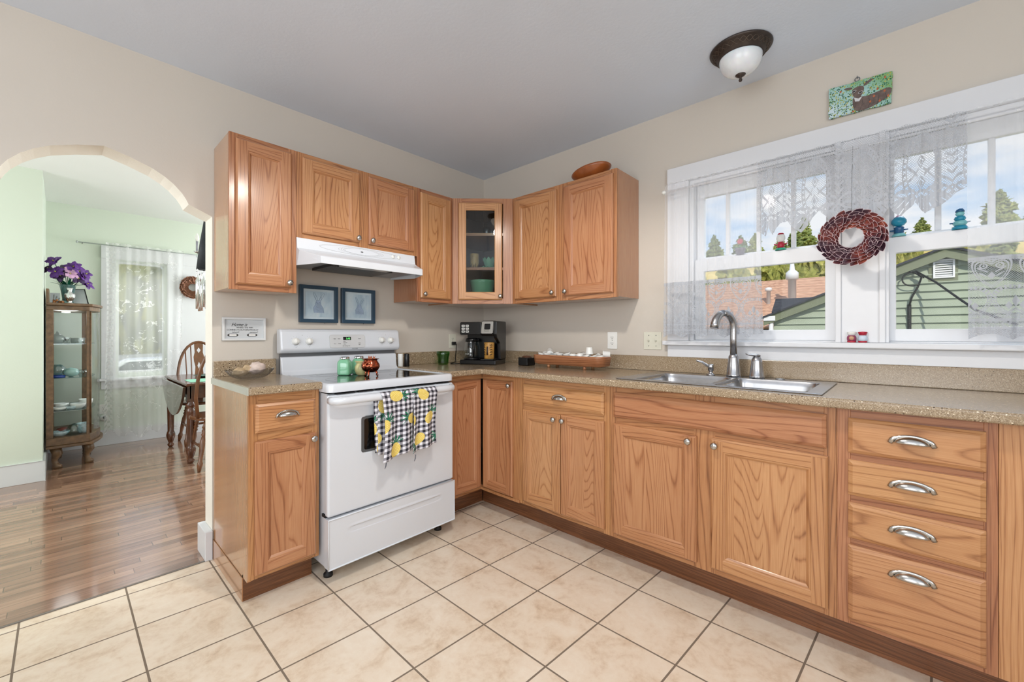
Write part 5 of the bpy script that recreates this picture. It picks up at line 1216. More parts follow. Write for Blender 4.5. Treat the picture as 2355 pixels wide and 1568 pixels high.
def hare(name, label, a0, a1, z0, z1, s_, cx, cz):
    t = thing(name, label, 'picture', FN.p((a0+a1)/2, 0, z0))
    m = MB(); w = 0.022; m.cells([a0, a0+w, a1-w, a1], [z0, z0+w, z1-w, z1], lambda i, j: not (i == 1 and j == 1), 0.002, 0.028, 0, FN); m.build('picture_frame', NAVY, t, bevel=0.0015)
    m = MB(); m.box(a0+w-.002, a1-w+.002, 0.002, 0.010, z0+w-.002, z1-w+.002, 0, FN); m.build('mat_board', pr('pale_mat_board', (208, 218, 224), 0.5), t)
    m = MB(); m.box(a0+w+0.018, a1-w-0.014, 0.010, 0.013, z0+w+0.014, z1-w-0.014, 0, FN); pp = m.build('print', ART, t)
    m = MB(); P2 = lambda a, z: FN.p(cx+a*s_, 0.0136, cz+z*s_)
    body = [(-0.026, -0.05), (-0.03, -0.02), (-0.018, 0.0), (-0.016, 0.012), (-0.012, 0.024), (0.0, 0.028), (0.012, 0.024), (0.017, 0.012), (0.018, 0.0), (0.032, -0.02), (0.036, -0.05)]
    m.mesh([P2(a, z) for a, z in body], [list(range(len(body)))]); m.build('hare_wash', ARTF, pp)
    m = MB()
    def ln(pts, r=0.0009): m.tube([P2(a, z) for a, z in pts], r, 5, 0, 0.4)
    ln([(-0.010, 0.024), (-0.022, 0.045), (-0.030, 0.070), (-0.028, 0.078), (-0.016, 0.062), (-0.006, 0.042), (-0.004, 0.026)], 0.0012)
    ln([(0.006, 0.026), (0.014, 0.048), (0.034, 0.074), (0.040, 0.072), (0.034, 0.052), (0.022, 0.036), (0.012, 0.022)], 0.0012)
    ln([(-0.020, 0.05), (-0.014, 0.036)]); ln([(0.026, 0.056), (0.018, 0.040)])
    ln(body[:6]); ln(body[5:]); ln([(-0.006, 0.012), (-0.003, 0.004), (0.001, 0.012)]); ln([(-0.012, -0.012), (0.0, -0.02), (0.012, -0.010)]); ln([(-0.01, -0.03), (0.002, -0.036), (0.016, -0.028)])
    for q in (-0.009, 0.010): m.lathe([(0.0018, 0), (0, 0.0006)], P2(q, 0.014), 8, 0, FN.n)
    m.build('hare_lines', ARTL, pp)
    m = MB(); m.lathe([(0.0, 0), (0.0022, 0.002), (0.0022, 0.004), (0, 0.005)], FN.p((a0+a1)/2+0.04, 0.01, z0-0.006), 8); m.build('peg', BLACKM, t)
    g = MB(); g.box(a0+w-.002, a1-w+.002, 0.0175, 0.019, z0+w-.002, z1-w+.002, 0, FN); g.build('picture_glass', PANE, t)
hare('hare_picture', 'square navy framed picture of a pale blue hare, the left of the pair', -1.571, -1.332, 1.264, 1.493, 1.0, -1.455, 1.375)
hare('hare_picture', 'square navy framed picture of a pale blue hare, the right of the pair', -1.306, -1.068, 1.264, 1.492, 0.9, -1.18, 1.37)

# ------------------------------------------------------------------ deer plaque
def m_leafy():
    mm, nt, b = new('painted_leafy_ground'); x, y, z = coords(nt)
    v = nd(nt, 'ShaderNodeTexVoronoi', Scale=1.0); nt.links.new(vec(nt, x, y*150.0+z*90.0, z*120.0-y*60.0), v.inputs['Vector']); n = noise(nt, vec(nt, x, y*12.0, z*12.0), 1.0, 3.0)
    sc_ = nt.nodes.new('ShaderNodeSeparateColor'); nt.links.new(v.outputs['Color'], sc_.inputs[0]); s0 = X(nt, sc_.outputs[0])
    bgc = ramp(nt, (n*0.6+(y+2.5)*1.4-(z-2.29)*1.6+0.1).k, [(0.20, col(120, 168, 120)), (0.40, col(150, 190, 184)), (0.6, col(196, 214, 220))])
    lc = ramp(nt, s0.k, [(0.0, col(18, 74, 56)), (0.4, col(44, 116, 80)), (0.75, col(104, 150, 66)), (0.95, col(188, 178, 76))])
    nt.links.new(mixc(nt, X(nt, v.outputs['Distance']) < 0.44, bgc, lc), b.inputs['Base Color']); b.inputs['Roughness'].default_value = 0.45; return mm
pq = thing('deer_plaque', 'painted slate plaque of a deer among leaves hanging above the window', 'plaque', (-0.01, -2.50, 2.22))
m = MB(); rd = random.Random(2)
out = []
for (ax, az), (bx, bz) in (((2.392, 2.224), (2.613, 2.221)), ((2.613, 2.221), (2.616, 2.360)), ((2.616, 2.360), (2.393, 2.368)), ((2.393, 2.368), (2.392, 2.224))):
    for k in range(12):
        t = k/12; j = 0.0022 if 0 < k else 0; out.append((ax+(bx-ax)*t+rd.uniform(-j, j), az+(bz-az)*t+rd.uniform(-j, j)))
m.prism(out, FE, 0.006, 0.018); pb = m.build('slate', [m_leafy()], pq, bevel=0.002)
EP = lambda a, z, off=0.0185: FE.p(2.392+a, off, 2.221+z)
DEER = pr('painted_deer_brown', (98, 82, 76), 0.5, 0, 0.3, 60); DEERL = pr('painted_deer_light', (206, 206, 208), 0.5); DEERD = pr('painted_deer_dark', (44, 38, 40), 0.5); RUST = pr('painted_rust_leaf', (176, 96, 56), 0.5)
m = MB()
shp = [[(0.110, 0.0), (0.095, 0.012), (0.088, 0.04), (0.090, 0.075), (0.115, 0.070), (0.135, 0.060), (0.170, 0.066), (0.222, 0.075), (0.222, 0.038), (0.19, 0.018), (0.15, 0.002)],
       [(0.086, 0.100), (0.090, 0.080), (0.098, 0.064), (0.110, 0.062), (0.122, 0.072), (0.130, 0.096), (0.128, 0.112), (0.108, 0.118), (0.090, 0.112)],
       [(0.090, 0.112), (0.070, 0.112), (0.055, 0.122), (0.062, 0.126), (0.086, 0.122)], [(0.126, 0.108), (0.145, 0.116), (0.165, 0.132), (0.150, 0.134), (0.128, 0.120)]]
def smooth_loop(p, it=3):
    for _ in range(it):
        q = []
        for (a, b_), (c_, d_) in zip(p, p[1:]+p[:1]): q += [(a*.75+c_*.25, b_*.75+d_*.25), (a*.25+c_*.75, b_*.25+d_*.75)]
        p = q
    return p
for k, s_ in enumerate(shp):
    s_ = smooth_loop(s_, 2); m.mesh([EP(a, z, 0.0186+0.0002*k) for a, z in s_], [list(range(len(s_)))])
m.build('deer_figure', DEER, pb)
m = MB(); s_ = [(0.094, 0.07), (0.098, 0.050), (0.112, 0.046), (0.124, 0.066), (0.110, 0.060)]; m.mesh([EP(a, z, 0.0194) for a, z in s_], [list(range(5))])
for a, z in ((0.094, 0.098), (0.117, 0.086)): m.tube([EP(a+0.008*math.cos(q/10*2*PI), z+0.005*math.sin(q/10*2*PI)+0.2*0.008*math.cos(q/10*2*PI), 0.0196) for q in range(11)], 0.0008, 5)
m.build('deer_highlights', DEERL, pb)
m = MB()
for a, z in ((0.094, 0.098), (0.117, 0.086)): m.mesh([EP(a+0.006*math.cos(q/8*2*PI), z+0.004*math.sin(q/8*2*PI), 0.0195) for q in range(8)], [list(range(8))])
for q in range(7): 
    a = 0.03+q*0.028; m.tube([EP(a, 0.004), EP(a+0.008, 0.025), EP(a+0.004+0.006*(q % 2), 0.05)], 0.0006, 4); m.tube([EP(a+0.006, 0.02), EP(a+0.016, 0.034)], 0.0005, 4)
m.build('painted_twigs', DEERD, pb)
m = MB()
for a, z in ((0.150, 0.03), (0.163, 0.05), (0.182, 0.022), (0.198, 0.06), (0.21, 0.034), (0.09, 0.006), (0.175, 0.078), (0.045, 0.115), (0.20, 0.12)):
    m.mesh([EP(a, z-0.006, .0197), EP(a+0.005, z, .0197), EP(a+0.001, z+0.007, .0197), EP(a-0.004, z+0.001, .0197)], [(0, 1, 2, 3)])
m.build('painted_leaves', RUST, pb)
m = MB(); c0 = FE.p(2.497, 0.010, 2.376); m.tube([c0+Vector((0, 0.009*math.cos(q/12*2*PI), 0.009*math.sin(q/12*2*PI))) for q in range(13)], 0.0018, 6); m.tube([FE.p(2.497, 0.0, 2.384), FE.p(2.497, 0.014, 2.384), FE.p(2.497, 0.015, 2.390)], 0.0016, 6); m.build('hanging_ring', GREYM, pq)

# ------------------------------------------------------------------ ceiling lights
def ceiling_light(x, y, label, lit):
    t = thing('ceiling_light', label, 'ceiling light', (x, y, H-0.15))
    m = MB(); m.lathe([(0.0, 0.0), (0.128, 0.0), (0.131, -0.004), (0.128, -0.010), (0.122, -0.012), (0.106, -0.030), (0.098, -0.034), (0.095, -0.042), (0.090, -0.045), (0.086, -0.036)], (x, y, H), 56); rm = m.build('rim', BRONZE, t)
    m = MB()
    for s_ in (1, -1):
        pts = []
        for k in range(161):
            a = 2*PI*k/160; w = s_*math.sin(a*14)*0.5+0.5; r = 0.106+0.014*w; z = -0.030+0.0165*w-0.0018
            pts.append((x+r*math.cos(a), y+r*math.sin(a), H+z))
        m.tube(pts, 0.0014, 5)
    m.build('rope_relief', pr('worn_bronze_highlight', (104, 92, 82), 0.35, 0.8), rm)
    m = MB(); m.lathe([(0.089, -0.038), (0.090, -0.050), (0.086, -0.072), (0.074, -0.095), (0.055, -0.112), (0.030, -0.122), (0.0, -0.125)], (x, y, H), 48); m.build('glass_bowl', ALABLIT if lit else ALAB, t)
    m = MB(); m.lathe([(0, -0.119), (0.022, -0.121), (0.022, -0.124), (0.014, -0.131), (0.006, -0.135), (0.0045, -0.140), (0.008, -0.146), (0.0065, -0.153), (0, -0.156)], (x, y, H), 24); m.build('finial', BRONZE, t)
    return t
ceiling_light(-0.345, -2.095, 'round bronze-rimmed ceiling light with alabaster bowl, unlit, in front of the window', False)
ceiling_light(-1.58, -1.80, 'lit bronze-rimmed ceiling light in the middle of the kitchen ceiling', True)
lg = light('ceiling_lamp_glow', 'SPOT', (-1.58, -1.80, H-0.19), (0, 0, -1), 50, (1.0, 0.94, 0.86), radius=0.06); lg.data.spot_size = math.radians(166); lg.data.spot_blend = 0.35

# ------------------------------------------------------------------ bowl on top of the cabinet
bw = MB()
bx, by = -0.200, -1.20
def bowl(u, v):
    a = 2*PI*u; r = v; ex = 0.085*r; ey = 0.135*r
    z = 0.060*r**2.2; z += 0.012*abs(math.sin(a))*0 
    return Vector((ex*math.cos(a), ey*math.sin(a), z))
bw.grid(bowl, 48, 12)
bw.xf(Matrix.Translation((bx, by, ZT+0.010)) @ Matrix.Rotation(math.radians(-7), 4, 'X') @ Matrix.Rotation(math.radians(8), 4, 'Y'))
o = bw.build('dough_bowl', pr('reddish_bowl_wood', (150, 80, 34), 0.35, 0, 0.25, 14, Coat_Weight=0.3), None, weld=True, solid=0.010); tag(o, 'shallow reddish wooden dough bowl on top of the wall cabinet', 'bowl')
# ================================================================== curtains
def cloth_shader(nt, b, alpha, c=(0.90, 0.91, 0.93, 1), trans=0.35):
    nt.nodes.remove(b); d = nd(nt, 'ShaderNodeBsdfDiffuse', Color=c); t = nd(nt, 'ShaderNodeBsdfTranslucent', Color=c); tr = nt.nodes.new('ShaderNodeBsdfTransparent')
    m1 = nd(nt, 'ShaderNodeMixShader'); m1.inputs[0].default_value = trans; nt.links.new(d.outputs[0], m1.inputs[1]); nt.links.new(t.outputs[0], m1.inputs[2])
    m2 = nt.nodes.new('ShaderNodeMixShader')
    if isinstance(alpha, X): nt.links.new(alpha.cl().k, m2.inputs[0])
    else: m2.inputs[0].default_value = alpha
    nt.links.new(tr.outputs[0], m2.inputs[1]); nt.links.new(m1.outputs[0], m2.inputs[2]); nt.links.new(m2.outputs[0], nt.nodes['Material Output'].inputs[0])
def m_sheer(name, a, c=(0.90, 0.92, 0.96, 1)):
    m, nt, b = new(name); cloth_shader(nt, b, a, c, 0.4); return m
SHEER = m_sheer('sheer_voile', 0.27)
def uvx(nt):
    t = nt.nodes.new('ShaderNodeUVMap'); sp = nt.nodes.new('ShaderNodeSeparateXYZ'); nt.links.new(t.outputs[0], sp.inputs[0]); return X(nt, sp.outputs[0]), X(nt, sp.outputs[1])
def net(u, v, p=0.0050, th=0.26):
    a = ((u+v)/p).fr(); b = ((u-v)/p).fr(); return (a < th).mxx(b < th)
def m_heart_lace():
    m, nt, b = new('heart_pattern_lace'); u, v = uvx(nt)      # v = metres below the band top
    P = 0.118
    def heart_field(sh, yc, k):
        x = ((u/P+sh).fr()-0.5); y = (yc-v)/P; ax = x.abs()
        return x, y, ax, (x*x + (y-ax*k)*(y-ax*k)).sqrt()
    x, y, ax, d = heart_field(0.0, 0.072, 0.8)
    heart = ((d-0.41).abs() < 0.020).mxx((d-0.345).abs() < 0.014)
    sw = (((ax-0.17)*(ax-0.17)+(y-0.30)*(y-0.30)).sqrt()-0.075).abs() < 0.018
    sw = sw.mxx((((ax-0.17)*(ax-0.17)+(y-0.30)*(y-0.30)).sqrt()) < 0.025)
    dia = (ax*1.3+(y+0.02).abs()) < 0.12
    ve = ((y-0.04-ax*0.7).abs() < 0.022)*(ax < 0.30)*(ax > 0.08)
    ve = ve.mxx(((y+0.10-ax*0.7).abs() < 0.018)*(ax < 0.26)*(ax > 0.10))
    up = (heart.mxx(sw).mxx(dia).mxx(ve))*(v < 0.128)
    # ladder arches springing between the hearts
    x2, y2, ax2, d2 = heart_field(0.5, 0.175, 0.25)
    lad = ((d2-0.46).abs() < 0.055)*((((x2.atan2(y2+0.2))*7.0).fr() > 0.5).mxx((d2-0.46).abs() > 0.038))*(v > 0.06)
    dia2 = (ax2*2.2+(y2-0.02).abs()) < 0.20
    pet = (((ax2-0.15).abs()*1.6+(y2+0.12).abs()) < 0.13).mxx(((ax2-0.10)*0.9+(y2+0.3)).abs() < 0.03)
    row2 = (lad.mxx((dia2.mxx(pet))*(d2 < 0.42)))*(v < 0.235)*((d > 0.43).mxx(v > 0.128))
    top = (v < 0.010)
    zig = ((v-0.014).abs() < 0.003)
    band = ((v-0.243).abs() < 0.005).mxx((v-0.275).abs() < 0.004)
    n = noise(nt, vec(nt, u, v, 0.0), 110.0, 2.0)
    lowmask = (v > 0.19)*(((v-0.19)/0.03).cl())*(n*2.4-0.55).cl()
    a = ((up.mxx(row2).mxx(top).mxx(zig).mxx(band))*0.95).mxx(net(u, v, 0.0072, 0.20)*0.9).mxx(lowmask*0.92)
    cloth_shader(nt, b, a, (0.46, 0.48, 0.52, 1), 0.10); return m
def m_valance_lace():
    m, nt, b = new('medallion_lace'); u, v = uvx(nt)           # v = metres below the rod
    P = 0.235
    x = (u/P).fr()-0.5; ax = x.abs(); y = (0.165-v)/P
    r1 = (ax*ax*2.6+y*y*0.60).sqrt()
    rung = (((x*1.6).atan2(y*0.8))*5.6).fr() > 0.55
    oval = ((r1-0.50).abs() < 0.014).mxx((r1-0.41).abs() < 0.014).mxx(((r1-0.455).abs() < 0.045)*rung)
    def dm(yc, s, w=0.018): return ((ax*1.4+(y-yc).abs())-s).abs() < w
    dia = dm(0.18, 0.10).mxx(dm(-0.20, 0.12)).mxx((ax*1.5+(y+0.20).abs()) < 0.07).mxx(dm(0.50, 0.09)).mxx(dm(-0.48, 0.08)).mxx((ax*1.5+(y-0.18).abs()) < 0.05)
    lf = ((((ax-0.17)*0.9-(y-0.02)*1.0).abs() < 0.030)*(ax < 0.25)*(ax > 0.07)).mxx(((((ax-0.14)*1.2+(y+0.06)*1.0).abs()) < 0.022)*(ax < 0.24)*(ax > 0.05)).mxx((((ax-0.12)*0.8-(y+0.36)).abs() < 0.026)*(ax < 0.22)*(ax > 0.06))
    inside = (dia.mxx(lf))*(r1 < 0.40)
    wavy = (((y*7.0 + (ax*15.0).sin()*0.40).fr()-0.5).abs() < 0.17)*(r1 > 0.52)*((y < -0.12).mxx(ax > 0.40))
    dense = noise(nt, vec(nt, u, v, 0.0), 120.0, 2.0) > 0.52
    cor = dense*(r1 > 0.52)*(y > 0.05)*(y < 0.45)
    wv2 = (((y*9.0 - (ax*12.0).cos()*0.5).fr()-0.5).abs() < 0.22)*(v > 0.235)*(v < 0.275)
    fan = (v > 0.272)
    ray = ((((x/(v-0.20))*0.95).fr()-0.5).abs() > 0.07)
    a = ((oval.mxx(inside).mxx(wavy).mxx(wv2))*0.94).mxx(cor*0.6).mxx(net(u, v, 0.0105, 0.24)*0.9*(v < 0.272)).mxx(fan*ray*0.88)
    cloth_shader(nt, b, a, (0.46, 0.48, 0.52, 1), 0.10); return m
HLACE = m_heart_lace(); VLACE = m_valance_lace()
XC = -0.105; ZR = 2.026
def fold(y, z, k, amp): 
    return amp*(math.sin(y*k)+0.5*math.sin(y*k*2.3+1.3)+0.25*math.sin(y*k*5.1+z*2))
def curtain_panel(name, label, y0, y1, yb0, yb1, z_top, z_bot, k, amp, lace_from, group, scallop=0.11):
    t = thing(name, label, 'curtain', (XC, (y0+y1)/2, z_bot), group)
    def P(u, z):
        tt = max(0.0, (z_top-z)/(z_top-z_bot)); y = (y0+(y1-y0)*u)*(1-tt)+(yb0+(yb1-yb0)*u)*tt
        a = amp*(0.5+0.8*tt) if z < ZR else amp*0.5
        return (XC-0.008+fold(y, z, k, a)-0.004*abs(math.sin(u*40)) , y, z)
    m = MB(); 
    def top(u, v):
        z = ZR+0.045*(1-v) if v < 0.3 else None
        return None
    m.grid(lambda u, v: P(u, (ZR+0.032+0.014*abs(math.sin(u*23)))*(1-v)+lace_from*v), 90, 30, uvf=lambda u, v: (u*abs(y1-y0), v)); m.build('sheer_cloth', SHEER, t)
    m = MB(); W_ = abs(yb1-yb0)
    def lz(u, v):
        zb = z_bot + 0.022*abs(math.sin(PI*u*W_/scallop)); return lace_from+(zb-lace_from)*v
    m.grid(lambda u, v: P(u, lz(u, v)), 110, 16, uvf=lambda u, v: (u*W_*1.0, lace_from-lz(u, v))); m.build('lace_band', HLACE, t)
    return t
curtain_panel('sheer_curtain', 'left sheer white curtain panel with a heart lace band, beside the light switch', -1.640, -2.118, -1.630, -2.142, ZR+0.04, 1.172, 60, 0.006, 1.490, 'sheer window curtains')
curtain_panel('sheer_curtain', 'right sheer white curtain panel with a heart lace band, at the photo right edge', -2.829, -3.37, -2.835, -3.36, ZR+0.04, 1.172, 48, 0.006, 1.490, 'sheer window curtains')
vl = thing('lace_valance', 'white lace valance with pointed medallion hem hanging from the window rod', 'valance', (XC, -2.47, 1.7))
m = MB(); Wv = 0.715; y0 = -2.116
pts_ = [(0.0, 0.312), (0.045, 0.345), (0.075, 0.300), (0.105, 0.345), (0.135, 0.290), (0.18, 0.285), (0.255, 0.350), (0.31, 0.30), (0.36, 0.26), (0.43, 0.345), (0.50, 0.27), (0.545, 0.285), (0.63, 0.350), (0.685, 0.29), (0.74, 0.34), (0.79, 0.29), (0.845, 0.342), (0.92, 0.30), (0.96, 0.28), (1.0, 0.26)]
def hem(u):
    for (a, b_), (c_, d_) in zip(pts_[:-1], pts_[1:]):
        if a <= u <= c_: return b_+(d_-b_)*(u-a)/(c_-a)
    return pts_[-1][1]
def vp(u, v):
    hd_ = 0.030+0.010*abs(math.sin(u*31)); L_ = hem(u); s_ = -hd_+(L_+hd_)*v; z = ZR-s_
    gather = 0.5+0.5*math.sin(u*9.0+0.6)
    y = y0-Wv*u - 0.006*math.sin(u*50)*max(0, v)
    return (XC-0.026+fold(y, z, 95, 0.0055*(0.35+gather))*min(1, 0.4+v), y, z)
m.grid(vp, 220, 40, uvf=lambda u, v: (Wv*u*1.35+0.03, -0.035+(hem(u)+0.035)*v)); m.build('lace_cloth', VLACE, vl)
rod = thing('curtain_rod', 'thin white curtain rod with ball ends across the kitchen window', 'curtain rod', (XC, -2.5, ZR))
m = MB(); m.tube([(XC, -1.635, ZR), (XC, -3.42, ZR)], 0.0065, 12); m.build('rod', WHITE, rod)
m = MB(); m.lathe([(0, -0.013), (0.009, -0.010), (0.0135, 0), (0.009, 0.010), (0.005, 0.013), (0.007, 0.018)], (XC, -1.632, ZR), 18, 0, (0, -1, 0)); m.build('ball_end', pr('pearl_ball', (226, 226, 220), 0.25), rod)
for y in (-1.655, -3.40):
    m = MB(); m.tube([(-0.024, y, ZR), (XC, y, ZR)], 0.005, 8); m.box(-0.030, -0.022, y-0.010, y+0.010, ZR-0.028, ZR+0.028); m.build('bracket', WHITE, rod)

# ------------------------------------------------------------------ leaf wreath
def wreath(name, label, c, R0, R1, n_per, rings, leafL, mats, un, vn, nn, seed, gap=None, spin=1):
    t = thing(name, label, 'wreath', c); rd = random.Random(seed)
    un, vn, nn = Vector(un), Vector(vn), Vector(nn); c = Vector(c)
    m = MB(); rm = (R0+R1)/2
    m.tube([c+un*rm*math.cos(q/40*2*PI)*0.97+vn*rm*math.sin(q/40*2*PI)*0.97+nn*0.004 for q in range(41)], (R1-R0)*0.22, 10); m.build('ring_core', mats[0], t)
    m = MB()
    for k in range(rings):
        f = k/(rings-1)
        for q in range(n_per):
            a = 2*PI*(q+0.5*(k % 2)+rd.uniform(-.15, .15))/n_per
            r = R0+(R1-R0-leafL*0.55)*f + 0.004
            rad = un*math.cos(a)+vn*math.sin(a); tan = (-un*math.sin(a)+vn*math.cos(a))*spin
            lift = math.sin(PI*(0.15+0.7*f))
            base = c+rad*r+nn*(0.006+0.020*lift)
            mixr = -0.35+1.0*f
            dr = (tan*0.9+rad*mixr+nn*(0.34+rd.uniform(-.12, .15))).normalized(); side = dr.cross(nn).normalized(); up = side.cross(dr).normalized()
            Ll = leafL*rd.uniform(0.85, 1.1); wl = Ll*0.36
            out = []; inn_ = []
            prof_ = [(0.0, 0.15), (0.15, 0.62), (0.4, 1.0), (0.65, 0.85), (0.85, 0.45), (1.0, 0.0)]
            for s_ in (1, -1):
                pr_ = prof_ if s_ == 1 else prof_[-2::-1]
                for (l, w) in pr_:
                    out.append(base+dr*(Ll*l)+side*(s_*w*wl)+up*(0.006*w)); inn_.append(base+dr*(Ll*(0.03+l*0.945))+side*(s_*w*wl*0.90)+up*(0.006*w*0.7))
            nn_ = len(out); mid = [base+dr*(Ll*0.05), base+dr*(Ll*0.93)]
            vs = out+inn_+[base+dr*Ll*0.45-up*0.003]
            fs = [(j, (j+1) % nn_, nn_+(j+1) % nn_, nn_+j) for j in range(nn_)]
            m.mesh(vs, fs, 1, False); i0 = len(m.v)-len(vs)
            cen = len(m.v)-1
            for j in range(nn_): m.f.append([i0+nn_+j, i0+nn_+(j+1) % nn_, cen]); m.m.append(0); m.sm.append(False)
    m.build('leaves', mats, t)
    return t
def m_wleaf():
    m, nt, b = new('copper_red_leaf'); x, y, z = coords(nt); n = noise(nt, vec(nt, x, y, z), 9.0, 2.0); n2 = noise(nt, vec(nt, x, y, z), 60.0, 3.0)
    nt.links.new(ramp(nt, (n*0.9+n2*0.3-0.1).k, [(0.30, col(40, 26, 42)), (0.48, col(66, 36, 46)), (0.60, col(112, 52, 46)), (0.74, col(166, 84, 62))]), b.inputs['Base Color']); b.inputs['Roughness'].default_value = 0.4; return m
wreath('leaf_wreath', 'reddish brown leaf wreath with pale edged leaves hanging between the kitchen windows', (-0.165, -2.487, 1.612), 0.058, 0.112, 24, 5, 0.048, [m_wleaf(), pr('pale_leaf_edge', (220, 196, 200), 0.5)], (0, -1, 0), (0, 0, 1), (-1, 0, 0), 4, spin=-1)
o = MB(); o.tube([(-0.163, -2.487, 1.70), (-0.150, -2.487, 1.86), (-0.112, -2.487, ZR+0.008)], 0.0007, 5); tag(o.build('wreath_string', BLACKM), 'thin dark string tying the leaf wreath to the curtain rod', 'string')

# ------------------------------------------------------------------ figures on the window rail and sill
RED = pr('red_enamel', (176, 34, 56), 0.3); TEAL = pr('teal_enamel', (36, 140, 170), 0.25); DTEAL = pr('dark_blue_enamel', (28, 84, 128), 0.25); MINT = pr('mint_enamel', (120, 186, 190), 0.3); GRNE = pr('green_enamel', (40, 150, 120), 0.3); SKIN = pr('painted_face', (196, 150, 120), 0.5)
zr_ = 1.629; xr_ = 0.034
def fig(name, label, y, parts, cat='figurine', group='dancing figures on the window rail'):
    t = thing(name, label, cat, (xr_, y, zr_), group)
    for nm, prof, mt in parts: m = MB(); m.lathe(prof, (xr_, y, zr_), 24); m.build(nm, mt, t)
    return t
f1 = fig('snowman_figure', 'white headed snowman figure with red coat on green base, left window rail', -2.190, [('base', [(0.024, 0), (0.025, 0.004), (0.020, 0.012), (0, 0.013)], GRNE), ('coat', [(0.010, 0.011), (0.016, 0.016), (0.017, 0.03), (0.012, 0.045), (0, 0.046)], RED), ('head', [(0, 0.040), (0.014, 0.045), (0.020, 0.060), (0.019, 0.074), (0.012, 0.086), (0, 0.088)], PLASTW), ('cap', [(0.015, 0.082), (0.013, 0.088), (0.006, 0.093), (0, 0.094)], RED)])
f2 = fig('snowman_figure', 'teal round headed figure with side arms, left end of right window rail', -2.637, [('base', [(0.023, 0), (0.024, 0.006), (0.018, 0.014), (0, 0.015)], MINT), ('body', [(0.010, 0.013), (0.017, 0.018), (0.016, 0.034), (0.018, 0.040), (0.015, 0.044), (0, 0.044)], DTEAL), ('head', [(0, 0.044), (0.017, 0.050), (0.026, 0.062), (0.025, 0.074), (0.015, 0.088), (0, 0.092)], TEAL), ('cap', [(0.018, 0.084), (0.010, 0.092), (0.005, 0.098), (0, 0.099)], pr('pink_enamel', (206, 150, 176), 0.3))])
f3 = fig('snowman_figure', 'blue stacked round figure with a top cap, on the right window rail beside the curtain', -2.822, [('base', [(0.024, 0), (0.024, 0.008), (0.018, 0.016), (0, 0.017)], TEAL), ('body', [(0, 0.012), (0.017, 0.018), (0.022, 0.026), (0.018, 0.036), (0, 0.04)], MINT), ('waist', [(0, 0.034), (0.014, 0.038), (0.018, 0.046), (0.014, 0.056), (0, 0.058)], TEAL), ('head', [(0, 0.054), (0.010, 0.058), (0.014, 0.066), (0.010, 0.076), (0, 0.078)], MINT), ('cap', [(0.014, 0.074), (0.013, 0.080), (0.008, 0.088), (0, 0.092)], DTEAL)])
for f, y in ((f1, -2.190), (f2, -2.637), (f3, -2.822)):
    for s_ in (1, -1):
        m = MB(); m.tube([(xr_, y+s_*0.012, zr_+0.030), (xr_, y+s_*0.030, zr_+0.036 if f is f1 else zr_+0.030)], [0.004, 0.0025], 8); m.build('arm', RED if f is f1 else DTEAL, f)
pf = thing('dancing_flower', 'toy red flower in a pot on the left window rail, seen through the sheer curtain', 'toy flower', (xr_, -2.000, zr_), 'dancing figures on the window rail')
m = MB(); m.lathe([(0.018, 0), (0.024, 0.030), (0.027, 0.031), (0.027, 0.038), (0, 0.038)], (xr_, -2.000, zr_), 24); m.build('pot', pr('grey_violet_pot', (120, 112, 124), 0.5), pf)
m = MB(); m.tube([(xr_, -2.0, zr_+0.036), (xr_, -2.0, zr_+0.070)], 0.002, 6)
for s_ in (1, -1): m.tube([(xr_, -2.0, zr_+0.040), (xr_, -2.0+s_*0.018, zr_+0.047), (xr_, -2.0+s_*0.036, zr_+0.044)], [0.002, 0.005, 0.001], 8, 0, 0.4)
m.build('stem', GRNE, pf)
m = MB(); pts = []
for q in range(48): a = 2*PI*q/48; r = 0.014+0.0035*math.cos(12*a); pts.append((2.0+r*math.cos(a), zr_+0.076+r*math.sin(a)))
m.prism(pts, FE, -xr_-0.004, -xr_+0.004); m.build('bloom', RED, pf)
def doll(y, a, b_, label, face):
    t = thing('salt_shaker', label, 'shaker', (-0.030, y, 1.153), 'doll shakers on the window sill')
    m = MB(); m.lathe([(0.014, 0), (0.016, 0.002), (0.016, 0.008)], (-0.03, y, 1.153), 24); m.build('base', RED, t)
    m = MB(); m.lathe([(0.015, 0.007), (0.0175, 0.016), (0.0165, 0.027), (0.012, 0.034)], (-0.03, y, 1.153), 24); m.build('belly', b_, t)
    m = MB(); m.lathe([(0.012, 0.033), (0.0145, 0.040), (0.017, 0.046), (0.016, 0.050), (0, 0.051)], (-0.03, y, 1.153), 24); m.build('top', a, t)
    if face:
        v = (Vector((-2.57, -2.642, 1.17))-Vector((-0.03, y, 1.17))).normalized(); m = MB(); m.lathe([(0.010, 0.0), (0.008, 0.003), (0, 0.004)], Vector((-0.03, y, 1.153+0.021))+v*0.0155, 16, 0, v); m.build('painted_face', SKIN, t)
doll(-2.478, PLASTW, pr('purple_pink_enamel', (150, 60, 96), 0.3), 'doll-shaped shaker with white top and painted face, left one on the sill', True)
doll(-2.517, RED, pr('pale_blue_enamel', (200, 214, 228), 0.3), 'doll-shaped shaker with red top and pale belly, right one on the sill', False)

# ================================================================== dining room
DWOOD = pr('antique_dark_oak', (108, 80, 54), 0.35, 0, 0.35, 26); MAHOG = pr('dark_walnut_wood', (86, 48, 28), 0.25, 0, 0.3, 18, Coat_Weight=0.4); HONEY = pr('honey_wood', (106, 64, 34), 0.28, 0, 0.25, 18, Coat_Weight=0.3)
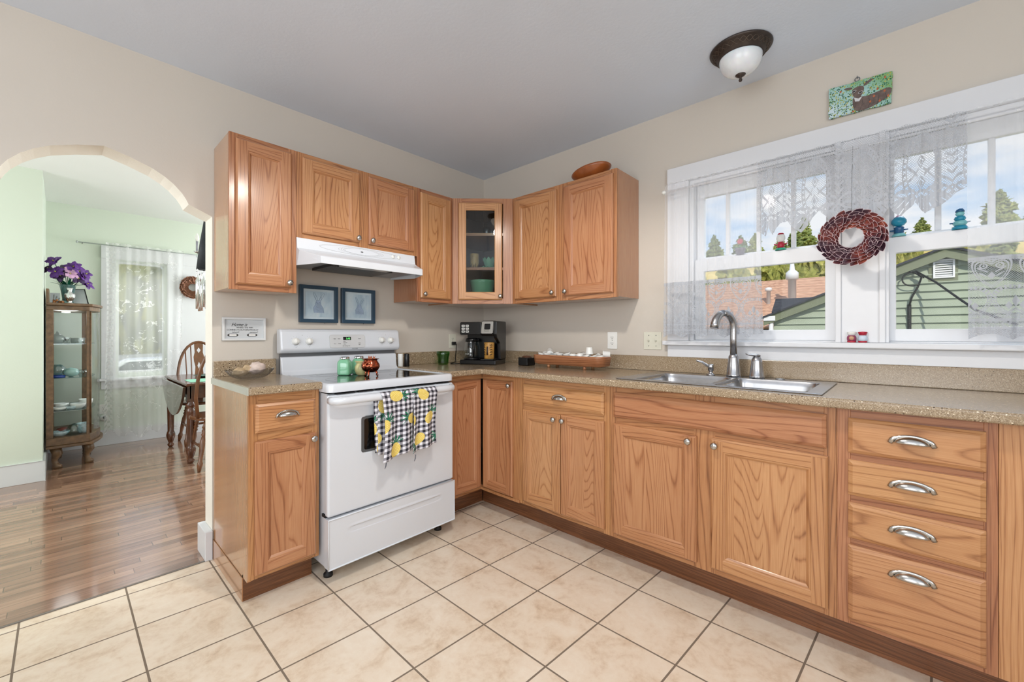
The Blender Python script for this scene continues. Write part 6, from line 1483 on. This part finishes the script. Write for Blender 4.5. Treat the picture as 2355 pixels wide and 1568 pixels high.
# curio cabinet: back to the short side wall, bowed front to the east
cu = thing('curio_cabinet', 'tall antique oak curio cabinet with curved glass against the green wall', 'display cabinet', (-2.50, 3.05, 0))
Bk = -2.655
def foot(e=0.0): # outline of the cabinet plan
    pts = [(Bk, 2.735-e)]
    for k in range(17):
        t = k/16; y = 2.735-e+(3.415-2.735+2*e)*t; pts.append((-2.385+0.085*math.sin(PI*t)+e, y))
    pts.append((Bk, 3.415+e)); return pts
m = MB(); m.slab(foot(0.025), 0.185, 0.208); m.slab(foot(0.006), 0.208, 0.275); m.build('base_board', [DWOOD], cu, bevel=0.004)
m = MB(); m.slab(foot(0.004), 1.405, 1.445); m.slab(foot(0.022), 1.445, 1.468); m.build('top_board', [DWOOD], cu, bevel=0.004)
m = MB(); m.box(Bk, Bk+0.012, 2.74, 3.41, 0.275, 1.405); m.build('back_panel', DWOOD, cu)
for nm, x0_, x1_, y0_, y1_ in (('corner_post', Bk, Bk+0.045, 2.733, 2.765), ('corner_post', -2.402, -2.382, 2.733, 2.762), ('corner_post', Bk, Bk+0.045, 3.385, 3.417), ('corner_post', -2.415, -2.380, 3.38, 3.417)):
    m = MB(); m.box(x0_, x1_, y0_, y1_, 0.275, 1.405); m.build(nm, DWOOD, cu, bevel=0.003)
for yy in (2.748, 3.402):
    m = MB(); m.box(-2.61, -2.402, yy-0.002, yy+0.002, 0.275, 1.405); m.build('side_glass', PANE, cu)
ff = foot(0)
m = MB(); P_ = ff[2:-2]
for (a, b_), (c_, d_) in zip(P_[:-1], P_[1:]): m.mesh([(a, b_, 0.285), (c_, d_, 0.285), (c_, d_, 1.40), (a, b_, 1.40)], [(0, 1, 2, 3)], 0, True)
m.build('curved_glass_door', PANE, cu, solid=0.003, weld=True)
m = MB(); m.tube([(-2.375, 2.775, z) for z in (0.28, 1.40)], 0.008, 8); m.build('door_stile', DWOOD, cu)
for z in (0.50, 0.795, 1.10):
    m = MB(); m.slab([(Bk+0.014, 2.752), (-2.42, 2.752), (-2.36, 2.85), (-2.33, 3.07), (-2.36, 3.30), (-2.42, 3.40), (Bk+0.014, 3.40)], z, z+0.006); m.build('glass_shelf', CLEARBLUE, cu)
m = MB(); m.prism([(2.74, 1.468), (3.41, 1.468), (3.41, 1.53), (3.25, 1.60), (2.90, 1.60), (2.74, 1.59)], Frame((Bk, 0, 0), (0, 1, 0), (1, 0, 0)), 0, 0.018); m.build('back_crest', DWOOD, cu, bevel=0.003)
for (lx, ly, s_) in ((-2.60, 2.775, -1), (-2.395, 2.82, 1), (-2.60, 3.37, -1), (-2.395, 3.33, 1)):
    m = MB(); m.tube([(lx, ly, 0.19), (lx+0.015, ly-0.010, 0.13), (lx-0.004, ly, 0.075), (lx+0.004, ly-0.005, 0.035), (lx+0.012, ly-0.012, 0.020), (lx+0.016, ly-0.014, 0.0)], [0.040, 0.036, 0.020, 0.022, 0.034, 0.030], 12); m.build('cabriole_leg', DWOOD, cu)
CHINA = pr('white_china', (226, 228, 226), 0.2, 0, 0.04); CHINB = pr('blue_white_china', (190, 206, 214), 0.2, 0, 0.25, 60); COBALT = pr('cobalt_glass', (24, 58, 140), 0.1)
def cglass(name, label, cat, x, y, z, prof, mt, sx=1, sy=1, group='glass and china in the curio cabinet'):
    m = MB(); m.lathe(prof, (0, 0, 0), 24); m.xf(Matrix.Translation((x, y, z)) @ Matrix.Diagonal((sx, sy, 1, 1))); return tag(m.build(name, mt), label, cat, group)
z = 1.106
cglass('glass_teapot', 'round clear glass teapot on the top glass shelf of the curio cabinet', 'teapot', -2.585, 2.85, z, [(0.03, 0), (0.055, 0.03), (0.05, 0.06), (0.02, 0.085), (0.012, 0.09), (0.008, 0.11), (0, 0.11)], CLEAR)
cglass('glass_creamer', 'small clear glass creamer beside the teapot on the top shelf', 'creamer', -2.525, 2.87, z, [(0.02, 0), (0.026, 0.02), (0.022, 0.05), (0.025, 0.055), (0.022, 0.055), (0, 0.005)], CLEAR)
cglass('glass_box', 'low clear glass dish at the right of the top shelf', 'dish', -2.455, 2.87, z, [(0.045, 0), (0.05, 0.05), (0.047, 0.05), (0.042, 0.005), (0, 0.004)], CLEAR)
z = 0.801
cglass('cobalt_bowl', 'clear and cobalt blue art glass on the second shelf of the curio cabinet', 'art glass', -2.585, 2.83, z, [(0.05, 0), (0.052, 0.018), (0.03, 0.022), (0, 0.022)], COBALT)
cglass('glass_globe', 'clear swirled glass globe above the cobalt base on the second shelf', 'art glass', -2.585, 2.83, z+0.022, [(0.03, 0), (0.055, 0.03), (0.055, 0.06), (0.03, 0.09), (0.02, 0.095)], CLEARBLUE)
cglass('glass_egg', 'milky green glass egg on the middle of the second shelf', 'art glass', -2.50, 2.85, z, [(0.01, 0), (0.04, 0.02), (0.048, 0.045), (0.035, 0.072), (0, 0.085)], pr('milky_green_glass', (150, 180, 176), 0.15), 1.2, 1)
cglass('glass_bowl', 'clear glass bowl at the right end of the second shelf', 'bowl', -2.425, 2.86, z, [(0.02, 0), (0.035, 0.03), (0.04, 0.06), (0.037, 0.06), (0, 0.01)], CLEAR)
z = 0.506
for k, (x, y, r, h) in enumerate(((-2.575, 2.82, 0.055, 0.03), (-2.56, 2.90, 0.05, 0.055), (-2.50, 2.82, 0.04, 0.03), (-2.455, 2.84, 0.055, 0.05), (-2.40, 2.92, 0.05, 0.075))):
    cglass('china_dish', ['shallow white china dish at the front left of the third shelf', 'white china cup stack at the back left of the third shelf', 'small painted china saucer mid third shelf', 'white china bowl on the third shelf, right of centre', 'tall white china dish at the right of the third shelf'][k], 'dish', x, y, z, [(r*0.5, 0), (r*0.9, h*0.5), (r, h), (r*0.95, h), (r*0.4, h*0.3), (0, h*0.3)], CHINA if k != 2 else CHINB)
z = 0.276
cglass('china_platter', 'blue and white china dish at the bottom left of the curio cabinet', 'dish', -2.57, 2.84, z, [(0.04, 0), (0.06, 0.02), (0.065, 0.04), (0.06, 0.04), (0, 0.01)], CHINB)
cglass('glass_dome', 'large clear blue glass shell standing on the cabinet floor', 'art glass', -2.48, 2.83, z, [(0.055, 0), (0.052, 0.05), (0.035, 0.085), (0, 0.10)], CLEARBLUE)
cglass('red_berries_dish', 'dish of red berries inside the bottom of the curio cabinet', 'dish', -2.555, 2.93, z, [(0.04, 0), (0.05, 0.03), (0.03, 0.055), (0, 0.06)], pr('red_brown_berries', (130, 66, 56), 0.4, 0, 0.4, 80))
cglass('china_jug', 'pale blue china jug at the bottom right of the curio cabinet', 'jug', -2.415, 2.87, z, [(0.035, 0), (0.05, 0.03), (0.04, 0.07), (0.05, 0.09), (0.045, 0.09), (0, 0.02)], CHINB)
m = MB(); m.lathe([(0.03, 0), (0.03, -0.012), (0, -0.014)], (-2.53, 3.0, 1.404), 18); m.build('puck_lamp', m_emit('lit_puck_lens', (1, 0.97, 0.9, 1), 1.0), cu)
light('curio_lamp_glow', 'POINT', (-2.53, 3.0, 1.36), None, 1.0, (0.95, 1.0, 0.98), radius=0.09)
# on top of the curio cabinet
vx, vy, vz = -2.520, 2.90, 1.468
vs_ = thing('cut_glass_vase', 'tall cut glass vase holding purple irises on the curio cabinet', 'vase', (vx, vy, vz))
m = MB(); m.lathe([(0.035, 0), (0.040, 0.01), (0.036, 0.05), (0.045, 0.12), (0.056, 0.175), (0.053, 0.175), (0.042, 0.12), (0.032, 0.04), (0, 0.015)], (vx, vy, vz), 12, smooth=False); m.build('vase_body', pr('green_tinted_cut_glass', (150, 190, 190), 0.08, 0, 0.2, 60, Transmission_Weight=0.8, IOR=1.35), vs_)
PUR = pr('purple_iris_petal', (84, 36, 122), 0.5, 0, 0.5, 30); PURD = pr('dark_purple_petal', (52, 24, 72), 0.5, 0, 0.4, 30); PINKP = pr('pale_pink_petal', (214, 168, 206), 0.5, 0, 0.15, 30); LEAFG = pr('dark_green_leaf', (24, 92, 66), 0.45, 0, 0.3, 20); YEL = pr('yellow_green_throat', (196, 192, 92), 0.5)
rd = random.Random(9)
def petal(m, base, dr, nrm_, L, w, mt):
    side = dr.cross(nrm_).normalized(); up = side.cross(dr).normalized(); b0 = rd.uniform(-1, 1)
    def fn(u, v):
        s_ = (v-0.5)*2; wd = w*math.sin(PI*min(1, u*0.92+0.06))**0.7*(1+0.14*math.sin(u*22+b0*3)); return base+dr*(L*u)+side*(s_*wd)+up*(0.35*L*(u*(1-u))*1.6-0.25*wd*s_*s_-0.05*L*u*u*b0)
    m.grid(fn, 8, 4, mt)
ivy = [(-0.085, 0.0, 0.385, 0), (-0.115, 0.02, 0.315, 1), (-0.075, -0.03, 0.285, 0), (-0.045, -0.02, 0.250, 1), (0.0, 0.0, 0.300, 1), (0.035, -0.01, 0.345, 0), (0.070, -0.02, 0.305, 0), (0.105, 0.0, 0.255, 0), (0.065, -0.04, 0.235, 1), (0.125, -0.01, 0.195, 0), (0.015, -0.045, 0.275, 2), (0.115, 0.02, 0.29, 0), (-0.02, 0.04, 0.33, 1), (0.05, 0.03, 0.27, 0)]
iv = thing('iris_bouquet', 'bouquet of purple silk irises with one pale pink bloom in the cut glass vase', 'flowers', (vx, vy, vz+0.05))
for k, (dx, dy, dz, kind) in enumerate(ivy):
    c0 = Vector((vx+dx, vy+dy, vz+dz)); m = MB(); ax = Vector((dx, dy-0.08, 0.06)).normalized()
    for q in range(7):
        a = 2*PI*q/7+rd.uniform(-.3, .3); t1 = ax.orthogonal().normalized(); t2 = ax.cross(t1); d_ = (t1*math.cos(a)+t2*math.sin(a)+ax*rd.uniform(-0.2, 0.6)).normalized(); petal(m, c0, d_, ax, rd.uniform(0.050, 0.072), rd.uniform(0.020, 0.028), 0)
    m.lathe([(0.004, 0), (0.006, 0.008), (0.002, 0.018), (0, 0.02)], c0, 8, 1, ax); b_ = m.build('bloom', [[PUR, PURD, PINKP][kind], YEL], iv)
    m = MB(); m.tube([(vx+dx*0.1, vy+dy*0.1, vz+0.03), (vx+dx*0.35, vy+dy*0.3, vz+0.17), tuple(c0)], 0.003, 6); m.build('stem', LEAFG, b_)
m = MB()
for q in range(15):
    a = rd.uniform(0, 2*PI); petal(m, Vector((vx, vy, vz+0.13)), Vector((math.cos(a), math.sin(a)*0.6, rd.uniform(0.4, 1.2))).normalized(), Vector((0, 0, 1)), rd.uniform(0.09, 0.15), rd.uniform(0.008, 0.013), 0)
m.build('foliage', LEAFG, iv)
sx_, sy_ = -2.508, 2.80
lobj('silver_vase', 'small mirrored silver urn vase in front of the iris vase', 'vase', [(0.026, 0), (0.024, 0.004), (0.010, 0.012), (0.022, 0.030), (0.034, 0.052), (0.037, 0.080), (0.030, 0.090), (0.014, 0.100), (0.013, 0.115), (0.024, 0.140), (0.021, 0.140), (0.010, 0.112), (0, 0.1)], (sx_, sy_, vz), CHROME, 32)
m = MB(); Fp = Frame((-2.43, 2.93, vz), (0.93, -0.36, 0), (-0.36, -0.93, 0)); m.mesh([Fp.p(-0.055, 0.01, 0), Fp.p(0.055, 0.01, 0), Fp.p(0.005, -0.05, 0.145), Fp.p(-0.10, -0.05, 0.145)], [(0, 1, 2, 3)])
pfr = thing('leaning_frame', 'pale picture frame leaning back on top of the curio cabinet', 'picture frame', (-2.43, 2.93, vz))
m.build('picture_mount', pr('white_mount', (224, 228, 230), 0.4), pfr, solid=0.004)
m = MB(); q = [Fp.p(-0.055, 0.012, 0.003), Fp.p(0.055, 0.012, 0.003), Fp.p(0.005, -0.048, 0.148), Fp.p(-0.10, -0.048, 0.148)]; m.tube([q[1], q[2]], 0.0045, 6); m.tube([q[0], q[3]], 0.0035, 6); m.tube([q[2], q[3]], 0.003, 6); m.tube([q[0], q[1]], 0.003, 6); m.build('frame_edge', BLACKM, pfr)
m = MB(); rd = random.Random(8)
for k in range(12): m.tube([(-2.585+rd.uniform(-.04, .04), 2.80+rd.uniform(-.03, .03), vz), (-2.585+rd.uniform(-.05, .05), 2.80+rd.uniform(-.03, .03), vz+rd.uniform(0.005, .03))], 0.007, 7)
tag(m.build('dried_pods', pr('dried_orange_pods', (150, 96, 52), 0.6, 0, 0.3, 50)), 'small pile of dried orange brown pods left on the curio cabinet top', 'dried pods', kind='stuff')
m = MB()
for k in range(3): m.tube([(-2.612+0.014*k, 2.79, vz), (-2.606+0.016*k, 2.79, vz+0.075-0.014*k)], 0.004, 6)
m.box(-2.63, -2.57, 2.80, 2.812, vz, vz+0.09); tag(m.build('small_mirror_easel', pr('pewter', (128, 132, 132), 0.3, 0.7)), 'small pewter ornament at the left end of the curio top', 'ornament')
# dining curtain
def m_floral():
    m, nt, b = new('floral_lace'); u, v = uvx(nt); n = noise(nt, vec(nt, u, v, 0.0), 20.0, 3.0, 0.5, 1.2); n2 = noise(nt, vec(nt, u, v, 0.0), 90.0, 2.0); n3 = noise(nt, vec(nt, u, v, 5.0), 5.0, 1.0); edge = (u < 0.06)*((u*150.0).sin()*(v*110.0).sin() > -0.2)
    a = ((n > 0.585)*(n3 > 0.52)*(n2 > 0.40)*0.30 + 0.40).mxx(edge*0.8); cloth_shader(nt, b, a, (0.93, 0.93, 0.93, 1), 0.5); return m
dc = thing('lace_curtain', 'long white floral lace curtain over the dining room window', 'curtain', (-1.78, 3.44, 0.1))
m = MB()
def dcf(u, v):
    x = -2.235+0.66*u; zb = 0.10+0.03*math.sin(u*26)+0.03*math.sin(u*9+1); z = 2.165-(2.165-zb)*v
    return (x+0.01*math.sin(v*5+u*8), 3.440+0.012*math.sin(u*46)+0.010*math.sin(u*21+v*2), z)
m.grid(dcf, 200, 30, uvf=lambda u, v: (u*0.66, v*2.06)); m.build('lace_cloth', m_floral(), dc)
dr_ = thing('dining_curtain_rod', 'thin metal curtain rod over the dining room window', 'curtain rod', (-1.8, 3.43, 2.13))
m = MB(); m.tube([(-2.44, 3.435, 2.135), (-0.9, 3.435, 2.135)], 0.005, 8); m.lathe([(0, 0), (0.012, 0.006), (0.012, 0.014), (0, 0.02)], (-2.44, 3.435, 2.135), 12, 0, (-1, 0, 0)); m.build('rod', pr('grey_rod', (170, 176, 176), 0.4, 0.4), dr_)
m = MB(); m.tube([(-2.41, 3.435, 2.135), (-2.41, 3.518, 2.135)], 0.004, 6); m.build('bracket', GREYM, dr_)
TWIG = pr('brown_twig', (132, 88, 66), 0.6, 0, 0.3, 60)
tw_ = wreath('twig_wreath', 'small brown leaf wreath hanging on the dining room window trim', (-1.475, 3.470, 1.745), 0.060, 0.125, 26, 4, 0.05, [TWIG, TWIG], (1, 0, 0), (0, 0, 1), (0, -1, 0), 7)
ol = plate('wall_outlet', 'white outlet with a round plug-in under the dining room window sill', FDN, -2.283, -2.215, 0.335, 0.44, PLASTW, 'outlet')
m = MB(); m.lathe([(0.034, 0), (0.036, 0.02), (0.028, 0.035), (0, 0.036)], FDN.p(-2.245, 0.008, 0.30), 20, 0, FDN.n); o = m.build('plug_in_dial', PLASTW); tag(o, 'round white plug-in air freshener below the dining room outlet', 'air freshener')
m = MB(); m.lathe([(0.014, 0), (0.012, 0.004), (0, 0.005)], FDN.p(-2.243, 0.044, 0.305), 14, 0, FDN.n); m.build('dial', GREYM, o)
# drop-leaf table
tb = thing('drop_leaf_table', 'dark wooden drop-leaf table with turned legs by the dining room window', 'table', (-1.35, 2.55, 0))
m = MB(); m.box(-1.790, -0.92, 1.965, 3.10, 0.722, 0.745); m.build('tabletop', MAHOG, tb, bevel=0.006, seg=3)
m = MB(); pl = [(1.975+1.115*k/24, 0.716-0.315*math.sin(PI*k/24)**0.62) for k in range(25)]
m.prism(pl, Frame((0, 0, 0), (0, 1, 0), (1, 0, 0)), -1.812, -1.792); m.build('drop_leaf', pr('glossy_dark_leaf', (70, 52, 40), 0.12, 0, 0.2, 10, Coat_Weight=0.8), tb, bevel=0.004)
m = MB(); m.box(-1.75, -0.96, 2.05, 2.07, 0.60, 0.722); m.box(-1.75, -0.96, 2.98, 3.0, 0.60, 0.722); m.box(-1.76, -1.74, 2.05, 3.0, 0.60, 0.722); m.box(-0.97, -0.95, 2.05, 3.0, 0.60, 0.722); m.build('apron', MAHOG, tb)
LP_ = [(0.012, 0), (0.024, 0.012), (0.030, 0.03), (0.018, 0.045), (0.022, 0.055), (0.036, 0.10), (0.040, 0.13), (0.034, 0.155), (0.028, 0.17), (0.030, 0.30), (0.034, 0.47), (0.036, 0.50), (0.026, 0.51), (0.040, 0.53), (0.040, 0.55), (0.028, 0.56), (0.036, 0.575)]
for lx, ly in ((-1.735, 2.09), (-1.76, 2.935), (-0.98, 2.09), (-0.98, 2.96)):
    m = MB(); m.lathe(LP_, (lx, ly, 0), 20); m.box(lx-0.034, lx+0.034, ly-0.034, ly+0.034, 0.575, 0.722); m.build('turned_leg', MAHOG, tb)
m = MB(); m.prism(rrect(-1.76, -1.46, 2.05, 2.42, 0.02), FW, 0, 0) if False else m.slab(rrect(-1.735, -1.40, 2.08, 2.40, 0.03), 0.7455, 0.7475); tag(m.build('placemat', pr('mint_green_placemat', (142, 206, 180), 0.7)), 'mint green placemat on the near end of the drop-leaf table', 'placemat')
lobj('dinner_plate', 'dark rimmed plate on the drop-leaf table behind the chair back', 'plate', [(0.06, 0), (0.10, 0.012), (0.125, 0.018), (0.122, 0.021), (0.09, 0.012), (0, 0.008)], (-1.50, 2.60, 0.7455), pr('dark_green_plate', (60, 92, 80), 0.2))
# windsor chairs; built at the origin facing +y, back at y=-0.2
def chair():
    t = thing('windsor_chair', '', 'chair', (0, 0, 0), 'hoop back chairs at the drop-leaf table')
    m = MB(); pl = []
    for k in range(32):
        a = 2*PI*k/32; rx = 0.215; ry = 0.20; s_ = 1.0 if math.sin(a) > 0 else 0.95; e = 0.75
        pl.append((rx*s_*abs(math.cos(a))**e*(1 if math.cos(a) >= 0 else -1), ry*abs(math.sin(a))**e*(1 if math.sin(a) >= 0 else -1)))
    m.slab(pl, 0.430, 0.462); m.build('seat', HONEY, t, bevel=0.010, seg=3)
    for lx, ly, ex, ey in ((-0.13, 0.12, -0.19, 0.19), (0.13, 0.12, 0.19, 0.19), (-0.12, -0.12, -0.185, -0.20), (0.12, -0.12, 0.185, -0.20)):
        tp = Vector((lx, ly, 0.435)); bt = Vector((ex, ey, 0.0)); m = MB()
        rs = [(0, .012), (.10, .013), (.16, .020), (.18, .012), (.22, .020), (.25, .012), (.29, .020), (.32, .013), (.42, .021), (.60, .020), (.78, .014), (.84, .022), (.90, .020), (1, .011)]
        m.tube([tp.lerp(bt, f) for f, r in rs], [r for f, r in rs], 12); m.build('leg', HONEY, t)
    m = MB(); m.tube([(-0.163, 0.155, 0.20), (-0.155, -0.16, 0.20)], 0.011, 8); m.tube([(0.163, 0.155, 0.20), (0.155, -0.16, 0.20)], 0.011, 8); m.tube([(-0.155, 0.0, 0.20), (0.155, 0.0, 0.20)], [0.012, 0.012], 8); m.build('stretcher', HONEY, t)
    m = MB(); hp = []
    for k in range(25):
        a = PI*k/24; x = -0.205*math.cos(a)*(1.0 if True else 1); z = 0.46+0.64*math.sin(a)**0.62; hp.append((x*(0.90 if z < 0.55 else 1.0), -0.165-0.11*(z-0.46), z))
    m.tube(hp, 0.014, 12, 0, 1.0); m.build('hoop_back', HONEY, t)
    for x in (-0.125, -0.075, 0.075, 0.125):
        zt = 0.46+0.64*math.sqrt(max(0, 1-(x*1.02/0.205)**2))**0.62; m = MB(); m.tube([(x*0.85, -0.165, 0.455), (x, -0.165-0.11*(zt-0.46), zt-0.004)], [0.007, 0.006], 8); m.build('spindle', HONEY, t)
    # pierced splat
    m = MB(); prof = [(0.46, 0.030), (0.54, 0.036), (0.60, 0.022), (0.66, 0.026), (0.74, 0.040), (0.82, 0.034), (0.88, 0.046), (0.93, 0.050), (0.98, 0.038), (1.06, 0.042), (1.095, 0.040)]
    def half(z):
        for (z0, w0), (z1, w1) in zip(prof[:-1], prof[1:]):
            if z0 <= z <= z1: return w0+(w1-w0)*(z-z0)/(z1-z0)
        return 0.03
    def hole(z):
        for c, h, w in ((1.005, 0.032, 0.020), (0.83, 0.045, 0.016), (0.70, 0.050, 0.018), (0.56, 0.035, 0.014)):
            if abs(z-c) < h: return w*(1-abs(z-c)/h)
        return 0
    N = 80
    for j in range(N):
        z0 = 0.46+0.635*j/N; z1 = 0.46+0.635*(j+1)/N
        for s_ in (1, -1):
            q = [(s_*hole(z0), z0), (s_*half(z0), z0), (s_*half(z1), z1), (s_*hole(z1), z1)]
            vv = [Vector((x, -0.165-0.11*(z-0.46)-0.005, z)) for x, z in q]+[Vector((x, -0.165-0.11*(z-0.46)+0.005, z)) for x, z in q]
            m.mesh(vv, [(0, 1, 2, 3), (4, 5, 6, 7), (1, 2, 6, 5), (0, 3, 7, 4)])
    m.build('pierced_splat', HONEY, t)
    return t
ch = chair(); ch.location = (-1.558, 1.925, 0); ch['label'] = 'hoop back wooden chair on the near side of the drop-leaf table'
c2 = dup(ch, (-1.465, 2.98, 0), PI, 'hoop back wooden chair on the window side of the drop-leaf table')
# chandelier and wind chime
cx, cy = -1.38, 2.40
cdl = thing('chandelier', 'small crystal chandelier with candle arms over the dining table', 'chandelier', (cx, cy, 1.85))
m = MB(); m.tube([(cx, cy, 2.52), (cx, cy, 2.0)], 0.006, 8); m.lathe([(0.005, 0.2), (0.02, 0.16), (0.012, 0.12), (0.03, 0.06), (0.012, 0.0), (0, -0.02)], (cx, cy, 1.9), 16); m.build('stem', CHROME, cdl)
for k in range(5):
    a = PI+k*2*PI/5; ex, ey = cx+0.25*math.cos(a), cy+0.25*math.sin(a)
    m = MB(); m.tube([(cx, cy, 1.96), (cx+0.10*math.cos(a), cy+0.10*math.sin(a), 1.90), (cx+0.2*math.cos(a), cy+0.2*math.sin(a), 1.93), (ex, ey, 2.0)], 0.006, 8); m.lathe([(0.02, 0), (0.03, 0.012), (0.011, 0.014)], (ex, ey, 2.0), 14); ar = m.build('arm', CHROME, cdl)
    m = MB(); m.lathe([(0.010, 0.014), (0.010, 0.11)], (ex, ey, 2.0), 12); m.build('candle_sleeve', pr('grey_candle_sleeve', (150, 150, 160), 0.5) if k == 0 else bpy.data.materials['grey_candle_sleeve'], ar)
    m = MB(); m.lathe([(0.008, 0.11), (0.018, 0.135), (0.016, 0.16), (0.003, 0.19), (0, 0.195)], (ex, ey, 2.0), 14); m.build('bulb', PLASTW, ar)
    m = MB(); m.lathe([(0, 0), (0.009, 0.015), (0, 0.045)], (ex, ey, 1.945), 6, smooth=False); m.lathe([(0, 0), (0.007, 0.012), (0, 0.036)], (ex+0.02, ey, 1.90), 6, smooth=False); m.build('crystal_drop', CLEAR, ar)
wx, wy = -1.895, 0.72
wc = thing('wind_chime', 'dark tasselled hanging with silver metal tubes behind the arch edge', 'wind chime', (wx, wy, 1.33))
m = MB(); m.tube([(wx, wy, H-0.02), (wx, wy, 1.96), (wx-0.008, wy, 1.80), (wx-0.012, wy, 1.62)], [0.004, 0.010, 0.026, 0.042], 12); m.build('dark_cord_cone', pr('black_bead_cloth', (24, 28, 34), 0.6, 0, 0.4, 90), wc)
for k in range(9):
    a = 2*PI*k/9; x, y = wx-0.010+0.038*math.cos(a), wy+0.038*math.sin(a); m = MB(); m.lathe([(0.0085, 0), (0.0085, 0.19), (0.003, 0.20), (0.003, 0.235), (0.006, 0.24), (0.006, 0.25), (0, 0.25)], (x, y, 1.345+0.014*(k % 3)), 10); m.build('metal_tube', CHROME, wc)
